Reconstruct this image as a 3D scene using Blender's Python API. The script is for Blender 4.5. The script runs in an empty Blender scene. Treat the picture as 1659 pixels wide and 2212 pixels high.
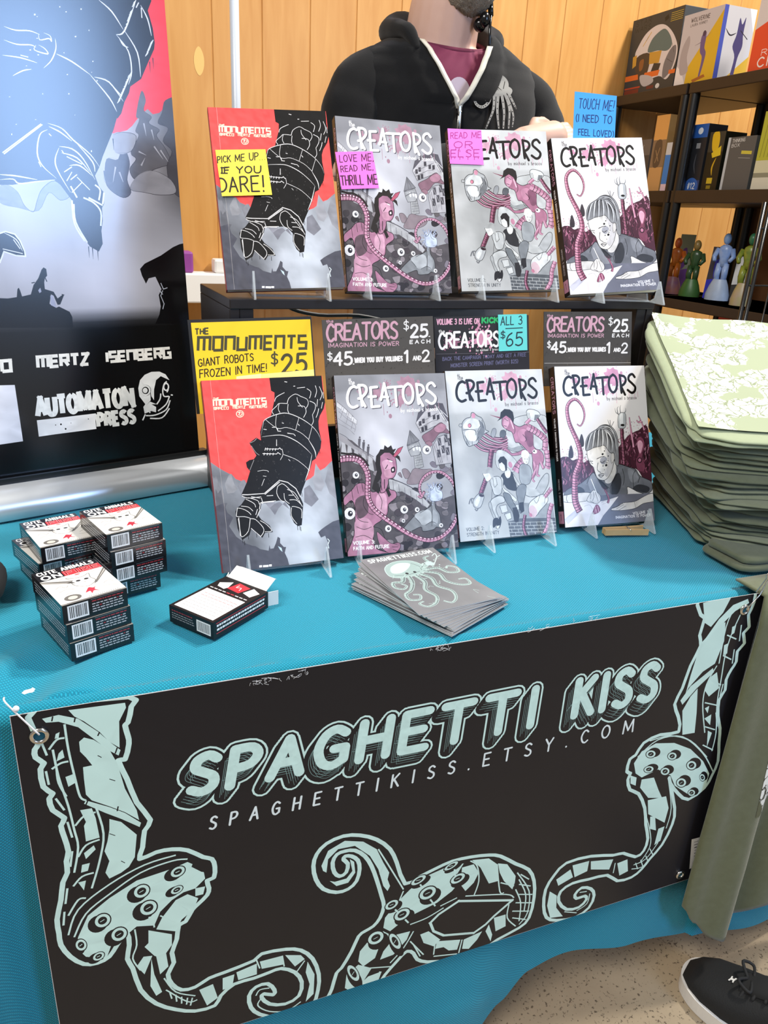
import bpy, bmesh, math, random
import numpy as np
from mathutils import Vector, Matrix, noise, geometry
from math import sin, cos, pi, radians

random.seed(7)
scene = bpy.context.scene
COL = scene.collection

# ------------------------------------------------------------------ camera
FOCAL, PITCH, YAW, ROLL = 1619.8, 0.37588, -0.38135, 0.05271
CAM = Vector((0.10277, -0.67341, 0.46030))
_fw = Matrix.Rotation(YAW, 3, 'Z') @ Vector((0, cos(PITCH), -sin(PITCH)))
_r0 = Matrix.Rotation(YAW, 3, 'Z') @ Vector((1, 0, 0))
_u0 = _r0.cross(_fw)
_rt = _r0 * cos(ROLL) + _u0 * sin(ROLL)
_up = _u0 * cos(ROLL) - _r0 * sin(ROLL)
cd = bpy.data.cameras.new('camera')
cam = bpy.data.objects.new('camera', cd)
COL.objects.link(cam)
cd.sensor_fit = 'VERTICAL'
cd.sensor_height = 24.0
cd.lens = 24.0 * FOCAL / 2212.0
cd.clip_start = 0.02
cam.matrix_world = Matrix(((_rt.x, _up.x, -_fw.x, CAM.x), (_rt.y, _up.y, -_fw.y, CAM.y), (_rt.z, _up.z, -_fw.z, CAM.z), (0, 0, 0, 1)))
scene.camera = cam

# ------------------------------------------------------------------ world, lamps, exposure
scene.view_settings.view_transform = 'Standard'
scene.view_settings.look = 'None'
scene.view_settings.gamma = 1.0
scene.view_settings.exposure = 0.12
world = bpy.data.worlds.new('world')
scene.world = world
world.use_nodes = True
world.node_tree.nodes['Background'].inputs[0].default_value = (1.0, 0.97, 0.93, 1)
world.node_tree.nodes['Background'].inputs[1].default_value = 0.28


def area(name, loc, target, sx, sy, power, color):
    ld = bpy.data.lights.new(name, 'AREA')
    ld.shape = 'RECTANGLE'
    ld.size, ld.size_y = sx, sy
    ld.energy = power
    ld.color = color
    o = bpy.data.objects.new(name, ld)
    COL.objects.link(o)
    o.location = loc
    d = Vector(target) - Vector(loc)
    o.rotation_euler = d.to_track_quat('-Z', 'Y').to_euler()
    return o


area('hall_lamp_right', (3.4, 0.75, 4.2), (0.4, 0.3, 0), 0.35, 0.35, 190, (1.0, 0.97, 0.92))
area('hall_lamp_wall', (3.2, -0.1, 4.3), (1.4, 1.6, 0.7), 0.35, 0.35, 160, (1.0, 0.95, 0.86))
area('front_fill_lamp', (-1.7, -1.3, 3.3), (0.5, 0.4, 0.2), 2.0, 1.2, 135, (1.0, 0.98, 0.95))  # soft overhead fill, added to brighten the front faces
area('poster_glare_lamp', (2.75, -3.94, 1.8), (0.1, 0.65, 0.55), 1.05, 1.8, 92, (0.36, 0.58, 1.0))  # added blue lamp, sized and aimed to give the glossy poster its reflection


# ------------------------------------------------------------------ where a picture point lies on a plane
def ray(p):
    return _fw + _rt * ((p[0] - 829.5) / FOCAL) - _up * ((p[1] - 1106.0) / FOCAL)


def on_plane(p, pt, n):
    d = ray(p)
    return CAM + d * ((Vector(pt) - CAM).dot(n) / d.dot(n))


def at(p, axis, v):
    d = ray(p)
    return CAM + d * ((v - CAM[axis]) / d[axis])


# ------------------------------------------------------------------ colour and materials
def lin(c):
    return c / 12.92 if c <= 0.04045 else ((c + 0.055) / 1.055) ** 2.4


def rgb(h):
    if isinstance(h, str):
        h = h.lstrip('#')
        h = [int(h[i:i + 2], 16) / 255 for i in (0, 2, 4)]
    return tuple(lin(x) for x in h)


def mixc(a, b, t):
    t = max(0.0, min(1.0, t))
    return tuple(x + (y - x) * t for x, y in zip(a, b))


def hx(h):
    return tuple(int(h[i:i + 2], 16) / 255 for i in (0, 2, 4))


_m = {}


def mat(name, color, rough=0.6, metal=0.0, spec=0.5, bump=None, bscale=200, bdist=0.001, vary=None, vscale=8, trans=0.0, coat=0.0, sheen=0.0):
    if name in _m:
        return _m[name]
    m = bpy.data.materials.new(name)
    m.use_nodes = True
    nt = m.node_tree
    b = nt.nodes['Principled BSDF']
    b.inputs['Base Color'].default_value = rgb(color) + (1,)
    b.inputs['Roughness'].default_value = rough
    b.inputs['Metallic'].default_value = metal
    b.inputs['Specular IOR Level'].default_value = spec
    b.inputs['Transmission Weight'].default_value = trans
    b.inputs['Coat Weight'].default_value = coat
    b.inputs['Sheen Weight'].default_value = sheen
    tc = nt.nodes.new('ShaderNodeTexCoord')
    if vary:
        n = nt.nodes.new('ShaderNodeTexNoise')
        n.inputs['Scale'].default_value = vscale
        n.inputs['Detail'].default_value = 6
        nt.links.new(tc.outputs['Object'], n.inputs['Vector'])
        r = nt.nodes.new('ShaderNodeMix')
        r.data_type = 'RGBA'
        r.inputs['A'].default_value = rgb(color) + (1,)
        r.inputs['B'].default_value = rgb(vary) + (1,)
        nt.links.new(n.outputs['Fac'], r.inputs['Factor'])
        nt.links.new(r.outputs['Result'], b.inputs['Base Color'])
    if bump:
        n = nt.nodes.new('ShaderNodeTexNoise')
        n.inputs['Scale'].default_value = bscale
        n.inputs['Detail'].default_value = 3
        nt.links.new(tc.outputs['Object'], n.inputs['Vector'])
        bp = nt.nodes.new('ShaderNodeBump')
        bp.inputs['Strength'].default_value = bump
        bp.inputs['Distance'].default_value = bdist
        nt.links.new(n.outputs['Fac'], bp.inputs['Height'])
        nt.links.new(bp.outputs['Normal'], b.inputs['Normal'])
    _m[name] = m
    return m


def ink(name, rough=0.35, spec=0.5):
    """Printed surface: its colours are the inks stored on the mesh."""
    if name in _m:
        return _m[name]
    m = bpy.data.materials.new(name)
    m.use_nodes = True
    nt = m.node_tree
    b = nt.nodes['Principled BSDF']
    a = nt.nodes.new('ShaderNodeAttribute')
    a.attribute_name = 'ink'
    nt.links.new(a.outputs['Color'], b.inputs['Base Color'])
    b.inputs['Roughness'].default_value = rough
    b.inputs['Specular IOR Level'].default_value = spec
    _m[name] = m
    return m


# ------------------------------------------------------------------ objects
def tag(o, label=None, cat=None, group=None, kind=None):
    if label:
        o['label'] = label
    if cat:
        o['category'] = cat
    if group:
        o['group'] = group
    if kind:
        o['kind'] = kind
    return o


def thing(name, label, cat, mw=None, group=None):
    o = bpy.data.objects.new(name, None)
    o.empty_display_size = 0.05
    COL.objects.link(o)
    if mw is not None:
        o.matrix_world = mw if isinstance(mw, Matrix) else Matrix.Translation(Vector(mw))
    return tag(o, label, cat, group)


def link(name, me, m=None, parent=None, mw=None):
    o = bpy.data.objects.new(name, me)
    COL.objects.link(o)
    if m is not None:
        me.materials.clear()
        me.materials.append(m)
    if parent:
        o.parent = parent
    if mw is not None:
        o.matrix_local = mw
    return o


def obj(name, bm, m, parent=None, mw=None, smooth=False, angle=None):
    me = bpy.data.meshes.new(name)
    bmesh.ops.recalc_face_normals(bm, faces=bm.faces)
    if smooth:
        for f in bm.faces:
            f.smooth = True
    bm.to_mesh(me)
    bm.free()
    if smooth and angle:
        me.set_sharp_from_angle(angle=radians(angle))
    return link(name, me, m, parent, mw)


def copy_thing(o, parent=None):
    c = o.copy()
    COL.objects.link(c)
    if parent:
        c.parent = parent
    for ch in list(o.children):
        copy_thing(ch, c)
    return c


def T(x, y, z):
    return Matrix.Translation((x, y, z))


def pose(b, yaw, lean, roll=0.0):
    """x along the width, y up the sheet, z out of its face."""
    X = Vector((1, 0, 0))
    Y = Vector((0, sin(lean), cos(lean)))
    c, s = cos(roll), sin(roll)
    X, Y = X * c + Y * s, Y * c - X * s
    R = Matrix.Rotation(yaw, 3, 'Z')
    X, Y = R @ X, R @ Y
    N = X.cross(Y)
    return Matrix(((X.x, Y.x, N.x, b[0]), (X.y, Y.y, N.y, b[1]), (X.z, Y.z, N.z, b[2]), (0, 0, 0, 1)))


# ------------------------------------------------------------------ shapes added to a bmesh
def NB():
    return bmesh.new()


def add_box(bm, x0, x1, y0, y1, z0, z1, M=None, bevel=0.0, seg=2):
    r = bmesh.ops.create_cube(bm, size=1.0)
    vs = r['verts']
    for v in vs:
        v.co = Vector((x0 + (x1 - x0) * (v.co.x + .5), y0 + (y1 - y0) * (v.co.y + .5), z0 + (z1 - z0) * (v.co.z + .5)))
    if bevel:
        es = list({e for v in vs for e in v.link_edges})
        r2 = bmesh.ops.bevel(bm, geom=es, offset=bevel, segments=seg, affect='EDGES', profile=0.5)
        vs = list(set(r2['verts']) | {v for v in vs if v.is_valid})
        vs = list({v for f in r2['faces'] for v in f.verts} | set(vs))
        vs = [v for v in vs if v.is_valid]
    if M is not None:
        for v in vs:
            v.co = M @ v.co
    return vs


def add_tube(bm, pts, r, n=10, closed=False, caps=True):
    pts = [Vector(p) for p in pts]
    rs = r if isinstance(r, (list, tuple)) else [r] * len(pts)
    rings = []
    up = None
    N = len(pts)
    for i, p in enumerate(pts):
        if closed:
            t = pts[(i + 1) % N] - pts[i - 1]
        else:
            t = pts[min(i + 1, N - 1)] - pts[max(i - 1, 0)]
        t.normalize()
        if up is None:
            up = t.orthogonal().normalized()
        up = (up - t * up.dot(t)).normalized()
        s = t.cross(up)
        rings.append([bm.verts.new(p + (up * cos(2 * pi * k / n) + s * sin(2 * pi * k / n)) * rs[i]) for k in range(n)])
    for i in range(N if closed else N - 1):
        a, b = rings[i], rings[(i + 1) % N]
        for k in range(n):
            bm.faces.new((a[k], a[(k + 1) % n], b[(k + 1) % n], b[k]))
    if caps and not closed:
        bm.faces.new(rings[0][::-1])
        bm.faces.new(rings[-1])


def add_prism(bm, pts, z0, z1, M=None):
    a = [bm.verts.new((p[0], p[1], z0)) for p in pts]
    b = [bm.verts.new((p[0], p[1], z1)) for p in pts]
    n = len(pts)
    bm.faces.new(a[::-1])
    bm.faces.new(b)
    for i in range(n):
        bm.faces.new((a[i], a[(i + 1) % n], b[(i + 1) % n], b[i]))
    if M is not None:
        for v in a + b:
            v.co = M @ v.co


def add_loft(bm, rings, closed=True, caps=True):
    vr = [[bm.verts.new(p) for p in r] for r in rings]
    n = len(vr[0])
    for a, b in zip(vr, vr[1:]):
        for k in range(n if closed else n - 1):
            bm.faces.new((a[k], a[(k + 1) % n], b[(k + 1) % n], b[k]))
    if caps:
        bm.faces.new(vr[0][::-1])
        bm.faces.new(vr[-1])


def add_ball(bm, c, r, M=None, seg=16):
    q = bmesh.ops.create_uvsphere(bm, u_segments=seg, v_segments=seg // 2 + 2, radius=1.0)
    rr = r if isinstance(r, (list, tuple)) else (r, r, r)
    for v in q['verts']:
        co = Vector((v.co.x * rr[0], v.co.y * rr[1], v.co.z * rr[2]))
        if M is not None:
            co = M @ co
        v.co = co + Vector(c)


# ------------------------------------------------------------------ printed art: flat inks laid over one another on a sheet
def P(s):
    if not isinstance(s, str):
        return [tuple(p) for p in s]
    return [tuple(float(v) for v in w.split(',')) for w in s.split()]


def spline(pts, k=4, closed=False):
    n = len(pts)
    if n < 3:
        return list(pts)
    out = []
    rng = range(n if closed else n - 1)
    for i in rng:
        if closed:
            p0, p1, p2, p3 = pts[i - 1], pts[i], pts[(i + 1) % n], pts[(i + 2) % n]
        else:
            p0, p1, p2, p3 = pts[max(i - 1, 0)], pts[i], pts[i + 1], pts[min(i + 2, n - 1)]
        for j in range(k):
            t = j / k
            t2, t3 = t * t, t * t * t
            out.append(tuple(0.5 * (2 * b + (c - a) * t + (2 * a - 5 * b + 4 * c - d) * t2 + (3 * b - a - 3 * c + d) * t3)
                             for a, b, c, d in zip(p0, p1, p2, p3)))
    if not closed:
        out.append(tuple(pts[-1]))
    return out


def homography(src, dst):
    A = []
    for (x, y), (u, v) in zip(src, dst):
        A.append([x, y, 1, 0, 0, 0, -u * x, -u * y, u])
        A.append([0, 0, 0, x, y, 1, -v * x, -v * y, v])
    n = 8
    for i in range(n):
        p = max(range(i, n), key=lambda r: abs(A[r][i]))
        A[i], A[p] = A[p], A[i]
        d = A[i][i]
        A[i] = [a / d for a in A[i]]
        for r in range(n):
            if r != i and A[r][i]:
                k = A[r][i]
                A[r] = [a - k * b for a, b in zip(A[r], A[i])]
    h = [A[i][8] for i in range(n)]

    def f(p):
        w = h[6] * p[0] + h[7] * p[1] + 1
        return ((h[0] * p[0] + h[1] * p[1] + h[2]) / w, (h[3] * p[0] + h[4] * p[1] + h[5]) / w)
    return f


class Art:
    """Polygons in sheet coordinates (metres, origin bottom left); each later ink covers the earlier ones."""

    def __init__(self, w, h, fmap=None, dz=5e-6, z0=1e-4):
        self.w, self.h, self.f, self.dz, self.z, self.z0, self.fn = w, h, fmap or (lambda p: p), dz, z0, z0, {}
        self.V, self.F, self.C = [], [], []
        self.mottle, self.hatch = 0.0, False

    def up(self):
        self.z += self.dz

    def clip(self, pts):
        for ax, lim, sg in ((0, 0.0, 1), (0, self.w, -1), (1, 0.0, 1), (1, self.h, -1)):
            out = []
            n = len(pts)
            for i in range(n):
                a, b = pts[i - 1], pts[i]
                da, db = (a[ax] - lim) * sg, (b[ax] - lim) * sg
                if (da < 0) != (db < 0):
                    t = da / (da - db)
                    out.append(tuple(x + (y - x) * t for x, y in zip(a, b)))
                if db >= 0:
                    out.append(b)
            pts = out
            if len(pts) < 3:
                return []
        return pts

    def raw(self, pts, col):
        pts = self.clip(pts)
        if len(pts) < 3:
            return
        b = len(self.V)
        self.V += [(p[0], p[1], self.z) for p in pts]
        self.F.append(tuple(range(b, b + len(pts))))
        self.C += [col(p) if callable(col) else col for p in pts]

    def poly(self, s, col, smooth=False):
        pts = P(s)
        if smooth:
            pts = spline(pts, 4, True)
        self.up()
        self.raw([self.f(p) for p in pts], self.c(col))

    def c(self, col):
        if callable(col):
            return col
        return rgb(col)

    def grid(self, nx, ny, fn):
        """whole sheet, coloured by fn(u, v) with u, v in 0..1 (v up)"""
        g = [[tuple(lin(max(0, min(1, x))) for x in fn(i / nx, j / ny)) for i in range(nx + 1)] for j in range(ny + 1)]

        def col(x, y):
            x, y = max(0, min(nx - 1e-6, x / self.w * nx)), max(0, min(ny - 1e-6, y / self.h * ny))
            i, j = int(x), int(y)
            return mixc(mixc(g[j][i], g[j][i + 1], x - i), mixc(g[j + 1][i], g[j + 1][i + 1], x - i), y - j)
        for j in range(ny):
            for i in range(nx):
                q = [(i, j), (i + 1, j), (i + 1, j + 1), (i, j + 1)]
                b = len(self.V)
                self.V += [(a / nx * self.w, c / ny * self.h, self.z) for a, c in q]
                self.fn[len(self.F)] = col
                self.F.append((b, b + 1, b + 2, b + 3))
                self.C += [(0, 0, 0)] * 4

    def strip(self, pts, wid, col, caps=False, local=False):
        """pts already smoothed; wid in local metres (number or per-point list)"""
        if not local:
            pts = [self.f(p) for p in pts]
        n = len(pts)
        if n < 2:
            return
        ws = wid if isinstance(wid, list) else [wid] * n
        nor = []
        for a, b in zip(pts, pts[1:]):
            dx, dy = b[0] - a[0], b[1] - a[1]
            d = math.hypot(dx, dy) or 1e-9
            nor.append((-dy / d, dx / d))
        for i in range(n - 1):
            ends = []
            for e, o in ((i, i - 1), (i + 1, i + 1)):
                u = nor[i]
                if 0 <= o < n - 1:
                    v = nor[o]
                    k = u[0] * v[0] + u[1] * v[1]
                    if k > .8:          # gentle bend: share one edge
                        m = math.hypot(u[0] + v[0], u[1] + v[1])
                        u = ((u[0] + v[0]) / m, (u[1] + v[1]) / m)
                        ends.append((pts[e], u, ws[e] / 2))
                        continue
                    if not caps:        # sharp corner of a square stroke: run past the corner
                        sgn = -1 if e == i else 1
                        t = (nor[i][1] * sgn, -nor[i][0] * sgn)
                        q = (pts[e][0] + t[0] * ws[e] / 2, pts[e][1] + t[1] * ws[e] / 2)
                        ends.append((q, u, ws[e] / 2))
                        continue
                    r = ws[e] / 2
                    self.raw([(pts[e][0] + r * cos(q * pi / 5), pts[e][1] + r * sin(q * pi / 5)) for q in range(10)], col)
                ends.append((pts[e], u, ws[e] / 2))
            (p, u, h), (q, v, g) = ends
            self.raw([(p[0] + u[0] * h, p[1] + u[1] * h), (p[0] - u[0] * h, p[1] - u[1] * h), (q[0] - v[0] * g, q[1] - v[1] * g), (q[0] + v[0] * g, q[1] + v[1] * g)], col)
        if caps:
            for i in (0, n - 1):
                r = ws[i] / 2
                self.raw([(pts[i][0] + r * cos(k * pi / 6), pts[i][1] + r * sin(k * pi / 6)) for k in range(12)], col)

    def line(self, s, wid, col, smooth=True, taper=0, caps=False, k=4):
        """one or more strokes ('|' between them); wid in mm"""
        self.up()
        col = self.c(col)
        for part in (s.split('|') if isinstance(s, str) else [s]):
            pts = P(part)
            if smooth:
                pts = spline(pts, k)
            n = len(pts)
            w = wid / 1000
            if taper == 1:
                w = [wid / 1000 * max(.12, sin(pi * (i + .6) / (n + .2))) for i in range(n)]
            elif taper == 2:
                w = [wid / 1000 * (1 - .85 * i / (n - 1)) for i in range(n)]
            self.strip(pts, w, col, caps)

    def ell(self, x, y, rx, ry, col, rot=0, n=20):
        self.up()
        c, s = cos(rot), sin(rot)
        self.raw([self.f((x + rx * cos(a) * c - ry * sin(a) * s, y + rx * cos(a) * s + ry * sin(a) * c))
                  for a in [2 * pi * k / n for k in range(n)]], self.c(col))

    def ring(self, x, y, rx, ry, wid, col, rot=0):
        c, s = cos(rot), sin(rot)
        self.up()
        self.strip([(x + rx * cos(a) * c - ry * sin(a) * s, y + rx * cos(a) * s + ry * sin(a) * c)
                    for a in [2 * pi * k / 22 for k in range(23)]], wid / 1000, self.c(col))

    def text(self, s, p0, p1, hgt, wid, col, gap=0.22, font=None, upv=None, shift=(0, 0), caps=2, jit=0.0, sx=None, slant=0.0):
        """s written from p0 to p1 (baseline, picture units); hgt cap height in the same units; wid stroke in mm"""
        self.up()
        col = self.c(col)
        font = font or FONT
        tot = 0
        for ch in s:
            tot += (glyph(ch, font)[0] + gap)
        tot -= gap
        dx, dy = p1[0] - p0[0], p1[1] - p0[1]
        ln = math.hypot(dx, dy)
        ex = (dx / ln, dy / ln)
        kx = sx or ln / tot
        if upv is None:
            upv = (-ex[1] * (-1), -ex[0])
            upv = (ex[1], -ex[0])
        un = math.hypot(*upv)
        ey = (upv[0] / un, upv[1] / un)
        x = 0
        rnd = random.Random(len(s) * 7 + 3)
        for ch in s:
            gw, strokes = glyph(ch, font)
            jy = (rnd.random() - .5) * jit
            js = 1 + (rnd.random() - .5) * jit
            for pts in strokes:
                q = []
                for (a, b) in pts:
                    b2 = b * js + jy
                    a2 = a + b2 * slant
                    q.append((p0[0] + shift[0] + ex[0] * (x + a2) * kx + ey[0] * b2 * hgt,
                              p0[1] + shift[1] + ex[1] * (x + a2) * kx + ey[1] * b2 * hgt))
                self.strip(q, wid / 1000, col, caps)
            x += gw + gap

    def mesh(self, name):
        """flatten the stack: cut all inks against each other and keep the topmost one everywhere, in a single flat sheet"""
        idx, V2, E2, polys = {}, [], set(), []
        for fi, f in enumerate(self.F):
            ids = []
            for v in f:
                k = (round(self.V[v][0] * 2e5), round(self.V[v][1] * 2e5))
                if k not in idx:
                    idx[k] = len(V2)
                    V2.append(Vector((k[0] / 200.0, k[1] / 200.0)))
                if not ids or ids[-1] != idx[k]:
                    ids.append(idx[k])
            if len(ids) > 1 and ids[0] == ids[-1]:
                ids.pop()
            if len(set(ids)) < 3:
                continue
            polys.append((fi, ids))
            for a, b in zip(ids, ids[1:] + ids[:1]):
                E2.add((min(a, b), max(a, b)))
        vs, es, fs, ov, oe, of = geometry.delaunay_2d_cdt(V2, list(E2), [], 0, 1e-4)
        XY = np.array([(v.x, v.y) for v in vs])
        PT = np.array([(v.x, v.y) for v in V2])
        tri = np.array([list(f)[:3] for f in fs])
        cen = XY[tri].mean(axis=1)
        order = np.argsort(cen[:, 0], kind='stable')
        cen = cen[order]
        cx = np.ascontiguousarray(cen[:, 0])
        top = np.full(len(tri), -1, dtype=np.int64)
        for fi, ids in polys:
            p = PT[ids]
            lo, hi = p.min(axis=0), p.max(axis=0)
            i0, i1 = np.searchsorted(cx, lo[0]), np.searchsorted(cx, hi[0])
            if i0 >= i1:
                continue
            c = cen[i0:i1]
            sel = np.nonzero((c[:, 1] > lo[1]) & (c[:, 1] < hi[1]))[0]
            if not len(sel):
                continue
            x, y = c[sel, 0][:, None], c[sel, 1][:, None]
            ax, ay = p[:, 0][None], p[:, 1][None]
            q = np.roll(p, -1, axis=0)
            bx, by = q[:, 0][None], q[:, 1][None]
            side = (bx - ax) * (y - ay) - (x - ax) * (by - ay)
            wn = ((ay <= y) & (by > y) & (side > 0)).sum(axis=1) - ((ay > y) & (by <= y) & (side < 0)).sum(axis=1)
            top[i0 + sel[wn != 0]] = fi
        me = bpy.data.meshes.new(name)
        keep, cols = [], []
        for n_, fi in zip(order, top):
            if fi < 0:
                continue
            f = tri[n_]
            keep.append(tuple(int(v) for v in f))
            c0 = self.C[self.F[fi][0]]
            c = self.fn.get(int(fi))
            for v in f:
                if c:
                    k = c(XY[v][0] / 1000, XY[v][1] / 1000)
                elif self.mottle:
                    n = 1 + self.mottle * noise.fractal(Vector((XY[v][0] * .13, XY[v][1] * .13, fi * .37)), 1.0, 2.0, 3)
                    k = tuple(max(0, min(1, q * n)) for q in c0)
                else:
                    k = c0
                cols += [*k, 1.0]
        me.from_pydata([(x / 1000, y / 1000, self.z0) for x, y in XY], [], keep)
        at_ = me.color_attributes.new('ink', 'FLOAT_COLOR', 'CORNER')
        at_.data.foreach_set('color', cols)
        bm = bmesh.new()
        bm.from_mesh(me)
        bmesh.ops.delete(bm, geom=[v for v in bm.verts if not v.link_faces], context='VERTS')
        bm.to_mesh(me)
        bm.free()
        return me

    def put(self, name, m, parent, mw=None):
        return link(name, self.mesh(name), m, parent, mw)


# letter strokes on a 0..1 high box, '~' marks a smooth stroke
FONT = {
    'A': (.62, '0,0 .31,1 .62,0|.12,.36 .5,.36'), 'B': (.52, '0,0 0,1 .3,1|~.3,1 .46,.9 .42,.62 .28,.54 0,.53|~.28,.54 .5,.46 .52,.2 .34,.01 0,0'),
    'C': (.54, '~.52,.84 .34,1 .14,.88 .01,.5 .13,.12 .34,0 .54,.14'), 'D': (.54, '0,0 0,1|~0,1 .34,.92 .54,.6 .5,.28 .28,.05 0,0'),
    'E': (.48, '.48,1 0,1 0,0 .48,0|0,.52 .4,.52'), 'F': (.48, '.48,1 0,1 0,0|0,.53 .4,.53'),
    'G': (.58, '~.54,.86 .34,1 .12,.87 .01,.5 .12,.13 .34,0 .57,.14|.57,.12 .57,.46 .34,.46'), 'H': (.55, '0,0 0,1|.55,0 .55,1|0,.52 .55,.52'),
    'I': (.1, '.05,0 .05,1'), 'J': (.42, '~.42,1 .42,.3 .3,.03 .12,.03 0,.24'), 'K': (.55, '0,0 0,1|.52,1 0,.46|.16,.6 .55,0'),
    'L': (.46, '0,1 0,0 .46,0'), 'M': (.78, '0,0 .05,1 .39,.18 .73,1 .78,0'), 'N': (.56, '0,0 0,1 .56,0 .56,1'),
    'O': (.62, '~.31,1 .1,.86 0,.5 .1,.14 .31,0 .52,.14 .62,.5 .52,.86 .31,1'), 'P': (.5, '0,0 0,1|~0,1 .36,.98 .5,.76 .36,.52 0,.46'),
    'Q': (.64, '~.31,1 .1,.86 0,.5 .1,.14 .31,0 .52,.14 .62,.5 .52,.86 .31,1|.38,.24 .64,-.06'), 'R': (.54, '0,0 0,1|~0,1 .36,.98 .5,.76 .36,.54 0,.48|.24,.5 .54,0'),
    'S': (.52, '~.48,.87 .3,1 .08,.9 .06,.68 .26,.53 .46,.38 .48,.14 .28,0 .04,.1'), 'T': (.58, '0,1 .58,1|.29,1 .29,0'),
    'U': (.56, '~0,1 .01,.3 .14,.03 .28,0 .42,.03 .55,.3 .56,1'), 'V': (.6, '0,1 .3,0 .6,1'), 'W': (.84, '0,1 .2,0 .42,.75 .64,0 .84,1'),
    'X': (.58, '0,1 .58,0|.58,1 0,0'), 'Y': (.58, '0,1 .29,.5 .58,1|.29,.5 .29,0'), 'Z': (.54, '0,1 .54,1 0,0 .54,0'),
    '0': (.54, '~.27,1 .06,.82 0,.5 .06,.18 .27,0 .48,.18 .54,.5 .48,.82 .27,1'), '1': (.24, '0,.8 .16,1 .16,0'),
    '2': (.52, '~.02,.78 .14,.97 .34,.99 .48,.8 .4,.52 .02,.02|.02,.02 .52,.02'), '3': (.5, '~.03,.9 .26,1 .45,.84 .4,.6 .2,.54|~.2,.54 .46,.44 .48,.16 .26,0 0,.1'),
    '4': (.54, '.42,0 .42,1 0,.34 .54,.34'), '5': (.5, '.46,1 .08,1 .05,.55|~.05,.55 .28,.64 .48,.46 .46,.14 .22,0 0,.08'),
    '6': (.5, '~.42,.98 .16,.78 .02,.36 .1,.05 .3,0 .48,.16 .46,.4 .28,.52 .06,.38'), '$': (.5, '~.46,.82 .28,.92 .08,.84 .08,.64 .27,.52 .45,.38 .44,.16 .24,.08 .03,.18|.26,1.1 .26,-.08'),
    '!': (.1, '.05,1 .05,.3|.05,.04 .05,0'), '.': (.06, '.03,.03 .03,0'), ',': (.08, '.05,.06 0,-.12'), ':': (.06, '.03,.03 .03,0|.03,.6 .03,.57'),
    '(': (.2, '~.2,1.05 .03,.75 0,.45 .06,.15 .2,-.08'), ')': (.2, '~0,1.05 .17,.75 .2,.45 .14,.15 0,-.08'), "'": (.06, '.03,1 .03,.8'), ' ': (.34, ''), '-': (.3, '0,.5 .3,.5'),
    '#': (.5, '.1,0 .2,1|.3,0 .4,1|0,.35 .48,.35|.04,.68 .5,.68'),
    'a': (.4, '~.36,.5 .2,.6 .02,.45 .02,.14 .18,0 .36,.14|.37,.6 .39,0'), 'b': (.4, '0,1 0,0|~0,.45 .2,.58 .38,.42 .36,.1 .18,0 0,.1'), 'c': (.36, '~.34,.5 .2,.6 .03,.45 .02,.14 .18,0 .35,.1'),
    'e': (.4, '~.02,.3 .38,.34 .3,.55 .14,.58 .01,.36 .06,.08 .22,0 .38,.1'), 'h': (.4, '0,1 0,0|~0,.4 .16,.58 .34,.5 .38,0'), 'i': (.08, '.04,.6 .04,0|.04,.85 .04,.8'),
    'l': (.08, '.04,1 .04,0'), 'm': (.6, '0,.6 0,0|~0,.4 .14,.58 .27,.48 .29,0|~.29,.4 .43,.58 .57,.46 .59,0'), 'o': (.4, '~.2,.6 .03,.46 .02,.15 .2,0 .37,.15 .37,.46 .2,.6'),
    'r': (.3, '0,.6 0,0|~0,.36 .12,.54 .3,.56'), 's': (.34, '~.32,.52 .16,.6 .04,.46 .18,.32 .32,.18 .2,0 .02,.08'), 't': (.34, '.17,.95 .17,0|0,.64 .34,.66'),
    'y': (.4, '0,.6 .2,.08|.4,.6 .14,-.3'), 'n': (.4, '0,.6 0,0|~0,.4 .16,.58 .34,.5 .38,0'), 'd': (.4, '.38,1 .38,0|~.38,.45 .18,.58 .02,.42 .02,.14 .2,0 .38,.12'),
}
# square techno letters of the book title
TECH = dict(FONT)
TECH.update({
    'M': (.8, '0,0 0,1 .8,1 .8,0|.4,1 .4,0'), 'O': (.6, '0,0 0,1 .6,1 .6,0 0,0'), 'N': (.6, '0,0 0,1 .6,1 .6,0'), 'U': (.6, '0,1 0,0 .6,0 .6,1'),
    'E': (.55, '.55,1 0,1 0,0 .55,0|0,.5 .5,.5'), 'T': (.6, '0,1 .6,1|.3,1 .3,0'), 'S': (.55, '.55,1 0,1 0,.5 .55,.5 .55,0 0,0'), 'H': (.5, '0,0 0,1|.5,0 .5,1|0,.5 .5,.5'),
    'B': (.55, '0,0 0,1 .5,1 .5,.5 .55,.5 .55,0 0,0|0,.5 .5,.5'), 'R': (.55, '0,0 0,1 .55,1 .55,.5 0,.5|.3,.5 .55,0'), 'A': (.55, '0,0 0,1 .55,1 .55,0|0,.45 .55,.45'),
    'C': (.5, '.5,1 0,1 0,0 .5,0'), 'Z': (.5, '0,1 .5,1 0,0 .5,0'), 'I': (.1, '.05,0 .05,1'), 'G': (.55, '.55,1 0,1 0,0 .55,0 .55,.5 .3,.5'),
    'W': (.8, '0,1 0,0 .8,0 .8,1|.4,0 .4,1'),
})
_g = {}


def glyph(ch, font):
    key = (id(font), ch)
    if key not in _g:
        w, s = font.get(ch, (.4, ''))
        st = []
        for part in s.split('|'):
            if not part:
                continue
            sm = part[0] == '~'
            pts = P(part.lstrip('~'))
            st.append(spline(pts, 4) if sm else pts)
        _g[key] = (w, st)
    return _g[key]


def crop(x0, y0, x1, W):
    """picture coordinates of a magnified detail"""
    k = (x1 - x0) / W
    return lambda p: (x0 + p[0] * k, y0 + p[1] * k)


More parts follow.
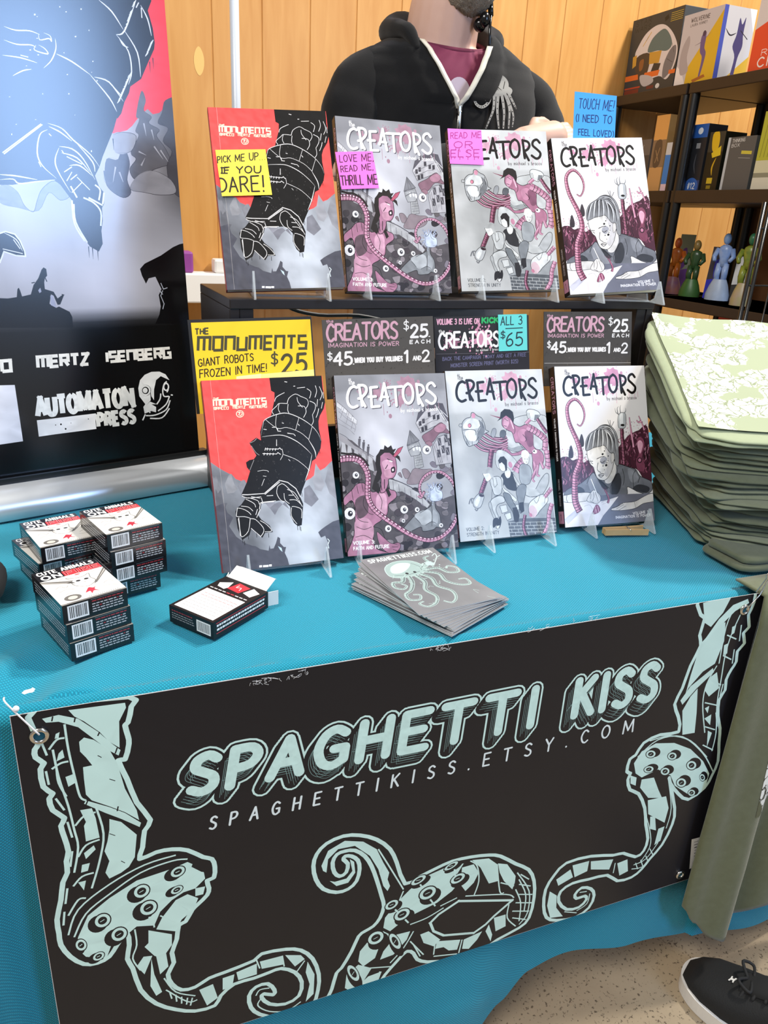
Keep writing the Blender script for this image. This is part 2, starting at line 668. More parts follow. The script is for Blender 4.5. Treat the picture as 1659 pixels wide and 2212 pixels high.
def noise2(x, y, s=1.0, o=0.0):
    return noise.fractal(Vector((x * s + o, y * s - o, o)), 1.0, 2.0, 4)

# ================================================================== SETTING
WALL_Y = 2.40
FLOOR_Z = -0.74


def wood_panel():
    m = mat('oak_panelling', 'c98f45', 0.42, spec=0.4)
    nt = m.node_tree
    b = nt.nodes['Principled BSDF']
    tc = nt.nodes.new('ShaderNodeTexCoord')
    mp = nt.nodes.new('ShaderNodeMapping')
    mp.inputs['Scale'].default_value = (9, 9, 0.9)
    nt.links.new(tc.outputs['Object'], mp.inputs['Vector'])
    n = nt.nodes.new('ShaderNodeTexNoise')
    n.inputs['Scale'].default_value = 3
    n.inputs['Detail'].default_value = 8
    n.inputs['Distortion'].default_value = 0.6
    nt.links.new(mp.outputs['Vector'], n.inputs['Vector'])
    r = nt.nodes.new('ShaderNodeValToRGB')
    r.color_ramp.elements[0].position = 0.3
    r.color_ramp.elements[0].color = rgb('bf8744') + (1,)
    r.color_ramp.elements[1].position = 0.75
    r.color_ramp.elements[1].color = rgb('cf9b58') + (1,)
    nt.links.new(n.outputs['Fac'], r.inputs['Fac'])
    nt.links.new(r.outputs['Color'], b.inputs['Base Color'])
    return m


# panelled wall: one mesh with V grooves
bm = NB()
g0 = at((456, 10), 1, WALL_Y).x
pitch = (at((1457, 10), 1, WALL_Y).x - g0) / 11.0
xs = []
for i in range(-9, 24):
    x = g0 + i * pitch
    xs += [(x - .0032, 0), (x - .001, .003), (x + .001, .003), (x + .0032, 0)]
prev = None
for x, d in xs:
    a, c = bm.verts.new((x, WALL_Y + d, FLOOR_Z)), bm.verts.new((x, WALL_Y + d, 2.3))
    if prev:
        bm.faces.new((prev[0], a, c, prev[1]))
    prev = (a, c)
w = obj('wall_back', bm, wood_panel())
tag(w, 'honey coloured wood panelled wall with vertical grooves', 'wall', kind='structure')
bm = NB()
# pale oval patch in the veneer
c = at((430, 132), 1, WALL_Y)
bm.faces.new([bm.verts.new((c.x + .018 * cos(a) * abs(cos(a)) ** .3, WALL_Y - .0006, c.z + .045 * sin(a))) for a in [2 * pi * k / 24 for k in range(24)]])
obj('veneer_patch', bm, mat('veneer_patch', 'e3b465', 0.4), w)

bm = NB()
add_box(bm, -3.6, 5.0, -6.0, 2.5, FLOOR_Z - .05, FLOOR_Z)
fm = mat('concrete', '8c7a62', 0.75, vary='ab9a7f', vscale=9, bump=0.3, bscale=120, bdist=.001)
nt = fm.node_tree
b_ = nt.nodes['Principled BSDF']
vo = nt.nodes.new('ShaderNodeTexNoise')
vo.inputs['Scale'].default_value = 210
vo.inputs['Detail'].default_value = 2
tc_ = nt.nodes.new('ShaderNodeTexCoord')
nt.links.new(tc_.outputs['Object'], vo.inputs['Vector'])
rp = nt.nodes.new('ShaderNodeValToRGB')
rp.color_ramp.elements[0].position = .30
rp.color_ramp.elements[0].color = (.12, .09, .07, 1)
rp.color_ramp.elements[1].position = .40
rp.color_ramp.elements[1].color = (1, 1, 1, 1)
nt.links.new(vo.outputs['Fac'], rp.inputs['Fac'])
mx = nt.nodes.new('ShaderNodeMix')
mx.data_type = 'RGBA'
mx.blend_type = 'MULTIPLY'
mx.inputs['Factor'].default_value = .8
src = b_.inputs['Base Color'].links[0].from_socket
nt.links.new(src, mx.inputs['A'])
nt.links.new(rp.outputs['Color'], mx.inputs['B'])
nt.links.new(mx.outputs['Result'], b_.inputs['Base Color'])
tag(obj('floor', bm, fm), 'tan speckled concrete floor', 'floor', kind='structure')

# white ledge on the wall behind the riser
za, zb = at((425, 590), 1, WALL_Y - .1).z, at((425, 655), 1, WALL_Y - .12).z
bm = NB()
add_box(bm, -0.3, 1.75, WALL_Y - .12, WALL_Y - .002, zb, za, bevel=.006)
tag(obj('trim_1', bm, mat('white_paint', 'e9e6e2', 0.5)), 'white ledge along the wood panelled wall', 'ledge', kind='structure')
c = at((404, 612), 1, WALL_Y - .06)
bm = NB()
add_box(bm, c.x - .05, c.x + .022, c.y - .04, c.y + .05, za, za + .075, bevel=.008)
pb = tag(obj('storage_box', bm, mat('purple_plastic', '8a3f8e', 0.5)), 'small purple box on the white wall ledge', 'box')
bm = NB()
add_box(bm, c.x + .10, c.x + .2, c.y - .03, c.y + .05, za, za + .05, bevel=.008)
tag(obj('paper_tray', bm, mat('white_plastic', 'dcdad6', 0.4)), 'white tray on the wall ledge behind the black riser', 'tray')

# ================================================================== TABLE, CLOTH
tb = thing('folding_table', 'long folding table under the teal cloth', 'table', (0.6, .4, FLOOR_Z))
bm = NB()
add_box(bm, -.98, 1.02, -.355, .345, .70, .73, bevel=.006)
obj('tabletop', bm, mat('white_plastic', 'dcdad6', .4), tb)
for sx in (-.9, .92):
    for sy in (-.27, .3):
        bm = NB()
        add_tube(bm, [(sx, sy, 0), (sx, sy, .70)], .0125)
        obj('leg', bm, mat('grey_steel', '6d6d70', .4, metal=.8), tb)

HEM = [(-.5, -.735), (.40, -.735), (.549, -.70), (.61, -.65), (.661, -.614), (.744, -.60), (.85, -.617), (.989, -.646), (1.143, -.668), (1.7, -.68)]


def interp(tab, x):
    if x <= tab[0][0]:
        return tab[0][1]
    for (a, b), (c, d) in zip(tab, tab[1:]):
        if x <= c:
            t = (x - a) / (c - a)
            t = t * t * (3 - 2 * t)
            return b + (d - b) * t
    return tab[-1][1]


def cloth_point(x, s):
    """s: 0 at the back edge of the table, 1 at the front edge, 2 at the hem"""
    wr = noise.noise(Vector((x * 4, s * 3, 0))) * .6 + noise.noise(Vector((x * 11, s * 7, 3))) * .4
    if s <= 1:
        y = .76 - s * (.76 - .022)
        z = -.0036 + .0030 * wr
        e = max(0, (s - .86) / .14)
        z += e * (.006 * noise.noise(Vector((x * 16 + s * 9, s * 4, 9))) - .001)
        e2 = max(0, min(1, (.16 - x) / .2)) * max(0, (s - .78) / .22)
        z += e2 * .011 * sin(x * 52 + s * 30 + 2 * wr)
        return (x, y, min(z, 0.004 if s > .88 else -.0004))
    t = s - 1
    R = .02
    hem = interp(HEM, x)
    L = R * pi / 2
    d = t * (L - hem)
    if d < L:
        a = d / R
        y, z = .022 - R * sin(a), -.003 - R * (1 - cos(a))
        k = a / (pi / 2)
    else:
        y, z = .002, -.003 - R - (d - L)
        k = 1
    deep = min(1, max(0, -z / .3))
    fold = (.006 + .012 * deep) * (sin(x * 19 + 1.5) * .5 + .5) + .006 * deep * wr
    if x < -.01:
        q = min(1, (-.01 - x) / .05)
        fold -= q * (.004 + .028 * deep) * (.55 + .45 * sin(x * 46 + 2 * z))
    if x > .98:
        fold *= .5
    if z < -.54:
        fold -= .02 * min(1, (-.54 - z) / .1) * (.6 + .4 * sin(x * 13 + .6))
    return (x, y + k * fold, z)


bm = NB()
NX, NS1, NS2 = 300, 90, 90
rows = []
sv = [i / NS1 for i in range(NS1)] + [1 + (i / NS2) ** 1.6 for i in range(NS2 + 1)]
for s in sv:
    rows.append([bm.verts.new(cloth_point(-.5 + 2.15 * i / NX, s)) for i in range(NX + 1)])
for a, b in zip(rows, rows[1:]):
    for i in range(NX):
        bm.faces.new((a[i], a[i + 1], b[i + 1], b[i]))


def cloth_mat():
    m = mat('teal_weave', '1499b4', 0.8, spec=0.25, sheen=0.15)
    nt = m.node_tree
    b = nt.nodes['Principled BSDF']
    tc = nt.nodes.new('ShaderNodeTexCoord')
    uv = tc.outputs['UV']
    waves = []
    for rot in (0.62, -0.95):
        mp = nt.nodes.new('ShaderNodeMapping')
        mp.inputs['Rotation'].default_value = (0, 0, rot)
        nt.links.new(uv, mp.inputs['Vector'])
        wv = nt.nodes.new('ShaderNodeTexWave')
        wv.inputs['Scale'].default_value = 115
        wv.inputs['Distortion'].default_value = 0.8
        wv.inputs['Detail'].default_value = 1
        nt.links.new(mp.outputs['Vector'], wv.inputs['Vector'])
        waves.append(wv.outputs['Fac'])
    mu = nt.nodes.new('ShaderNodeMath')
    mu.operation = 'MULTIPLY'
    nt.links.new(waves[0], mu.inputs[0])
    nt.links.new(waves[1], mu.inputs[1])
    r = nt.nodes.new('ShaderNodeValToRGB')
    r.color_ramp.elements[0].color = rgb('0b748c') + (1,)
    r.color_ramp.elements[0].position = 0.0
    r.color_ramp.elements[1].color = rgb('1899b2') + (1,)
    r.color_ramp.elements[1].position = 0.55
    nt.links.new(mu.outputs[0], r.inputs['Fac'])
    nt.links.new(r.outputs['Color'], b.inputs['Base Color'])
    bp = nt.nodes.new('ShaderNodeBump')
    bp.inputs['Strength'].default_value = .55
    bp.inputs['Distance'].default_value = .0012
    nt.links.new(mu.outputs[0], bp.inputs['Height'])
    nt.links.new(bp.outputs['Normal'], b.inputs['Normal'])
    return m


cl = obj('tablecloth', bm, cloth_mat(), smooth=True)
uvl = cl.data.uv_layers.new(name='weave')
# cloth length along x and along the drape, so the weave runs evenly over the edge
acc = [0.0]
for a, b in zip(sv, sv[1:]):
    pa, pb_ = cloth_point(.5, a), cloth_point(.5, b)
    acc.append(acc[-1] + math.dist(pa, pb_))
W1 = NX + 1
for lp in cl.data.loops:
    j, i = divmod(lp.vertex_index, W1)
    uvl.data[lp.index].uv = (-.5 + 2.15 * i / NX, acc[j])
tag(cl, 'teal woven tablecloth draped over the long table', 'tablecloth')

# ================================================================== RISER
ri = thing('display_riser', 'black wooden shelf riser carrying the upper row of comics', 'shelf', Matrix.Translation((.285, .386, 0)) @ Matrix.Rotation(.045, 4, 'Z'))
blk = mat('black_laminate', '1b1716', 0.35, spec=.4, vary='2a2422', vscale=20)
RW, RD, RH = .745, .215, .345
bm = NB()
add_box(bm, 0, RW, 0, RD, RH - .014, RH, bevel=.0015)
obj('top_board', bm, blk, ri)
for x in (0, RW - .014):
    bm = NB()
    add_box(bm, x, x + .014, 0.002, RD, 0, RH - .014, bevel=.001)
    obj('side_panel', bm, blk, ri)
for x in (.014, RW - .034):
    bm = NB()
    add_box(bm, x, x + .02, .004, .024, 0, RH - .014, bevel=.001)
    obj('post', bm, blk, ri)
bm = NB()
add_box(bm, .014, RW - .014, RD - .016, RD - .002, 0.0, .10)
obj('back_rail', bm, blk, ri)
bm = NB()
pts = [(.40, .74, .36), (.42, .70, .33), (.44, .68, .300), (.50, .69, .285), (.6, .70, .280), (.7, .71, .24), (.76, .71, .1), (.78, .70, .006)]
add_tube(bm, spline(pts, 5), .0035, 8)
tag(obj('power_cable', bm, mat('black_rubber', '101010', .5)), 'thin black cable looping under the riser top', 'cable')

# ================================================================== BOOKS
BOOKS = {
    'U1': (0.2868, 0.4142, 0.3536, -0.1120, 0.4327, 0.0527), 'U2': (0.4666, 0.4245, 0.3538, -0.0421, 0.3900, -0.0004),
    'U3': (0.6618, 0.4385, 0.3545, -0.1540, 0.4002, 0.0512), 'U4': (0.8489, 0.4139, 0.3543, -0.1382, 0.4062, 0.0821),
    'L1': (0.2414, 0.2346, 0.0075, -0.0096, 0.4434, 0.0187), 'L2': (0.4187, 0.2428, 0.0075, -0.1032, 0.4299, 0.0188),
    'L3': (0.5994, 0.2485, 0.0075, -0.0219, 0.4104, 0.0015), 'L4': (0.7917, 0.2572, 0.0079, -0.0772, 0.3963, 0.0054)}
BP = {k: pose(v[:3], *v[3:]) for k, v in BOOKS.items()}
BW, BH = .168, .26
paper = mat('page_paper', 'd8d2c6', .8)
cover_ink = ink('glossy_cover_ink', .32, .4)


def book(key, label, t, art_mesh, spine_col, spine_art=None, group=None, back='1a1a1c'):
    M = BP[key]
    o = thing('comic_book', label, 'book', M, group)
    bm = NB()
    add_box(bm, .001, BW - .0012, .001, BH - .001, -t + .0007, -.0007)
    obj('page_block', bm, paper, o)
    bm = NB()
    add_box(bm, 0, BW, 0, BH, -.0007, 0)
    fc = obj('front_cover', bm, mat('cover_' + spine_col, spine_col, .3), o)
    link('cover_print', art_mesh, cover_ink, fc)
    bm = NB()
    add_box(bm, 0, BW, 0, BH, -t, -t + .0007)
    obj('back_cover', bm, mat('cover_' + back, back, .3), o)
    bm = NB()
    add_box(bm, -.0008, 0.0, 0, BH, -t, 0, bevel=.0003, seg=1)
    sp = obj('spine', bm, mat('cover_' + spine_col, spine_col, .3), o)
    if spine_art:
        link('spine_print', spine_art, cover_ink, sp, Matrix.Translation((-.0008, 0, -t)) @ Matrix(((0, 0, -1, 0), (0, 1, 0, 0), (1, 0, 0, 0), (0, 0, 0, 1))))
    return o


acrylic = mat('clear_acrylic', 'e6edf0', .06, spec=1.0)
acrylic.node_tree.nodes['Principled BSDF'].inputs['Alpha'].default_value = .30


def easel(px_prongs, key, zt, t, label, group):
    """two clear L plates joined by thin cross strips; the prongs stand where the photo shows them"""
    yaw, lean = BOOKS[key][3], BOOKS[key][4]
    M = BP[key]
    base = Vector((M[0][3], M[1][3], zt))
    R = Matrix.Rotation(yaw, 3, 'Z')
    X, Yb = R @ Vector((1, 0, 0)), R @ Vector((0, 1, 0))
    o = thing('book_easel', label, 'stand', Matrix.Translation(base) @ R.to_4x4(), group)
    us = []
    for p in px_prongs:
        q = on_plane(p, base, Vector((0, 0, 1)))
        us.append(max(.012, min(BW - .014, (q - base).dot(X))))
    s, c = sin(lean), cos(lean)
    b0 = M[2][3] - zt
    th = t + .0012

    def bk(v, off):      # point v up the back of the book, off behind it
        return (v * s + (th + off) * c, b0 + v * c - (th + off) * s)
    prof = [(-.034, 0), (-.031, 0), (-.0115, .036), (-.0085, .035), (-.0035, b0 - .0012), bk(-.003, -th * .4), bk(.0, 0.0), bk(.12, 0.0), bk(.121, .004), bk(.05, .012), (.085, .004), (.085, 0)]
    prof[1] = (-.034, .0015)
    for u in us:
        bm = NB()
        vs0 = [bm.verts.new((u - .0015, a, z)) for a, z in prof]
        vs1 = [bm.verts.new((u + .0015, a, z)) for a, z in prof]
        bm.faces.new(vs0)
        bm.faces.new(vs1[::-1])
        for i in range(len(prof)):
            j = (i + 1) % len(prof)
            bm.faces.new((vs0[i], vs1[i], vs1[j], vs0[j]))
        obj('side_plate', bm, acrylic, o)
    if len(us) > 1:
        bm = NB()
        add_box(bm, us[0], us[1], .012, .05, 0.0, .003)
        obj('cross_strip', bm, acrylic, o)
    return o


PRONG = {'L1': [(537, 1252), (712, 1243)], 'L2': [(775, 1218), (962, 1190)], 'L3': [(1073, 1198), (1205, 1183)], 'L4': [(1298, 1170), (1412, 1152)],
         'U1': [(555, 652), (712, 650)], 'U2': [(818, 654), (962, 654)], 'U3': [(1065, 655), (1200, 652)], 'U4': [(1293, 653), (1408, 650)]}
THICK = {'U1': .012, 'L1': .012, 'U2': .014, 'L2': .014, 'U3': .014, 'L3': .014, 'U4': .018, 'L4': .018}
NAMEOF = {'1': 'red Monuments comic', '2': 'grey volume three comic', '3': 'silver volume two comic', '4': 'white volume one comic'}
for k in ('U1', 'U2', 'U3', 'U4', 'L1', 'L2', 'L3', 'L4'):
    row = 'upper' if k[0] == 'U' else 'lower'
    easel(PRONG[k], k, .345 if k[0] == 'U' else 0.0, THICK[k], 'clear acrylic easel holding the %s of the %s row' % (NAMEOF[k[1]], row), 'clear acrylic book easels')


# ================================================================== flat sheets: signs and sticky notes
def sheet_frame(corners, pt, n, extra=0.0):
    """corners TL TR BR BL in the photo, lying in the plane (pt, n) -> matrix at bottom left, size, picture->sheet map"""
    n = Vector(n).normalized()
    q = [on_plane(c, pt, n) for c in corners]
    w = ((q[1] - q[0]).length + (q[2] - q[3]).length) / 2
    h = ((q[0] - q[3]).length + (q[1] - q[2]).length) / 2
    X = ((q[2] - q[3]) + (q[1] - q[0])).normalized()
    X = (X - n * X.dot(n)).normalized()
    Y = n.cross(X)
    o = (q[0] + q[1] + q[2] + q[3]) / 4 - X * w / 2 - Y * (h / 2 + extra)
    M = Matrix(((X.x, Y.x, n.x, o.x), (X.y, Y.y, n.y, o.y), (X.z, Y.z, n.z, o.z), (0, 0, 0, 1)))
    f = homography(corners, [(0, h + extra), (w, h + extra), (w, extra), (0, extra)])
    return M, w, h + extra, f


def col3(M, i):
    return Vector((M[0][i], M[1][i], M[2][i]))

# ================================================================== COVER ART (drawn in the picture's own coordinates, laid on the sheets)
K = '14100f'


def shape(a, s, fill, out=K, ow=.5, smooth=True):
    pts = P(s)
    if smooth:
        pts = spline(pts, 4, True)
    if fill:
        a.up()
        a.raw([a.f(p) for p in pts], a.c(fill))
    if out:
        a.up()
        a.strip(pts + [pts[0], pts[1]], ow / 1000, a.c(out))
    if a.hatch and fill and out:
        q = [a.f(p) for p in pts]
        n = len(q)
        ar = sum(q[i - 1][0] * q[i][1] - q[i][0] * q[i - 1][1] for i in range(n))
        sz = math.sqrt(abs(ar) / 2)
        sg = 1 if ar > 0 else -1
        acc = 0
        rnd = random.Random(n)
        a.up()
        for i in range(n):
            p0, p1 = q[i - 1], q[i]
            d_ = math.dist(p0, p1)
            acc += d_
            if d_ < 1e-6 or acc < .0011:
                continue
            nx, ny = -(p1[1] - p0[1]) / d_ * sg, (p1[0] - p0[0]) / d_ * sg      # inward
            if ny * .8 - nx * .6 > .15:
                acc = 0
                L = sz * rnd.uniform(.08, .22)
                a.strip([p1, (p1[0] + nx * L * .5 + L * .1, p1[1] + ny * L * .5), (p1[0] + nx * L + L * .3, p1[1] + ny * L)], [.00042, .0003, .00006], a.c(out))


def splat(a, x, y, r, col, seed, n=11, lo=.45):
    rnd = random.Random(seed)
    pts = []
    for i in range(n * 2):
        ang = pi * i / n + rnd.uniform(-.1, .1)
        rr = r * (rnd.choice([.95, 1.0, 1.1, 1.35]) if i % 2 == 0 else rnd.uniform(lo + .15, .85))
        pts.append((x + rr * cos(ang), y + rr * sin(ang)))
    a.poly(pts, col, smooth=True)
    for i in range(n * 2):
        ang = rnd.uniform(0, 2 * pi)
        rr = r * rnd.uniform(1.0, 1.8)
        q = r * rnd.uniform(.04, .16)
        a.ell(x + rr * cos(ang), y + rr * sin(ang), q, q * 1.3, col, n=8)


def tentacle(a, s, w0, w1, dark, light, out=K, ticks=0, tcol=K, ow=1.0, k=6, mid=None, dash=None, power=1.0):
    """tapering arm along a centre line; widths in mm"""
    pts = spline(P(s), k)
    q = [a.f(p) for p in pts]
    n = len(q)
    W = [(w0 + (w1 - w0) * (i / (n - 1)) ** power) / 1000 for i in range(n)]
    a.up()
    a.strip(q, [w + 2 * ow / 1000 for w in W], a.c(out), local=True)
    a.up()
    a.strip(q, W, a.c(dark), local=True)

    def off(f):
        r = []
        for i in range(n):
            b, c = q[max(i - 1, 0)], q[min(i + 1, n - 1)]
            dx, dy = c[0] - b[0], c[1] - b[1]
            d = math.hypot(dx, dy) or 1e-9
            r.append((q[i][0] - dy / d * W[i] * f, q[i][1] + dx / d * W[i] * f))
        return r
    if light:
        a.up()
        a.strip(off(-.18), [w * .45 for w in W], a.c(light), local=True)
    if dash:
        a.up()
        o = off(.30)
        for i in range(0, n - 1, 2):
            a.strip(o[i:i + 2], [W[i] * .22] * 2, a.c(dash), local=True)
    if ticks:
        a.up()
        L, R = off(.5), off(-.5)
        acc = 0
        for i in range(1, n):
            acc += math.dist(q[i], q[i - 1])
            if acc > ticks / 1000:
                acc = 0
                a.strip([L[i], ((L[i][0] + R[i][0]) / 2 + (q[i][0] - q[i - 1][0]) * .4, (L[i][1] + R[i][1]) / 2 + (q[i][1] - q[i - 1][1]) * .4), R[i]],
                        [max(W[i] * .09, .0002)] * 3, a.c(tcol), local=True)


def logo_letters():
    s = {
        'C': '~388,235 350,222 308,255 284,330 284,400 303,452 345,482 395,462', 'R': '414,205 428,300 450,458|~408,208 466,208 500,245 488,305 432,368|436,372 484,468|408,372 446,368',
        'E': '618,228 545,236 552,350 560,476 646,468|524,352 604,346', 'A': '702,190 662,388|700,186 752,452|672,352 742,356|', 'T': '742,238 902,224|824,236 840,462',
        'O': '~970,190 925,235 914,320 935,400 975,436 1015,400 1028,310 1010,225 970,190', 'r': '1066,196 1078,300 1086,400 1092,440|~1066,200 1126,214 1150,262 1130,315 1082,350|1086,352 1140,466',
        'S': '~1274,222 1240,182 1196,206 1190,262 1240,312 1282,362 1272,418 1232,440 1178,402'}
    out = []
    for v in s.values():
        for part in v.split('|'):
            if part:
                p = P(part.lstrip('~'))
                out.append(spline(p, 4) if part[0] == '~' else p)
    return out


_c4 = crop(1175, 780, 1430, 1659)
_h4 = homography([(1198.6, 792.6), (1391, 789.6), (1414.7, 1122.7), (1220, 1140.7)], [(0, BH), (BW, BH), (BW, 0), (0, 0)])
LOGO = [[_h4(_c4(p)) for p in st] for st in logo_letters()]
LC = [_h4(_c4(p)) for p in ((960, 250), (620, 300), (440, 280), (870, 400), (720, 170), (768, 592), (300, 190), (890, 545), (1300, 525), (366, 200))]


def creators_logo(a, col, pink, ku=1.0, du=0.0, shadow=None, small=None):
    """the irregular hand-cut title over a paint splash"""
    f0 = a.f
    a.f = lambda p: p

    def g(p):
        return (p[0] * ku + du, p[1])
    c = g(LC[0])
    splat(a, c[0], c[1] + .004, .0165, pink, 5, 9, .6)
    c = g(LC[1])
    splat(a, c[0], c[1], .009, pink, 9, 8)
    c = g(LC[2])
    splat(a, c[0], c[1], .006, pink, 12, 7)
    c = g(LC[3])
    splat(a, c[0], c[1], .009, pink, 15, 9)
    c = g(LC[4])
    splat(a, c[0], c[1] - .004, .006, pink, 19, 9)
    c = g(LC[5])
    a.ell(c[0], c[1], .0026, .0034, pink)
    a.ell(c[0] - .004, c[1] + .006, .0009, .0013, pink, n=8)
    for dx, ln in ((-.038, .016), (.006, .018), (.03, .014), (.041, .012), (-.013, .010), (.047, .009)):
        x = g(LC[0])[0] + dx
        y = LC[0][1] - .022
        a.line([(x, y), (x, y - ln)], .7, pink, smooth=False, caps=1)
    if shadow:
        a.up()
        for st in LOGO:
            a.strip([(g(p)[0] + .0011, p[1] - .0011) for p in st], .0044, a.c(shadow), 2)
    a.up()
    for st in LOGO:
        a.strip([g(p) for p in st], .0040 if shadow else .0042, a.c(col), 2)
    sm = small or col
    p0, p1 = g(LC[6]), g(LC[9])
    a.text('the', p0, (p1[0], p1[1] - .001), -.0085, .9, sm, upv=(0, -1))
    p0, p1 = g(LC[7]), g(LC[8])
    a.text('by michael s bracco', p0, p1, -.0052, .75, sm, upv=(0, -1))
    a.f = f0


# ---------------------------------------------------------------- The Monuments
def art_monuments():
    a = Art(BW, BH)
    a.mottle, a.hatch = .30, True
    q = crop(425, 805, 755, 1659)
    h = homography([(430.7, 830.7), (699.5, 817), (741.8, 1202), (483, 1236)], [(0, BH), (BW, BH), (BW, 0), (0, 0)])
    a.f = lambda p: h(q(p))

    def bg(u, v):
        n = noise2(u * 3, v * 4, 1.6)
        b = .52 + .14 * n
        g = max(0, 1 - math.hypot((u - .68) * 1.3, (v - .18) * 1.1) / .55)
        d = max(0, .32 - u) * .9 * max(0, min(1, (.6 - v) * 2.2))
        b = b + .30 * g - d * .8
        return (b * .97, b * .985 + .012 * g, b * 1.03 + .01 * g)
    a.grid(34, 52, bg)
    red = 'f4524f'
    a.poly('-60,-40 1500,-40 1520,960 1490,975 1450,1010 1400,1060 1350,1085 1310,1030 1290,1130 1245,1170 1190,1195 900,1230 540,1230 515,1190 500,1212 420,1185 375,1135 350,1130 250,1080 145,1012 100,980', red)
    for s, c in (('150,1130 180,1180 205,1150 240,1260 300,1340 260,1420 310,1480 180,1480', '77777c'), ('200,1290 225,1340 255,1300 290,1440 330,1440 300,1500 350,1560 320,1640 390,1740 300,1800 210,1600', '606066'),
                 ('345,1140 370,1130 400,1230 440,1290 400,1330 330,1340 300,1240', '8c8c90'), ('500,1190 530,1250 545,1320 480,1340 440,1260', '84848a'),
                 ('1300,1010 1340,1080 1370,1170 1400,1230 1360,1310 1290,1290 1270,1200', '99999f'), ('1230,1240 1290,1330 1330,1390 1250,1470 1170,1420 1170,1280', '7c7c84'),
                 ('1440,1040 1480,1000 1510,1180 1540,1400 1450,1330 1400,1200', '8e8e94'), ('780,1470 850,1560 890,1490 960,1420 1010,1500 900,1420', '77777f'), ('730,1420 790,1490 850,1440 840,1400', '85858d')):
        a.poly(s, c)
    dk = '4e4e57'
    a.poly('190,1480 290,1440 330,1540 395,1590 350,1680 430,1790 540,1860 600,1880 640,1885 690,1915 780,1930 790,1870 800,1910 835,1905 860,1850 880,1785 905,1800 905,1850 945,1890 970,1890 955,1950 985,2010 1010,2100 1010,2250 200,2280', dk)
    a.poly('880,1880 920,1900 930,1940 905,1920', 'b9cdd6')
    a.poly('1320,1735 1360,1700 1400,1672 1480,1622 1570,1595 1640,1700 1640,2100 1405,2060 1400,1950 1430,1850 1395,1770 1350,1790', dk)
    a.line('1420,1800 1440,1820 1425,1860 1435,1900', 1, 'd5e2e6', smooth=False)
    # the great stone arm
    arm = ('785,30 1372,20 1385,200 1415,330 1395,420 1350,500 1335,560 1338,640 1365,770 1355,850 1300,960 1262,985 1230,1090 1195,1180 1150,1290 1125,1370 '
           '1157,1440 1150,1560 1140,1660 1100,1672 1060,1640 1020,1560 1018,1470 960,1415 900,1405 700,1440 690,1500 660,1560 700,1610 790,1670 825,1735 740,1745 712,1795 590,1705 570,1770 495,1820 445,1700 430,1600 420,1530 440,1490 480,1460 530,1390 485,1350 '
           '540,1230 580,1100 545,1060 535,1010 570,985 620,975 650,935 600,850 572,800 645,745 700,775 690,680 720,570 810,505 830,420 850,330 850,250 812,230')
    a.poly(arm, '171514')
    a.line(arm + ' 785,30', .55, '0b0a0a', smooth=False)
    wl = 'd9d5d2'
    # collars, plates, scales
    a.line('700,720 720,600 745,545 870,490 985,475 1120,520 1250,600 1330,690 1362,770', 1.0, wl, taper=1)
    a.line('700,735 800,720 940,715 1080,770 1190,850 1260,920', 1.0, wl, taper=1)
    a.line('745,545 880,640 985,630 1130,680 1230,760|870,490 860,600 880,660|1120,520 1080,660|1265,620 1225,760', .6, wl)
    a.line('1225,760 1290,870 1305,950|1260,920 1225,1080 1180,1200', 1.2, wl, taper=1)
    a.line('840,490 820,450 870,400 900,370 990,370|850,350 870,300 960,250|990,370 1010,310 1080,265 1140,290|1000,375 995,440 1010,475|1110,395 1180,400 1200,460 1170,520|1100,300 1110,350 1160,410|1140,290 1210,320 1225,370 1200,420|1210,205 1255,240 1240,310|1240,340 1300,370 1300,430 1270,490|1190,190 1100,200|1270,490 1280,560 1260,600|1305,170 1320,230 1300,300|1330,320 1320,400|1350,180 1380,260 1355,330|1390,240 1395,310|1340,420 1330,470 1310,520|1385,350 1370,420|900,370 890,430 910,470', .75, wl, k=3)
    a.line('960,130 990,135|1060,180 1080,178|870,760 870,830|930,580 950,585|880,640 885,670 920,670|990,690 1060,700 1080,720|1110,590 1125,610|820,630 850,630|725,650 760,655', .9, wl, smooth=False)
    a.line('740,862 890,862 905,850 925,870|715,912 870,915 885,900 915,920|750,850 740,880|770,850 765,880|800,855 795,880|830,855 825,880|860,855 855,880|735,905 730,930|770,905 765,930|800,905 795,930|835,905 830,930', .9, wl, smooth=False)
    a.line('945,920 1080,970 1180,1040 1230,1090|930,860 940,920 910,980|1000,970 1020,990|720,1090 770,1095 780,1110|720,1150 755,1155|735,1180 705,1255|660,1100 720,1090', .6, wl)
    a.line('490,1350 550,1350 735,1335 900,1195 990,1215 1080,1280 1130,1370|740,1345 905,1210', 1.2, wl, smooth=False)
    a.line('490,1365 560,1385 700,1370', .8, wl)
    a.line('590,830 640,900 680,930|575,800 620,780 650,750|620,980 575,1090', .8, '8e8a88')
    # thumb, fingers
    a.line('880,1260 870,1330 910,1400 960,1420|880,1260 930,1230 990,1270 1050,1340 1100,1400|950,1330 960,1400 1010,1440|985,1290 1060,1320 1110,1390|1000,1350 1060,1350|1010,1400 1080,1400 1130,1440|1035,1470 1070,1470 1140,1500 1140,1590|1030,1480 1030,1570 1090,1650|1110,1400 1150,1470', .8, wl, k=3)
    a.line('440,1490 500,1500 560,1530 590,1560|440,1490 430,1560 440,1580 520,1580 580,1595|450,1600 470,1720 490,1790 560,1730 580,1600|480,1470 560,1480 610,1520|530,1395 620,1440 640,1480|560,1380 660,1410 680,1450|590,1370 690,1385|580,1600 640,1610 720,1690 725,1740 690,1790|590,1700 690,1780|690,1620 760,1660 815,1725 740,1735|690,1500 650,1590|720,1440 700,1430 860,1410', .8, wl, k=3)
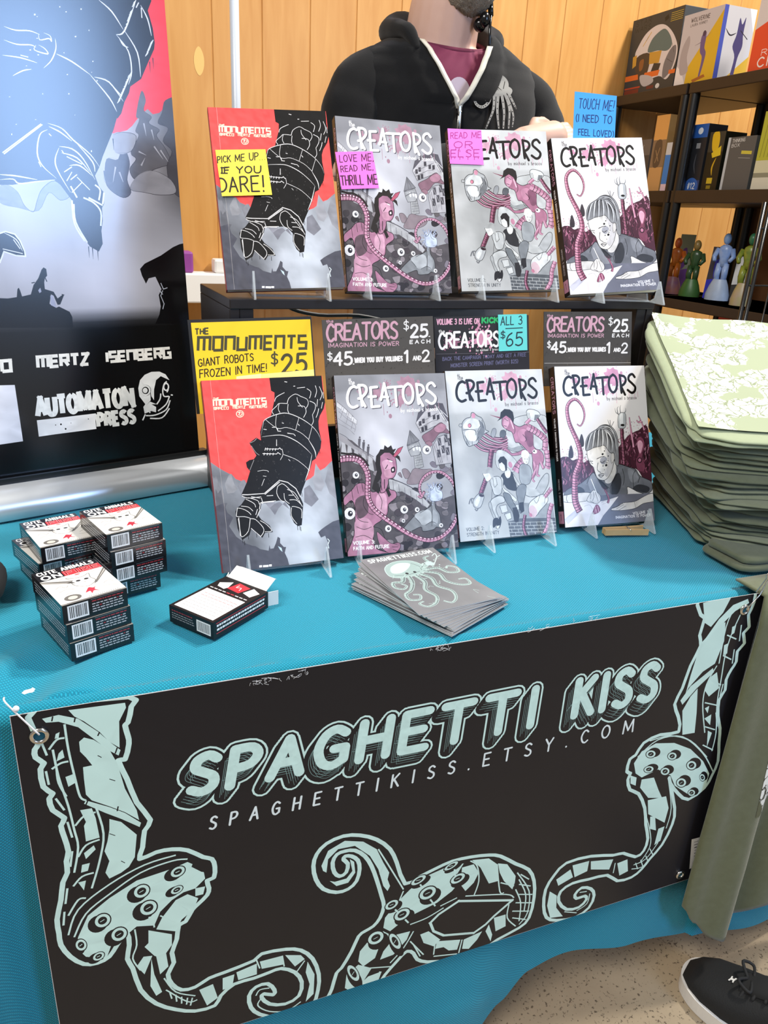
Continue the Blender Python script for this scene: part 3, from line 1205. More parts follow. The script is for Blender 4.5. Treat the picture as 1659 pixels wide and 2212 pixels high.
    for x0, y0, x1, y1 in ((455, 1590, 475, 1780), (700, 1380, 720, 1440), (760, 1360, 830, 1355), (690, 1440, 680, 1500), (660, 1500, 640, 1560), (720, 1430, 840, 1420)):
        a.line([(x0, y0), (x1, y1)], .9, wl, smooth=False)
    for x, y in ((500, 1830), (520, 1850), (560, 1790), (650, 1770), (780, 1770), (1095, 1690), (1120, 1690), (1130, 1700), (1345, 880), (1145, 1340)):
        a.line([(x, y - 20), (x + 3, y + 25)], .7, '171514', smooth=False)
    rnd = random.Random(4)
    for i in range(120):
        x, y = rnd.uniform(640, 1250), rnd.uniform(500, 1280)
        if 560 + (1280 - y) * .15 < x < 1230 - (y - 800) * .15:
            a.line([(x, y), (x + rnd.uniform(-10, 10), y + rnd.uniform(4, 16))], .25, '6d6967', smooth=False)
    cream = 'f3dcc0'
    a.text('THE', (165, 342), (228, 338), 26, .85, cream, font=TECH, caps=0)
    a.text('MONUMENTS', (170, 404), (755, 376), 64, 2.0, cream, font=TECH, caps=0, gap=.2)
    a.text('BRACCO', (175, 444), (335, 438), 26, .9, cream, font=TECH, caps=0)
    a.text('MERTZ', (386, 432), (522, 426), 26, .9, cream, font=TECH, caps=0)
    a.text('ISENBERG', (568, 424), (762, 414), 26, .9, cream, font=TECH, caps=0)
    a.ell(464, 487, 44, 40, cream)
    a.ell(464, 487, 36, 32, red)
    a.line('440,475 452,470 458,490 445,500|478,470 488,475 486,495 474,492|458,510 470,505 480,512|464,460 464,480', 1.1, cream)
    a.line('128,118 240,1040 300,1500 372,2150', .35, 'a8a29f', smooth=False)
    for x, y in ((695, 2092), (735, 2090), (765, 2088), (800, 2082)):
        a.poly([(x - 16, y - 10), (x + 14, y - 13), (x + 14, y + 8), (x - 16, y + 10)], 'f4f4f4')
    return a.mesh('monuments_cover_print')


def eye(a, x, y, r, iris='3b3b42'):
    a.ell(x, y, r * 1.08, r * 1.12, '1a1718', n=14)
    a.ell(x, y, r, r * 1.04, 'd8d6d8', n=14)
    a.ell(x + r * .1, y, r * .45, r * .5, iris, n=12)
    a.ell(x + r * .2, y - r * .15, r * .14, r * .14, 'f0f0f0', n=8)


# ---------------------------------------------------------------- volume three
def art_volume3():
    a = Art(BW, BH)
    a.mottle, a.hatch = .30, True
    q = crop(705, 795, 1005, 1659)
    h = homography([(719, 818.8), (962.4, 808), (990, 1180), (752.6, 1199.7)], [(0, BH), (BW, BH), (BW, 0), (0, 0)])
    a.f = lambda p: h(q(p))

    def bg(u, v):
        n = noise2(u * 4, v * 5, 1.4, 2.0)
        b = .62 + .07 * n
        g = max(0, 1 - math.hypot((u - .4), (v - .62)) / .38)
        b = b + .22 * g - .18 * max(0, .4 - v)
        if v > .9:
            b -= .06
        return (b * .985, b * .985, b * 1.02)
    a.grid(30, 46, bg)
    # rubble, bodies behind
    a.poly('150,1020 200,870 300,900 420,1000 540,1090 600,1180 640,1320 800,1340 920,1420 1080,1490 1250,1620 1600,1500 1620,2300 180,2330', '4f4a4d')
    rnd = random.Random(21)
    for i in range(170):
        x, y = rnd.uniform(160, 1580), rnd.uniform(1150, 2230)
        if y < 1150 + max(0, 700 - x) * .2 or (600 < x < 1250 and y < 1450):
            continue
        r = rnd.uniform(24, 60)
        c = rnd.choice(['5d5759', '6a6467', '3b3639', '77707a', '453d42', '857d82', '2c282b'])
        pts = [(x + r * cos(t) * rnd.uniform(.7, 1.2), y + r * sin(t) * rnd.uniform(.6, 1.1)) for t in [2 * pi * k / 7 for k in range(7)]]
        shape(a, pts, c, '1c191b', .35)
    # roller coaster left
    for x, y in ((120, 480), (180, 530), (240, 590), (300, 650)):
        shape(a, [(x, y - 40), (x + 60, y + 10), (x + 55, y + 60), (x - 10, y + 20)], 'c9c8cb', '6d6b70', .4, False)
    a.line('110,440 200,510 320,620|130,640 220,700 340,770|130,700 250,760 330,830|200,520 160,640|260,570 230,700|320,640 290,770|140,560 230,640 340,720 330,800', .6, '7c7a80')
    a.poly('150,830 230,870 330,960 500,1050 560,1110 540,1160 420,1080 300,990 150,900', '8d8a8e')
    for x in (180, 250, 330, 420, 500):
        a.poly([(x, 920 + (x - 180) * .5), (x + 40, 940 + (x - 180) * .5), (x + 70, 1120 + (x - 180) * .45), (x - 10, 1100 + (x - 180) * .4)], 'a9a8ac')
    a.line('150,820 230,860 330,950 480,1040 560,1090', .8, '57545a')
    for x, y in ((385, 900), (435, 940), (490, 990)):
        a.ell(x + 8, y - 36, 11, 13, '59565c', n=10)
        a.poly([(x - 10, y - 22), (x + 22, y - 22), (x + 16, y + 50), (x + 10, y + 90), (x - 2, y + 90), (x - 12, y + 40)], '59565c')
    # tilted town house, right
    shape(a, '1100,560 1270,430 1340,440 1480,660 1480,800 1330,700 1130,800 1070,690', 'b2b0b4', '2a282c', .6, False)
    a.poly('1100,560 1270,430 1400,440 1480,650 1440,660 1330,490 1180,540 1070,680', '55525a')
    a.line('1340,480 1480,700|1370,520 1480,620|1350,560 1400,560|1300,450 1420,640', .9, 'd5d4d6', smooth=False)
    for x, y in ((1120, 690), (1160, 660), (1190, 740), (1230, 580), (1290, 610), (1150, 760), (1340, 610)):
        a.poly([(x - 16, y - 26), (x + 16, y - 34), (x + 20, y + 20), (x - 12, y + 30)], '3d3a40')
    a.line('1090,700 1240,610 1330,560|1110,750 1260,660 1340,640', .7, '5d5a60', smooth=False)
    shape(a, '1270,960 1330,850 1480,790 1510,1150 1310,1180', 'aaa8ad', '2a282c', .6, False)
    for i, (x, y) in enumerate(((1350, 900), (1430, 860), (1395, 990), (1470, 900), (1340, 1040), (1450, 1010))):
        a.poly([(x - 20, y - 40), (x + 18, y - 48), (x + 30, y + 40), (x - 8, y + 50)], '47444b')
        a.line([(x - 14, y - 30), (x + 20, y + 36)], .4, 'c9c8cc', smooth=False)
    a.line('1290,950 1350,1160|1310,920 1370,1150|1410,850 1450,1120|1330,870 1390,1150', .5, '3d3a40', smooth=False)
    shape(a, '1150,830 1260,760 1300,720 1380,670 1440,740 1480,800 1360,800 1280,900 1200,920 1160,880', '7f5f6c', '2a2226', .6)
    shape(a, '1290,740 1380,680 1440,720 1400,780 1320,790', 'a67b8c', '2a2226', .4)
    # tower
    shape(a, '1040,1050 1130,1030 1160,1200 1060,1230', 'a3a4a6', '333136', .6, False)
    for i in range(5):
        a.line([(1050 + i * 4, 1070 + i * 30), (1140 + i * 3, 1050 + i * 30)], .4, '4c4a50', smooth=False)
    for i in range(4):
        a.line([(1062 + i * 20, 1050), (1082 + i * 20, 1210)], .35, '4c4a50', smooth=False)
    shape(a, '965,960 1100,900 1140,1000 1110,1060 1010,1080 980,1020', '9c9da0', '333136', .6, False)
    for x, y in ((1040, 985), (1080, 975), (1115, 990)):
        a.ell(x, y, 14, 32, 'd6d6d8', rot=-.2, n=10)
    a.line('960,960 1020,920 1100,900|980,1010 1060,960 1130,960', 1.3, '6b6b70')
    shape(a, '995,770 960,950 1110,890', '7b7b80', '333136', .6, False)
    a.line('995,780 1020,920|995,780 1060,905', .4, '4c4a50', smooth=False)
    eye(a, 1200, 1000, 52, '55535a')
    shape(a, '1180,920 1230,890 1270,930 1240,960 1210,940', '8b6a76', '2a2226', .4)
    # broken roofs middle
    for s in ('900,1240 960,1230 1010,1310 940,1340', '850,1290 880,1270 900,1330', '1000,1290 1050,1220 1160,1230 1260,1230 1240,1330 1100,1400 960,1400'):
        shape(a, s, '84777d', '2a2226', .5)
    a.poly('740,1350 830,1350 900,1400 1090,1500 1230,1640 1200,1680 1060,1580 900,1490 760,1500', 'a9a9ac')
    for i in range(6):
        x = 790 + i * 70
        a.line([(x, 1370 + i * 38), (x + 10, 1490 + i * 34)], .7, '66646a', smooth=False)
    a.line('740,1340 900,1390 1090,1490 1230,1620', 1.2, '3f3c42')
    # hair and torso of the horned figure
    pk, pl, pd = 'a3728a', 'c99bb0', '6c4458'
    shape(a, '210,1570 300,1480 360,1410 450,1400 520,1480 560,1500 650,1470 720,1450 760,1470 820,1490 830,1560 740,1640 725,1750 650,1830 560,1900 560,2050 600,2150 760,2210 760,2330 250,2330 330,2000 340,1700 300,1600 220,1660', pk, K, .9)
    a.poly('600,1540 700,1520 720,1640 700,1750 600,1700', pl, True)
    a.poly('350,1830 480,1800 560,1900 540,2050 380,2090 340,1960', 'bd8fa4', True)
    a.poly('345,1600 470,1540 500,1680 480,1760 380,1800', '5c4a52', True)
    a.line('345,1620 350,1750 400,1830 500,1850|450,1560 440,1650 500,1740 560,1760|620,1520 660,1600 650,1700|360,1900 450,1930 540,1900|350,2020 450,2000 540,2040|740,1640 820,1590|560,1900 650,1930 700,2040 770,2110|300,1480 320,1600|360,1420 380,1520|420,1400 440,1500', .7, K)
    shape(a, '600,1960 680,2020 770,2090 860,2080 880,2130 830,2190 760,2210 640,2120', pk, K, .7)
    a.line('770,2090 840,2100|780,2130 850,2130|790,2160 840,2170', .6, K)
    # head
    shape(a, '630,1100 680,1040 760,1030 810,1080 830,1150 835,1250 800,1330 740,1350 735,1400 700,1490 640,1500 650,1350 620,1250', pk, K, .9)
    a.poly('660,1150 730,1120 780,1150 790,1220 740,1290 690,1240', pl, True)
    a.poly('690,1250 780,1230 800,1290 760,1330 700,1320', 'b98a9e', True)
    shape(a, '770,1220 810,1205 815,1260 775,1270', '2a1c22', K, .4)
    a.poly('780,1230 800,1222 803,1250 782,1256', 'ddd2d6')
    a.line('720,1110 790,1140|730,1180 700,1230|640,1380 660,1480|690,1350 690,1460', 1.1, K)
    a.poly('750,1125 790,1140 780,1150 750,1140', 'f0eaec')
    a.poly('590,1080 620,1040 640,1000 680,1000 690,950 730,980 770,950 790,1000 830,990 800,1040 870,1080 885,1150 850,1110 800,1080 750,1040 690,1040 640,1080 640,1180 660,1280 640,1350 600,1400 560,1380 600,1260 580,1170', '28221f')
    a.poly('560,1380 620,1400 640,1480 620,1520 540,1460', '28221f')
    a.poly('730,1440 770,1530 740,1560 700,1470', '28221f')
    shape(a, '790,1080 850,990 912,962 880,1030 820,1090', 'b0566c', K, .6, False)
    # pale figure with burning skull
    shape(a, '910,1930 1040,1780 1130,1720 1240,1660 1250,1600 1290,1600 1300,1680 1350,1760 1360,1900 1310,1900 1270,1930 1150,1950 1120,1900 980,1960', '7d8084', K, .8)
    a.poly('1050,1760 1180,1700 1240,1720 1250,1830 1150,1880 1100,1830', 'a9adb1', True)
    a.poly('1270,1700 1330,1760 1320,1860 1270,1850', '989ca1', True)
    a.line('1250,1640 1260,1750 1255,1890|1110,1740 1200,1690|1060,1800 1120,1860|1180,1880 1250,1840 1310,1860', .6, K)
    for r, c in ((100, '8f95a6'), (80, 'a3adc4'), (62, 'c4cede')):
        splat(a, 1290, 1500, r * .8, c, 33, 9, .7)
    shape(a, '1220,1420 1245,1480 1290,1430 1300,1390 1330,1460 1380,1490 1380,1570 1320,1600 1240,1590 1225,1520', 'b9c3d6', '4b526a', .5)
    a.line('1230,1430 1240,1560|1300,1400 1310,1480 1350,1500|1330,1580 1390,1570', .6, '4b526a')
    eye(a, 350, 1305, 40)
    eye(a, 280, 1750, 66, '2a2830')
    eye(a, 925, 1700, 46)
    eye(a, 1080, 1700, 28)
    eye(a, 735, 1920, 38)
    eye(a, 915, 1830, 22)
    eye(a, 1365, 1880, 24)
    # the long tail
    tl = '~'
    a.line('170,1050 250,1060 330,1060 440,1120 500,1200', 3.0, '28221f')
    tentacle(a, '140,1130 260,1110 380,1130 460,1220 495,1330 490,1480 500,1580 560,1690 680,1790 830,1890 1000,1990 1180,2050 1330,2030 1450,1950 1530,1840 1570,1720 1580,1590 1540,1440 1470,1330 1360,1260 1240,1270 1150,1340 1110,1440 1130,1530 1160,1500 1130,1560 1090,1540', 9.5, 2.6, '7c4a62', 'c08da4', K, ticks=4.2, ow=.5, dash='e2c6d2', k=7, power=.8)
    creators_logo(a, 'f3eff0', 'a4808f', 1.0, .003, shadow='55525a')
    a.text('VOLUME 3:', (325, 2105), (575, 2088), 36, .95, 'efecee')
    a.text('FAITH AND FUTURE', (330, 2168), (745, 2138), 36, .95, 'efecee')
    return a.mesh('volume_three_cover_print')


# ---------------------------------------------------------------- volume two
def art_volume2():
    a = Art(BW, BH)
    a.mottle, a.hatch = .30, True
    q = crop(950, 790, 1220, 1659)
    h = homography([(963.5, 807), (1169.7, 798.6), (1202.8, 1145), (991.8, 1172)], [(0, BH), (BW, BH), (BW, 0), (0, 0)])
    a.f = lambda p: h(q(p))

    def bg(u, v):
        n = noise2(u * 3, v * 4, 1.7, 5.0)
        b = .73 + .07 * n
        d = math.hypot((u - .35), (v - .42) * .9)
        b = b - .13 * max(0, 1 - d / .42) + .07 * (v > .75)
        return (b * .985, b * .99, b * .985)
    a.grid(30, 46, bg)
    pk, pd, pl = 'a66f86', '5a2a3c', 'c797ab'
    gr, gl, gd = 'a9abac', 'cfd1d0', '5e6064'
    # big disc behind
    shape(a, '870,900 960,720 1080,660 1250,640 1420,680 1440,1000 1300,1100 1050,1130 900,1080', 'b9bbba', K, .7)
    a.poly('890,1030 950,1080 1080,1050 1200,1130 1050,1130 910,1090', '8f9293', True)
    # brush arm, upper right
    shape(a, '1150,600 1190,570 1290,590 1330,640 1290,690 1260,730 1180,700 1160,660', gl, K, .8)
    a.poly('1260,640 1320,640 1290,700 1250,720', '77797c')
    a.line('1165,620 1185,690|1185,620 1200,690', .5, K, smooth=False)
    tentacle(a, '1290,690 1350,780 1420,870', 5, 6, pd, pk, K, ticks=3, ow=.4)
    tentacle(a, '1200,700 1140,760', 5, 5, pk, pl, K, ticks=3, ow=.4)
    # cable bundle
    for s in ('480,1000 600,1080 750,1100 900,1060', '500,960 620,1040 780,1070 900,1030', '540,930 660,1000 800,1040 900,1000', '600,900 700,960 820,990 900,960', '460,1040 560,1110 700,1130 830,1100', '700,950 800,960 880,920'):
        tentacle(a, s, 3.2, 4.2, pd, '9c6076', K, ow=.4)
        a.line(s, .5, 'e3c3cf')
    shape(a, '680,920 700,840 740,830 750,880 720,950', '8b8d90', K, .6)
    shape(a, '800,930 810,860 860,850 880,900 850,950', '55575c', K, .6)
    # beast head
    shape(a, '300,860 300,770 350,710 410,690 420,640 450,630 500,670 560,700 600,790 610,850 650,870 600,900 540,950 500,1030 450,1050 380,1070 330,990 310,920', gr, K, .9)
    a.poly('320,780 400,710 500,720 540,800 470,840 330,840', gl, True)
    a.poly('340,880 430,850 480,900 480,990 400,1000 350,950', 'd6d8d7', True)
    a.poly('520,720 590,800 590,900 510,1000 500,900 540,820', '6f7174', True)
    a.ell(450, 670, 26, 34, 'c98aa0')
    a.ell(398, 800, 24, 28, K)
    a.ell(396, 800, 19, 22, 'c97f92')
    a.ell(280, 800, 24, 22, gr)
    a.ring(280, 800, 24, 22, .6, K)
    a.line('310,860 380,850 470,860 480,920|330,930 390,1050|480,1000 520,940|350,1000 370,1060|430,1000 430,1050|560,720 580,830|540,800 500,880', .8, K)
    # horned woman
    shape(a, '830,790 830,700 860,650 930,640 980,690 980,760 1060,800 1150,770 1230,860 1240,1010 1250,1060 1300,1120 1200,1150 1130,1080 1050,1010 1000,1000 960,880 900,850', pk, K, .9)
    a.poly('1040,860 1130,830 1190,900 1150,980 1070,980', 'b98299', True)
    a.poly('1130,860 1220,880 1240,1030 1180,1060 1140,970', '7d4f64', True)
    a.poly('850,720 900,700 920,760 880,830 850,800', pl, True)
    a.line('980,760 1000,850 980,900|1050,1010 1100,1080|1100,900 1150,960 1130,990|850,790 890,800|860,700 910,730', .8, K)
    a.poly('760,740 800,690 810,620 860,575 930,580 970,610 985,680 975,760 940,700 880,660 840,690 790,720', '25201e')
    a.line('800,690 740,675 670,655', 2.2, '7a3048', taper=2)
    a.line('940,720 980,830', 2.0, 'e6c4d0', taper=1)
    for s in ('1160,800 1260,850 1370,930 1400,990 1390,1110', '1420,1100 1440,1250 1420,1340'):
        tentacle(a, s, 11, 9, pk, pl, K, ticks=5, ow=.5)
    shape(a, '830,1130 870,1080 920,1110 960,1150 1060,1120 1120,1090 1100,1150 1000,1180 900,1170', pk, K, .7)
    a.line('840,1140 880,1110|850,1160 900,1130', .6, K)
    # boulder-pillow and tall shape
    shape(a, '750,1130 860,1120 1000,1230 1030,1330 960,1400 760,1340', 'babcbb', K, .6)
    a.ell(935, 1300, 26, 42, 'b87f94', rot=-.3)
    tentacle(a, '1000,1390 1040,1310 1110,1230', 12, 9, pk, pl, K, ticks=5, ow=.5)
    # arm with jar hand
    tentacle(a, '690,1110 670,1230 655,1360 600,1520 550,1660 530,1720', 8, 6.5, pd, '9c6076', K, ticks=3, ow=.5)
    shape(a, '440,1780 500,1700 560,1690 580,1740 540,1860 490,1890 440,1860', gr, K, .8)
    a.poly('460,1790 510,1730 530,1760 490,1860 455,1840', gl, True)
    a.line('440,1760 400,1770 380,1830|410,1770 420,1820|500,1890 480,1920 460,1900', 2.0, '6a6b6e', caps=1)
    a.ell(545, 1715, 34, 20, '2a1a20', rot=.3)
    # octopus and blond figure
    shape(a, '1220,1140 1270,1090 1340,1110 1380,1180 1370,1270 1330,1260 1310,1330 1260,1400 1230,1330 1230,1220', pk, K, .8)
    a.ell(1260, 1120, 30, 28, 'e6dfe2')
    a.ell(1250, 1115, 12, 12, '2a1a20')
    for s in ('1250,1250 1270,1380 1230,1480 1260,1520', '1340,1250 1370,1330 1340,1280', '1290,1330 1240,1430 1210,1480', '1300,1300 1290,1420 1330,1440'):
        tentacle(a, s, 5, 2, pk, pl, K, ow=.4)
    shape(a, '1050,1360 1080,1290 1150,1290 1200,1330 1220,1420 1190,1540 1100,1560 1060,1500', '94989b', K, .7)
    shape(a, '1090,1200 1130,1170 1180,1190 1180,1260 1150,1290 1110,1270', 'd9d9d6', K, .6)
    a.poly('1080,1180 1090,1120 1140,1105 1180,1140 1180,1190 1130,1170 1095,1200', 'e2e2dc', True)
    a.line('1120,1220 1135,1222|1155,1222 1168,1222|1140,1262 1160,1262', .6, K)
    # wall of bricks
    a.poly('770,1860 860,1840 1010,1800 1500,1800 1580,2400 960,2400 900,2080 850,1950', '8e9193')
    a.poly('900,2060 1060,2010 1530,1990 1580,2400 950,2400', '55585c')
    mort = 'b5b7b7'
    for j in range(9):
        y = 2060 + j * 44
        a.line([(880 + j * 14, y + 12), (1560, y - 22)], .8, mort, smooth=False)
        for i in range(9):
            x = 930 + i * 88 + (j % 2) * 44 + j * 8
            a.line([(x, y + 8 - (x - 900) * .05), (x + 8, y + 48 - (x - 900) * .05)], .8, mort, smooth=False)
    for s in ('790,1850 880,1830 900,1920 820,1950', '850,1960 930,1930 950,2010 890,2040', '1000,1830 1060,1820 1060,1890 1010,1900'):
        shape(a, s, 'c3c5c4', K, .6, False)
    # seated three
    shape(a, '1250,1640 1330,1500 1400,1410 1445,1420 1440,1540 1380,1660 1330,1700 1200,1720 1130,1680', gr, K, .8)
    shape(a, '1010,1660 1040,1580 1100,1550 1150,1590 1130,1700 1110,1800 1090,1920 1060,1930 1040,1800', '7b7f83', K, .8)
    a.poly('1150,1590 1260,1600 1330,1680 1200,1720 1140,1690', 'b5b7b6')
    shape(a, '810,1460 850,1410 930,1390 970,1420 1010,1560 1010,1640 900,1620 850,1560 830,1600', '2c2b2d', K, .6)
    shape(a, '810,1460 840,1500 840,1600 900,1650 980,1720 1020,1760 1000,1790 940,1740 850,1650 820,1580', 'c3c4c2', K, .6)
    shape(a, '970,1420 1010,1480 1060,1560 1030,1570 990,1500', 'b5b6b4', K, .5)
    shape(a, '860,1370 900,1340 940,1390 930,1460 890,1480 860,1430', 'd2d2cf', K, .5)
    shape(a, '780,1280 830,1230 880,1290 870,1370 830,1390 790,1350', 'd6d6d3', K, .5)
    a.poly('770,1250 800,1200 850,1190 890,1240 890,1370 870,1390 860,1310 820,1270 790,1290', '211d1c')
    shape(a, '840,1680 920,1690 970,1790 1010,1860 1050,1960 1030,2050 990,2050 960,1920 880,1800', '6d7174', K, .8)
    a.poly('960,1870 1020,1860 1050,1980 1040,2060 990,2060', '2a282a')
    a.poly('1050,1800 1110,1790 1120,1910 1080,1940 1050,1880', '2a282a')
    shape(a, '660,1520 700,1470 780,1460 820,1520 820,1640 790,1700 720,1700 690,1620', 'b9bbba', K, .8)
    shape(a, '570,1420 620,1360 690,1370 700,1450 660,1510 620,1530 590,1480', 'd5d5d2', K, .6)
    a.poly('565,1400 620,1340 690,1350 715,1410 710,1470 680,1470 650,1420 590,1430', 'a3a4a3', True)
    shape(a, '670,1780 760,1720 830,1720 860,1790 770,1830 740,1900 770,2000 720,2010 680,1880', 'b4b6b5', K, .8)
    shape(a, '640,1830 670,1800 700,1920 740,2010 710,2020 660,1900', 'a0a2a2', K, .6)
    for s in ('700,2040 740,2010 770,2030 740,2110 700,2140', '740,2130 790,1990 810,2040 800,2110 770,2160 740,2150'):
        shape(a, s, '252325', K, .4)
    a.poly('745,2120 790,2110 770,2160 745,2150', 'd0d0d0')
    a.line('700,1480 720,1600 760,1560|740,1470 760,1570|690,1620 680,1780|790,1700 720,1730', .6, K)
    # foot of the robot, right
    shape(a, '1190,1800 1330,1690 1420,1700 1430,1780 1330,1900 1290,1960 1230,1990 1180,1920', gl, K, .8)
    a.poly('1180,1880 1230,1830 1290,1900 1270,1980 1210,1990', 'cdb3ba', True)
    a.ell(1205, 1960, 20, 28, 'b8788c', rot=-.5)
    a.line('1250,1760 1280,1800 1310,1760|1330,1690 1300,1780|1400,1700 1390,1800', .6, K)
    tentacle(a, '1490,1800 1450,1940 1440,2080 1380,2230 1400,2330', 7, 6, pk, pl, K, ticks=4, ow=.5)
    tentacle(a, '1130,1960 1110,2120 1150,2250 1190,2340', 5, 4, pd, pk, K, ticks=3, ow=.5)
    tentacle(a, '1480,1600 1420,1680 1390,1720', 6, 5, pk, pl, K, ticks=3, ow=.5)
    creators_logo(a, '17110f', 'c79aac', 1.04, .001, small='4b4547')
    q2 = crop(940, 660, 1440, 1659)
    a.f = lambda p: h(q2(p))
    a.text('VOLUME 2:', (218, 1620), (345, 1605), 24, .85, '55575a')
    a.text('STRENGTH IN UNITY', (222, 1658), (455, 1632), 24, .85, '55575a')
    return a.mesh('volume_two_cover_print')


# ---------------------------------------------------------------- volume one
def art_volume1():
    a = Art(BW, BH)
    a.mottle, a.hatch = .30, True
    a.f = lambda p: _h4(_c4(p))
    pk, pl, pd = 'b5748e', 'd9a0b4', '4a2733'

    def bg(u, v):
        b = .865 + .02 * noise2(u * 4, v * 4, 2)
        return (b, b * .985, b * .985)
    a.grid(10, 14, bg)

    def crowd(poly, seed, n, box):
        a.poly(poly, '46222f', True)
        rnd = random.Random(seed)
        for i in range(n):
            x, y = rnd.uniform(box[0], box[2]), rnd.uniform(box[1], box[3])
            r = rnd.uniform(20, 60)
            c = rnd.choice(['2a171d', '5d2f40', '7c4156', '201318', '995a72', '341c25'])
            a.line([(x, y), (x + rnd.uniform(-25, 25), y - r * 1.2), (x + rnd.uniform(-40, 40), y - 2.4 * r)], rnd.uniform(1, 3.4), c, taper=2)
        for i in range(n // 3):
            x, y = rnd.uniform(box[0], box[2]), rnd.uniform(box[1] - 60, box[3])
            a.line([(x, y), (x + rnd.uniform(-8, 8), y - 30), (x + rnd.uniform(-14, 14), y - 60)], .7, 'd99cb2', taper=1)
        for i in range(n):
            x, y = rnd.uniform(box[0], box[2]), rnd.uniform(box[1] - 240, box[1] + 40)
            a.ell(x, y, rnd.uniform(3, 8), rnd.uniform(4, 10), rnd.choice([pk, '2a171d', pk]), n=7)
    crowd('215,1400 330,1340 400,1390 470,1370 560,1420 640,1380 700,1500 720,1600 560,1720 470,1800 300,1830 250,1830', 3, 55, (240, 1430, 690, 1760))
    crowd('1040,1230 1110,1130 1180,1040 1260,990 1330,960 1460,930 1520,1660 1400,1640 1290,1500 1040,1500', 8, 80, (1060, 1080, 1480, 1560))
    shape(a, '1300,1120 1340,1050 1400,1090 1410,1200 1370,1320 1420,1440 1400,1540 1320,1520 1290,1400 1330,1280', '7c4156', K, .5)
    a.poly('1310,1150 1350,1100 1390,1160 1350,1290', pl, True)
    a.ell(1345, 1380, 34, 40, '2a171d')
    a.ell(1345, 1380, 20, 26, 'b0708a')
    for s in ('1200,780 1215,900 1230,1000 1260,1200', '1330,760 1390,900 1410,960', '1300,820 1330,850 1370,830'):
        tentacle(a, s, 1.2, 3.6, pk, pl, K, ow=.4)
    a.line('895,815 930,900 950,960|930,820 940,900|985,840 950,910', 1.3, '5d5d60', taper=1)
    for x, y in ((380, 1290), (530, 1130)):
        shape(a, [(x, y - 110), (x + 30, y - 20), (x + 25, y + 60), (x - 30, y + 60), (x - 30, y - 20)], '3a3236', K, .4)
    # robot hand
    tentacle(a, '1095,930 1100,1060 1115,1200 1130,1440', 5.5, 7.5, pd, '9c6076', K, ticks=3.2, ow=.5)
    shape(a, '1040,800 1060,730 1110,715 1150,750 1150,900 1110,940 1050,920', 'b3b6b9', K, .8)
    a.poly('1070,750 1110,730 1110,900 1070,890', 'dadcdd', True)
    a.ell(1105, 890, 28, 16, K)
    a.line('1050,740 1010,710 1000,650|1075,715 1070,650 1080,610|1040,730 1030,660 1050,630|1130,725 1150,690 1145,650', 2.0, '77797c', taper=2)
    # hoodie and body
    shape(a, '275,1880 330,1800 470,1740 560,1680 640,1610 700,1560 800,1650 900,1690 960,1640 1010,1450 1070,1440 1200,1480 1290,1510 1350,1600 1480,1660 1515,1700 1520,1800 1440,1850 1330,1830 1250,1790 1170,1760 1160,1870 950,1880 760,1880 640,1870 400,1900', '6a6c73', K, .9)
    for s in ('700,1570 760,1680 840,1790 920,1870 700,1870 620,1700', '1180,1500 1280,1540 1330,1640 1250,1700 1200,1640'):
        a.poly(s, '85878e', True)
    for s in ('960,1660 1050,1560 1090,1700 1040,1850 950,1870', '480,1760 560,1800 560,1860 470,1840', '1250,1790 1330,1720 1480,1760 1440,1840', '760,1650 830,1690 900,1780 830,1790'):
        a.poly(s, '34353a', True)
    a.line('1010,1450 1030,1560 960,1700 930,1780 940,1860|700,1560 760,1650 850,1730 920,1780|1290,1520 1250,1600 1260,1760|1100,1500 1130,1620 1110,1740|1350,1610 1320,1700|640,1620 600,1720', .8, K)
    # neck, face
    a.poly('960,1440 1010,1440 1010,1560 940,1700 860,1700 880,1620', 'cfccca', True)
    shape(a, '605,1265 630,1190 720,1170 850,1180 960,1260 1000,1290 985,1400 950,1540 880,1650 810,1668 745,1630 705,1520 690,1480 650,1440 615,1350', 'dedad6', K, .8)
    a.poly('850,1200 960,1270 990,1300 960,1500 890,1620 850,1560 900,1440 880,1300', 'c3c0c2', True)
    a.poly('790,1370 850,1330 890,1370 850,1440 800,1430', '9a9aa2', True)
    shape(a, '945,1300 985,1280 1000,1330 975,1400 945,1420', 'cfcbc8', K, .5)
    a.line('740,1370 800,1340 850,1330|790,1400 820,1420 860,1390|640,1400 690,1400|660,1420 690,1440|760,1420 750,1520 800,1560|770,1590 810,1575 850,1580|760,1590 800,1625 845,1590|770,1600 840,1597', 1.0, '2b2829')
    for x, y, r in ((825, 1300, 14), (850, 1255, 8), (905, 1325, 8), (875, 1455, 16), (830, 1465, 8), (760, 1355, 5), (900, 1390, 6), (850, 1520, 5), (885, 1420, 7)):
        a.ell(x, y, r, r * 1.2, '1a1718', rot=.6, n=9)
    # hair
    shape(a, '585,1240 590,1120 640,1020 740,950 800,900 880,885 960,920 1020,1010 1045,1150 1050,1440 1000,1430 985,1290 930,1280 850,1180 790,1190 700,1210 620,1250', '8d8e92', K, .8)
    rnd = random.Random(2)
    for i in range(17):
        t = i / 16
        x0, y0 = 660 + t * 260, 1010 - 70 * sin(t * 3)
        x1, y1 = 590 + t * 370, 1240 - 30 * sin(t * 3.1) + 20 * t
        a.line([(790 + t * 60, 965), (x0, y0 + 20), ((x0 + x1) / 2 - 10 + 30 * t, (y0 + y1) / 2), (x1, y1)], rnd.uniform(.8, 2.2), ('211f20', 'c9cacc', '3b3a3d')[i % 3], taper=1)
    a.line('730,970 800,900 900,900 980,980 1020,1120 1030,1400|800,960 900,950 980,1060 1000,1260|760,960 860,920 960,970 1010,1100|900,960 980,1100 1010,1300', 1.4, '2b292b', taper=1)
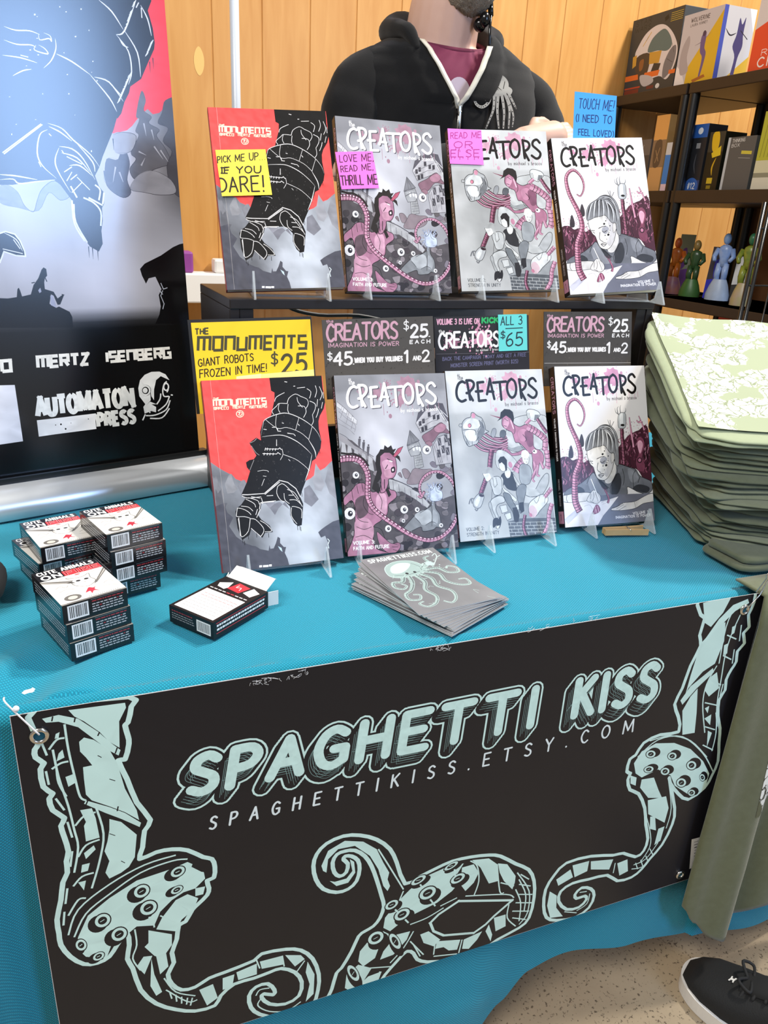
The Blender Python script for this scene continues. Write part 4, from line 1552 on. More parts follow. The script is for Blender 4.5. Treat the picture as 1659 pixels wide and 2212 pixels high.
    a.line('840,920 930,930 1000,1050 1030,1250', 1.2, 'd2d3d5', taper=1)
    # desk, paper, arms
    a.poly('760,1885 920,1870 1370,1850 1580,1835 1620,2420 700,2420', '6a6b78')
    a.poly('250,1990 420,1990 700,1985 880,1950 1045,1895 930,2050 830,2170 690,2420 250,2420', 'e3dedf')
    a.poly('280,2230 420,2110 400,2100 520,2110 330,2300', 'b9b8c6')
    shape(a, '255,1900 330,1880 480,1850 650,1850 700,1930 610,1960 400,1990 260,1975', 'cfccc9', K, .7)
    a.line('320,1880 310,1940 330,1985', .8, K)
    shape(a, '600,1960 640,1870 690,1810 740,1830 790,1890 790,1960 740,2000 680,1990', 'd6d2cf', K, .7)
    a.line('690,1830 700,1900 680,1960|720,1830 740,1900 760,1970|660,1860 650,1940|640,1960 700,1990', .7, '3a3737')
    a.line('660,1650 700,1750 770,1920', 1.3, 'eceaea', smooth=False)
    a.line('668,1650 708,1750 778,1920', .4, K, smooth=False)
    shape(a, '1560,1850 1560,1950 1400,1990 1280,2060 1120,2090 1000,2095 945,2090 960,2062 1040,2030 1110,1985 1270,1965 1390,1900 1480,1855', 'd3cfcc', K, .7)
    a.line('1110,1990 1030,2040 960,2065|1120,2010 1020,2070|1150,2030 1050,2090|1270,1970 1290,2050', .6, '4a4747')
    tentacle(a, '895,1990 910,1930 880,1850 850,1800', 3.6, 1.2, '7c3a52', pk, K, ow=.4)
    a.line('880,1860 840,1790 800,1760|890,1840 870,1780 850,1760', 1.0, '7c3a52', taper=2)
    shape(a, '680,2140 720,2030 760,2020 790,2090 740,2140', '8a4560', K, .5)
    a.line('720,2040 715,2130|750,2030 770,2120|730,2080 740,2140', .9, 'e3b9c8', smooth=False)
    a.line('560,2040 640,2020 680,2080|800,1990 850,1960 900,2000|820,2010 870,1990', .4, '8a868a')
    tentacle(a, '465,880 515,905 560,830 572,740 545,640 485,560 430,535 370,570 332,640 332,740 360,870 410,990 460,1100 500,1220 515,1340 490,1450 440,1580 430,1700 430,1850 442,1990 500,2120', 1.2, 11.5, '8a4d64', 'cf93a8', K, ticks=3.6, ow=.45, k=8)
    rnd = random.Random(6)
    creators_logo(a, '15100f', 'c890aa', 1.0, 0.0, small='4b4547')
    a.text('VOLUME 1:', (1255, 2150), (1475, 2120), 34, .85, 'dedde2')
    a.text('IMAGINATION IS POWER', (1010, 2210), (1500, 2168), 34, .85, 'dedde2')
    return a.mesh('volume_one_cover_print')


def spine_art(h, t, title, sub, author, num):
    """reads down the spine: sheet x across the spine, y up"""
    a = Art(t, h)
    a.f = lambda p: p
    a.poly([(0.0002, 0.0002), (t - .0002, 0.0002), (t - .0002, h - .0002), (0.0002, h - .0002)], '1a1416')
    if title:
        a.text('CREATORS', (t * .30, h - .016), (t * .30, h - .075), .008, 1.2, 'c890aa', upv=(1, 0))
        a.text(sub, (t * .36, h - .083), (t * .36, h - .152), .0045, .8, 'e9e4e6', upv=(1, 0))
        a.text(author, (t * .36, h - .182), (t * .36, h - .225), .0045, .6, 'a9a0a4', upv=(1, 0))
        a.poly([(.001, .006), (t - .001, .006), (t - .001, .026), (.001, .026)], 'b47c92')
        a.text(num, (t * .42, .0115), (t * .58, .0115), .010, 1.0, '1a1214', upv=(0, 1), sx=.008)
    return a.mesh('spine_print')


ART = {'1': art_monuments(), '2': art_volume3(), '3': art_volume2(), '4': art_volume1()}
SP = {k: spine_art(BH, .014 if k != '4' else .018, True, s, 'MICHAEL S BRACCO', n) for k, s, n in (('2', 'VOLUME 3 FAITH AND FUTURE', '3'), ('3', 'VOLUME 2 STRENGTH IN UNITY', '2'), ('4', 'VOLUME 1 IMAGINATION IS POWER', '1'))}
SPC = {'1': '8c2f2f', '2': '1c1618', '3': '1c1618', '4': '17120f'}
LBL = {
    'U1': 'red and grey giant hand comic under a yellow sticky note, upper row', 'U2': 'grey horned figure comic under a pink sticky note, upper row',
    'U3': 'silver comic in the upper row whose title is half hidden by a pink note', 'U4': 'white comic at the right end of the upper row, below the blue note',
    'L1': 'red and grey giant hand comic standing on the teal cloth below the yellow sign', 'L2': 'grey horned figure comic standing behind the postcards in the lower row',
    'L3': 'silver comic of a seated trio in the lower row, below the teal price note', 'L4': 'white comic at the right end of the lower row, beside the shirt pile'}
for k in ('U1', 'U2', 'U3', 'U4', 'L1', 'L2', 'L3', 'L4'):
    n = k[1]
    book(k, LBL[k], THICK[k], ART[n], SPC[n], SP.get(n), 'comics on the %s row' % ('upper' if k[0] == 'U' else 'lower'), back='5d1f1f' if n == '1' else '1a1a1c')

# ================================================================== NOTES AND SIGNS
note_ink = ink('matte_paper_ink', .65, .3)


def flat_sheet(name, label, cat, key, off, corners, col, thick=.0003, extra=0.0, group=None, draw=None, cr=None, board=None, tilt=0.0):
    M = BP[key]
    n = col3(M, 2)
    pt = Vector((M[0][3], M[1][3], M[2][3])) + n * off
    if off < -.01:      # a sign stands more upright than the comic in front of it
        pt = M @ Vector((0, BH + .002, off))
        n = Matrix.Rotation(BOOKS[key][3], 3, 'Z') @ Vector((0, -cos(radians(13)), sin(radians(13))))
    if name == 'sticky_note' and key == 'L3':
        pt = pt + n * .0012
    Ms, w, h, f = sheet_frame(corners, pt, n, extra)
    if tilt:
        Ms = Ms @ T(0, h, 0) @ Matrix.Rotation(tilt, 4, 'X') @ T(0, -h, 0)
    o = thing(name, label, cat, Ms, group)
    bm = NB()
    add_box(bm, 0, w, 0, h, -thick, 0)
    sh = obj('sheet', bm, mat('sheet_' + col, col, .7), o)
    a = Art(w, h)
    a.f = (lambda p: f(cr(p))) if cr else f
    a.poly([(0, 0), (w, 0), (w, h), (0, h)], col) if False else None
    draw(a)
    a.put('writing', note_ink, sh)
    if board:
        bm = NB()
        add_box(bm, -.004, w + .002, 0, h + .004, -thick - .003, -thick)
        obj('backing_board', bm, mat('black_board', '191614', .6), o)
    return o


c6 = crop(430, 220, 980, 1659)
c7 = crop(940, 220, 1440, 1659)
c4b = crop(1200, 0, 1659, 1659)
c8 = crop(390, 640, 980, 1659)
cz = crop(940, 660, 1440, 1659)
PEN = '2b241c'


def d(a):
    a.text('PICK ME UP', (122, 392), (392, 382), 44, 1.4, PEN, jit=.06)
    a.text('...', (400, 384), (430, 382), 10, 1.0, PEN)
    a.text('IF YOU', (150, 466), (408, 462), 42, 1.9, PEN, jit=.05)
    a.line('143,427 196,427|143,466 196,466', 1.9, PEN, smooth=False)
    a.text('DARE!', (138, 602), (432, 578), 100, 2.4, PEN, jit=.04)


flat_sheet('sticky_note', 'yellow sticky note daring you to pick up the red comic of the upper row', 'note', 'U1', .0008, [(465, 319.5), (573, 326.7), (587.5, 418), (479.7, 429.5)], 'f7dc45', draw=d, cr=c6, group='handwritten notes on the upper comics', tilt=-.03)


def d(a):
    p = '3d1434'
    a.text('LOVE ME,', (922, 392), (1140, 388), 46, 1.2, p, jit=.06)
    a.text('READ ME,', (926, 460), (1135, 445), 40, 1.2, p, jit=.06)
    a.text('THRILL ME', (922, 548), (1156, 536), 62, 1.8, p, jit=.04)


flat_sheet('sticky_note', 'pink sticky note reading love me on the grey comic of the upper row', 'note', 'U2', .0008, [(726, 326.7), (807, 328.4), (815, 405.6), (735, 411.6)], 'f06ccb', draw=d, cr=c6, group='handwritten notes on the upper comics', tilt=-.03)


def d(a):
    p = '9c2f78'
    a.text('READ ME', (108, 265), (324, 260), 44, 1.1, p, jit=.06)
    a.text('OR', (136, 332), (270, 332), 46, 1.2, p)
    a.text('ELSE', (116, 400), (318, 396), 52, 1.3, p)
    a.line('150,332 150,345|175,334 175,350|262,332 275,345|120,400 120,418|145,400 145,412|182,400 182,418|205,400 205,410|240,398 240,418|285,398 285,418|312,398 312,410|180,350 180,362|235,352 235,364', 1.0, p, smooth=False)


flat_sheet('sticky_note', 'pink sticky note reading or else over the title of the silver upper comic', 'note', 'U3', .0008, [(964.7, 276.4), (1038, 281.8), (1045.5, 356), (973.8, 355)], 'f273d6', draw=d, cr=c7, group='handwritten notes on the upper comics', tilt=-.02)


def d(a):
    p = '1d2b63'
    a.text('TOUCH ME!', (186, 832), (450, 864), 74, 1.3, p, jit=.06)
    a.text('(I NEED TO', (162, 942), (442, 958), 58, 1.4, p, jit=.06)
    a.text('FEEL LOVED)', (182, 1060), (462, 1066), 52, 1.3, p, jit=.06)


flat_sheet('sticky_note', 'blue note reading touch me standing up behind the white upper comic', 'note', 'U4', -.0195, [(1243, 195), (1329.5, 209.7), (1330.6, 297.5), (1236.5, 294)], '3da0ee', draw=d, cr=c4b, extra=.05, group='handwritten notes on the upper comics')


def d(a):
    g = '4a4630'
    a.text('THE', (82, 236), (160, 230), 34, 1.9, g, font=TECH, caps=0)
    a.text('MONUMENTS', (104, 330), (760, 316), 78, 3.7, g, font=TECH, caps=0, gap=.24)
    a.text('GIANT ROBOTS', (112, 424), (438, 388), 44, 1.4, PEN, jit=.08)
    a.text('FROZEN IN TIME!', (124, 490), (524, 456), 46, 1.4, PEN, jit=.08)
    a.text('$', (548, 418), (590, 415), 72, 2.2, g)
    a.text('25', (618, 470), (770, 460), 112, 4.2, g)
    a.poly('340,485 490,470 492,505 342,515', 'f7e9a8')
    a.poly('490,472 820,446 826,485 494,508', 'fbe58a')


flat_sheet('price_sign', 'yellow giant robots price sign behind the red lower comic', 'sign', 'L1', -.0165, [(409, 699), (665.6, 688.5), (683.4, 817), (429, 828.5)], 'f8cc1e', draw=d, cr=c8, extra=.04, board=True, thick=.0006)


def price(a, pts, white='e6e2de', pink='cf9fae'):
    th, cr_, im, d25, e25, ea, d45, e45, wh, o1, an, o2 = pts
    rnd = random.Random(3)
    f0 = a.f
    a.f = lambda p: p
    for i in range(260):
        x, y, r = rnd.uniform(0, a.w), rnd.uniform(0, a.h), rnd.uniform(.0004, .0016)
        a.poly([(x + r * cos(t) * rnd.uniform(.4, 1.4), y + r * sin(t) * rnd.uniform(.4, 1.4)) for t in (0, 1.2, 2.5, 3.7, 5)], rnd.choice(['45403a', '57514a', '3a3631']))
    a.f = f0
    a.text('the', *th, .8, pink)
    a.text('CREATORS', *cr_, 3.6, pink, gap=.14, jit=.1)
    a.text('IMAGINATION IS POWER', *im, 1.0, pink)
    a.text('$', *d25, 1.6, white)
    a.text('25', *e25, 3.6, white)
    a.text('EACH', *ea, 1.4, white, gap=.5)
    a.text('$', *d45, 1.6, white)
    a.text('45', *e45, 3.4, white)
    a.text('WHEN YOU BUY VOLUMES', *wh, 1.9, white, gap=.3)
    a.text('1', *o1, 3.4, white)
    a.text('AND', *an, 1.6, white)
    a.text('2', *o2, 2.8, white)
    for x, y in ((e25[1][0] + 8, e25[1][1] - 2), (e45[1][0] + 6, e45[1][1] - 2)):
        a.line([(x, y), (x + 9, y)], 1.4, white, smooth=False)


def d(a):
    price(a, [((880, 166), (920, 160), 20), ((886, 272), (1314, 254), 98), ((897, 311), (1325, 298), 24), ((1350, 206), (1382, 204), 56), ((1396, 250), (1496, 246), 74),
              ((1392, 288), (1514, 283), 20), ((895, 390), (925, 388), 46), ((936, 418), (1044, 413), 74), ((1062, 402), (1350, 390), 26), ((1366, 400), (1388, 399), 68), ((1416, 388), (1464, 386), 24), ((1474, 396), (1514, 394), 66)])


flat_sheet('price_sign', 'dark price sign standing behind the grey lower comic, next to the yellow sign', 'sign', 'L2', -.0185, [(692, 691.6), (932, 682.7), (943, 805), (706.5, 817.8)], '4b4641', draw=d, cr=c8, extra=.03, group='dark price signs', thick=.0012)


def d(a):
    price(a, [((792, 84), (832, 80), 20), ((797, 186), (1200, 182), 96), ((806, 227), (1206, 226), 24), ((1232, 142), (1262, 141), 56), ((1272, 184), (1368, 183), 80),
              ((1268, 224), (1385, 224), 22), ((806, 302), (832, 301), 46), ((838, 336), (940, 333), 72), ((958, 328), (1228, 325), 26), ((1240, 336), (1262, 335), 70), ((1288, 328), (1334, 327), 24), ((1344, 338), (1384, 337), 68)])
    a.line('795,412 1420,408', .4, 'd8d4d0', smooth=False)


flat_sheet('price_sign', 'dark price sign standing behind the white lower comic at the right end', 'sign', 'L4', -.0225, [(1170.6, 673.6), (1359.6, 673.6), (1368, 789.6), (1178.7, 794)], '3f3a35', draw=d, cr=cz, extra=.03, group='dark price signs', thick=.0012)


def d(a):
    a.poly('-40,340 700,325 720,490 -40,520', '221f24')
    a.line('10,345 690,332', .5, '6a666b', smooth=False)
    a.text('VOLUME 3 IS LIVE ON', (6, 138), (300, 130), 36, 1.6, 'dba3b8')
    a.text('KICK', (322, 124), (436, 120), 34, 2.6, '2fae62')
    splat(a, 330, 240, 70, 'c88aa2', 5, 12)
    splat(a, 120, 260, 45, '8f5c72', 8, 9)
    a.text('the', (22, 198), (62, 194), 22, .8, 'e6e2de')
    a.text('CREATORS', (26, 306), (452, 288), 104, 3.6, 'efebe9', gap=.14, jit=.1)
    a.text('by michael s bracco', (290, 326), (460, 318), 16, .6, 'd6d2d0')
    a.text('BACK THE CAMPAIGN TODAY AND GET A FREE', (56, 392), (655, 362), 24, 1.0, '5b5a78')
    a.text('MONSTER SCREEN PRINT (WORTH $25)', (116, 440), (600, 412), 26, 1.0, '5b5a78')


flat_sheet('price_sign', 'black live campaign sign behind the silver lower comic', 'sign', 'L3', -.0185, [(935, 686), (1137.4, 679.6), (1148, 798.6), (944, 806)], '1a171b', draw=d, cr=cz, extra=.03, group='dark price signs', thick=.0012)


def d(a):
    p = '25323a'
    a.text('ALL 3', (466, 142), (618, 134), 60, 1.5, p, jit=.05)
    a.line('502,166 626,160', 1.3, p, smooth=False)
    a.text('$', (472, 238), (505, 236), 52, 1.5, p)
    a.text('65', (516, 290), (632, 284), 92, 2.2, p)


flat_sheet('sticky_note', 'teal sticky note giving the price for all three on the black sign', 'note', 'L3', -.0185, [(1072.6, 679.6), (1135, 678.7), (1142, 755.8), (1081, 758.9)], '63cfc9', draw=d, cr=cz)

# ================================================================== ROLL-UP POSTER on the left
pA, pB = at((0, 1043), 2, .045), at((443, 977), 2, .045)
Xp = (pB - pA).normalized()
lean = radians(4)
Np = Vector((Xp.y, -Xp.x, 0)).normalized()
Np = (Np * cos(lean) + Vector((0, 0, 1)) * sin(lean)).normalized()
e0, e1 = on_plane((430, 970), pB, Np), on_plane((355, 0), pB, Np)
Yp = (e1 - e0).normalized()
Xq = Yp.cross(Np)
PW, PH = .66, 1.3
bp = e0 - Yp * .03 - Xq * PW
MP = Matrix(((Xq.x, Yp.x, Np.x, bp.x), (Xq.y, Yp.y, Np.y, bp.y), (Xq.z, Yp.z, Np.z, bp.z), (0, 0, 0, 1)))
IP = MP.inverted()
po = thing('pull_up_poster', 'tall glossy pull up poster of a giant dark hand, left of the comics', 'poster', T(pA.x - .2, pA.y - .06, 0))
ppo = po.matrix_world.inverted()


def pmap(cr):
    def f(p):
        v = IP @ on_plane(cr(p), bp, Np)
        return (v.x, v.y)
    return f


cA, cB = crop(0, 0, 460, 1659), crop(0, 500, 480, 1659)
a = Art(PW, PH)
a.mottle = .2
a.f = pmap(cA)
vb = pmap(cB)((700, 640))[1]


def bg(u, v):
    y = v * PH
    n = noise2(u * 3, v * 6, 1.5, 3)
    b = .68 + .10 * n
    b -= .35 * max(0, u - .9) / .1 * max(0, min(1, (y - vb - .1) / .1))
    t = max(0, min(1, (y - vb + .012) / .024))
    b = .045 + (b - .045) * t
    return (b * .98, b * .98, b * 1.05)


a.grid(26, 120, bg)
red = 'f0323c'
a.poly('-2000,-1500 1400,-1500 1400,830 1300,800 1270,850 1240,880 1190,890 1150,850 1090,900 1030,980 990,1015 890,1040 600,1000 -2000,900', red)
tr = [('1100,710 1135,780 1120,860 1180,910 1160,960 1240,1010 1220,1060 1290,1160 1330,1270 1260,1300 1180,1330 1060,1400 1010,1320 1060,1240 1020,1190 1080,1060 1055,1020 1085,930 1060,900', '63636c'),
      ('1290,780 1400,830 1500,1500 1350,1500 1300,1300 1340,1180 1270,1100 1310,1000 1230,960 1260,880', '4a4a52'), ('950,1100 985,1180 1010,1280 990,1400 1020,1500 960,1540 860,1480 820,1400 830,1240 920,1240', '565662'),
      ('880,1050 960,1030 1060,1060 1020,1180 900,1190', '9a9aa4'), ('0,1450 60,1440 140,1500 190,1600 260,1650 290,1560 330,1470 430,1410 540,1520 470,1560 380,1500 300,1640 150,1620 0,1580', '8589a8'),
      ('1100,1350 1200,1330 1330,1400 1370,1500 1250,1520 1130,1500 1020,1480 1030,1420', '8d8d97')]
for s, c in tr:
    a.poly(s, c, True)
    a.line(s, .8, '3b3b44', smooth=True, taper=1)
for s in ('1120,960 1140,1060|1180,1010 1200,1090|1080,1180 1140,1210|1200,1140 1270,1240|1100,1290 1130,1230|1250,1170 1310,1260|930,1340 960,1420|900,1300 880,1420',):
    a.line(s, 2.5, 'a9a9b4', taper=2)
arm = ('-2000,-1500 1180,-1500 1175,0 1145,80 1185,220 1200,330 1195,380 1150,480 1095,610 1010,670 1000,720 965,790 940,880 910,920 885,1010 840,1120 800,1220 775,1300 740,1370 '
       '770,1450 810,1500 810,1590 795,1620 800,1720 790,1800 800,1900 770,1960 700,1920 610,1790 575,1720 560,1560 470,1440 420,1400 300,1410 100,1440 0,1440 -300,1500 -2000,1500')
a.poly(arm, '14141a')
a.line('1175,0 1145,80 1185,220 1200,330 1195,380 1150,480 1095,610 1010,670 1000,720 965,790 940,880 910,920', 2.2, '0a0a0d', smooth=False)
wl = 'd4d8e4'
a.line('1060,0 970,240 905,270|970,240 1070,410 1095,600|905,270 1000,400 1025,560 1000,660|770,0 870,90 960,230|1025,560 940,760|735,600 850,640 960,790|700,580 850,760 910,870|850,640 940,740|440,420 560,480 700,580', 2.0, wl, taper=1)
a.line('1095,40 1150,150 1180,280|1100,60 1105,140|1000,370 960,350 925,290|1080,20 1060,60', 2.0, wl, taper=1)
a.line('30,205 120,235 230,240 310,270|30,310 130,345 240,350 280,370|300,260 310,310 380,300 400,320 390,280 340,255|280,350 270,390 370,420 350,380 300,350|430,300 435,380 400,470 340,530|160,430 220,445|20,430 160,450 290,490|100,590 180,550 245,540', 1.6, wl, taper=1)
a.line('20,1190 320,965|30,1200 330,970|370,960 480,1000 570,1090 700,1200 775,1300|380,985 470,1030 560,1100|600,1120 720,1260 740,1340|370,1010 310,1050 290,1190 330,1290 440,1390|460,1150 430,1240 450,1330 550,1500|460,1140 560,1160 650,1240 740,1400|480,1190 600,1230 700,1340|520,1220 640,1280|540,1290 620,1290 720,1370|0,1360 120,1370 290,1400|0,1400 100,1395 150,1430 280,1415 430,1400|500,1340 560,1300|550,1400 600,1360', 2.0, wl, taper=1)
a.line('560,1560 580,1740 660,1880|575,1590 590,1730 680,1890|650,1540 730,1580 785,1650 785,1760|690,1540 800,1600|810,1500 800,1590|600,1540 550,1450|740,1440 780,1480 770,1560', 2.4, wl, taper=0)
a.line('300,1260 320,1300|380,1040 400,1060|480,1170 500,1200|560,1340 520,1410|600,1380 700,1480|560,1500 640,1420', 1.3, wl)
rnd = random.Random(3)
for i in range(60):
    t = rnd.random()
    x, y = 980 + 80 * t, 230 - 230 * t
    if i % 3 == 0:
        x, y = 1020 - 90 * t, 570 + 220 * t
    if i % 3 == 1:
        x, y = 1150 + 45 * t, 420 - 110 * t
    a.line([(x, y), (x - 20, y + 22)], .9, wl, smooth=False)
for i in range(26):
    x, y = rnd.uniform(60, 800), rnd.uniform(40, 1200)
    a.ell(x, y, rnd.uniform(2, 8), rnd.uniform(2, 8), wl, n=7)
for x, y in ((690, 1920), (720, 1930), (760, 1940), (1165, 480), (1190, 450), (880, 1080), (810, 1330)):
    a.line([(x, y), (x + 6, y + 90)], 1.6, '14141a', smooth=False, taper=2)
a.f = pmap(cB)
# finger at the left border
shape(a, '-80,40 40,0 110,20 150,70 185,150 190,185 120,180 30,150 0,230 -80,240', '14141a', wl, 2.0, False)
a.line('30,10 120,60 170,150|20,130 170,165|100,60 150,130', 1.6, wl, taper=1)
dk = '08080b'
a.poly('-200,490 60,500 125,490 130,430 140,420 150,440 165,485 230,470 250,400 285,350 310,285 325,268 345,280 352,330 335,350 330,380 335,430 400,450 430,500 470,470 476,480 450,545 430,548 400,480 380,470 370,540 420,570 440,560 520,600 540,640 545,720 -200,720', dk)
a.poly('375,480 395,475 415,540 420,570 380,550', '9a9eb6')
a.poly('285,440 300,420 310,450 295,460', '9a9eb6')
a.line('330,330 350,375|260,380 235,385|460,470 480,475', 1.4, dk)
a.poly('1500,60 1340,95 1290,118 1200,180 1080,240 1045,280 1060,330 1090,390 1110,350 1160,338 1190,400 1205,430 1185,475 1200,560 1190,620 1160,690 1500,690', dk)
a.line('1200,385 1220,430 1250,420|1215,440 1200,480 1225,540 1215,580|1190,440 1215,470', 1.3, 'a9adba', smooth=False)
cr_ = 'f1ede6'
a.text('MERTZ', (284, 1016), (660, 990), 78, 5.0, cr_, font=TECH, caps=0)
a.text('ISENBERG', (797, 974), (1272, 940), 70, 4.6, cr_, font=TECH, caps=0)
a.text('CO', (-60, 1052), (82, 1040), 78, 5.0, cr_, font=TECH, caps=0)
a.text('AUTOMATON', (282, 1378), (996, 1296), 128, 8.0, 'f4f2ee', gap=.20, caps=0)
a.text('PRESS', (736, 1456), (1008, 1424), 92, 6.6, 'f4f2ee', gap=.24, caps=0)
a.poly('275,1410 400,1396 716,1358 712,1420 720,1474 400,1516 290,1532', 'f1eeee')
for x, y, r in ((415, 1445, 4), (455, 1440, 7), (490, 1474, 7), (660, 1400, 4), (530, 1430, 3)):
    a.ell(x, y, r, r, dk, n=8)
a.poly('-60,1150 110,1146 172,1566 -60,1600', 'e9e7f0')
# robot head emblem
w_ = 'ecebea'
a.poly('1040,1230 1032,1170 1045,1110 1080,1070 1130,1048 1190,1046 1235,1066 1265,1110 1200,1080 1165,1110 1150,1180 1150,1260 1130,1230 1120,1170 1125,1260 1090,1300 1120,1270 1170,1290 1130,1290 1165,1310 1165,1350 1130,1340 1080,1360 1070,1310 1085,1290', w_)
a.ell(1088, 1187, 40, 42, dk)
a.ring(1086, 1187, 32, 34, 3, w_)
a.ell(1084, 1187, 18, 20, w_)
a.line('1245,1120 1225,1140 1215,1190 1225,1230 1260,1230|1240,1160 1255,1180 1245,1200|1200,1210 1195,1250 1170,1290|1275,1220 1290,1222|1265,1230 1240,1290 1180,1340|1270,1260 1240,1330 1160,1370 1090,1375|1265,1320 1210,1390 1120,1395|1085,1365 1065,1410|1120,1355 1110,1330', 2.2, w_, taper=0)
a.ell(1240, 1160, 18, 26, dk)
a.ring(1240, 1160, 18, 26, 2.4, w_)
bm = NB()
add_box(bm, 0, PW, -.02, PH, -.0008, 0)
sheet = obj('poster_panel', bm, mat('poster_back', 'c9c9cb', .5), po, ppo @ MP)
a.put('poster_print', ink('glossy_poster_ink', .2, 1.0), sheet)
Rp = Matrix(((Xp.x, -Np.x, 0, pA.x), (Xp.y, -Np.y, 0, pA.y), (0, 0, 1, 0), (0, 0, 0, 1)))
Rp = Matrix(((Xp.x, -Xp.y, 0, pA.x), (Xp.y, Xp.x, 0, pA.y), (0, 0, 1, 0), (0, 0, 0, 1)))
L = (pB - pA).length
prof = [(-.052, .0), (-.056, .012), (-.050, .030), (-.034, .042), (-.008, .046), (.03, .042), (.045, .02), (.045, 0)]
bm = NB()
add_loft(bm, [[Vector((x, a_, b)) for a_, b in prof] for x in (-.34, L - .006)])
obj('base_housing', bm, mat('brushed_aluminium', 'd3d6d9', .3, metal=.55), po, ppo @ Rp, smooth=True, angle=40)
for x0, x1 in ((L - .006, L + .010), (-.356, -.34)):
    bm = NB()
    add_loft(bm, [[Vector((x, a_ * 1.03, b * 1.06)) for a_, b in prof] for x in (x0, x1)])
    obj('end_cap', bm, mat('black_plastic', '141414', .35), po, ppo @ Rp, smooth=True, angle=40)
bm = NB()
add_box(bm, -.34, L, -.014, -.008, .044, .054)
obj('clamp_rail', bm, mat('black_plastic', '141414', .35), po, ppo @ Rp)

# ================================================================== VINYL BANNER on the table front
BY = -.012
v0, v1 = at((20, 1545), 1, BY), at((1655, 1280), 1, BY)
vz = at((1490, 1898), 1, BY).z
VW, VH = v1.x - v0.x, (v0.z + v1.z) / 2 - vz
VO = Vector((v0.x, BY, vz))
MB_ = Matrix(((1, 0, 0, VO.x), (0, 0, -1, VO.y), (0, 1, 0, VO.z), (0, 0, 0, 1)))
ba = thing('vinyl_banner', 'black vinyl banner with mint tentacles hung on the front of the teal cloth', 'banner', MB_)
bm = NB()
add_box(bm, 0, VW, 0, VH, -.0006, 0)
bs = obj('banner_sheet', bm, mat('banner_edge', 'cfcac6', .5), ba)


def bmap(cr=None):
    def f(p):
        q = at(cr(p) if cr else p, 1, BY)
        return (q.x - VO.x, q.z - VO.z)
    return f


MI, DK = 'cbe9de', '18171c'
a = Art(VW, VH)
a.mottle = .10
a.f = lambda p: p
a.poly([(0.0006, 0.0006), (VW - .0006, 0.0006), (VW - .0006, VH - .0006), (0.0006, VH - .0006)], DK)
b1, b2, b3 = bmap(crop(0, 1480, 700, 1659)), bmap(crop(640, 1780, 1240, 1659)), bmap(crop(1140, 1240, 1659, 1181))


def sucker(x, y, rx, ry, rot=-.5, sh=(-.5, .45)):
    a.ell(x + rx * sh[0], y + ry * sh[1], rx * 1.15, ry * 1.1, DK, rot)
    a.ell(x, y, rx, ry, DK, rot)
    a.ell(x, y, rx * .86, ry * .84, MI, rot)
    a.ell(x, y, rx * .52, ry * .50, DK, rot)
    a.line([(x - rx * .25, y + ry * .2), (x + rx * .2, y - ry * .15)], .9, MI, smooth=False)


def outline(s, w=5.4):
    pts = spline(P(s), 2, True)
    a.up()
    a.raw([a.f(p) for p in pts], a.c(DK))
    a.up()
    a.strip(pts + pts[:2], w / 1000, a.c(MI), 2)


def pieces(ss):
    for s in ss:
        a.poly(s, MI)


a.f = b1
outline('185,120 660,60 672,110 655,190 640,205 655,260 660,300 640,380 605,385 650,480 700,600 770,690 740,745 730,830 715,890 800,855 880,840 960,845 1040,880 1085,890 1100,930 1095,985 1060,1000 1070,1040 1060,1075 1015,1120 985,1150 950,1210 915,1230 905,1300 880,1370 890,1420 860,1480 880,1530 930,1560 1000,1545 1070,1500 1150,1470 1300,1410 1340,1375 1460,1352 1540,1357 1600,1400 1632,1480 1628,1560 1600,1640 1530,1686 1420,1700 1330,1685 1285,1650 1275,1590 1310,1545 1370,1528 1405,1560 1400,1585 1350,1580 1340,1600 1380,1632 1460,1632 1530,1590 1545,1520 1510,1470 1440,1450 1380,1470 1300,1500 1200,1530 1130,1590 1100,1640 1000,1668 900,1660 800,1630 720,1560 680,1450 652,1400 662,1330 650,1270 600,1330 560,1390 500,1422 430,1428 360,1390 312,1330 302,1270 292,1200 312,1100 322,1010 345,960 340,900 350,850 330,780 312,720 330,680 270,640 252,580 270,555 222,520 207,430 225,400 182,370 178,330 200,290 165,215')
pieces(['350,128 640,90 645,115 610,185 612,320 560,290 510,240 430,185 380,160', '215,172 300,152 400,172 500,237 570,297 617,332 607,360 560,335 480,275 400,215 300,187 235,192',
        '405,290 430,268 480,280 560,330 600,400 640,530 700,640 712,690 640,650 560,620 470,590 440,560 430,480 425,420 472,410 440,370 410,340', '440,590 560,624 640,654 722,704 715,726 620,684 540,654 430,607',
        '560,685 620,700 700,765 690,880 660,930 620,960 560,990 540,960 560,900 535,850 550,800 560,740', '410,640 470,630 490,680 510,780 440,800 430,720 440,700',
        '285,250 305,240 300,270 280,275', '300,350 320,330 330,370 290,390', '335,470 375,455 385,500 350,520', '430,860 480,820 490,840 440,890', '420,920 460,910 450,950 415,960', '400,1010 440,1000 430,1050'])
a.line('330,200 350,330 385,480 410,570 440,590|250,330 290,280 330,270|265,430 310,400 350,390|290,430 300,500 340,570|270,330 300,470 350,620 380,740 400,830 380,960|385,720 430,670 490,650|400,880 440,820 510,790|375,1030 420,980 480,960|490,620 530,760 510,900 470,1040|350,1180 400,1100 440,1090|215,300 240,360|235,440 250,510|285,580 330,640|345,700 370,780|370,850 360,930|345,1040 335,1120|330,1160 325,1230', 2.2, MI)
a.line('380,1290 440,1170 560,1070 720,960 880,900 960,890|350,1280 400,1150 560,1020 740,920 900,870', 2.0, MI)
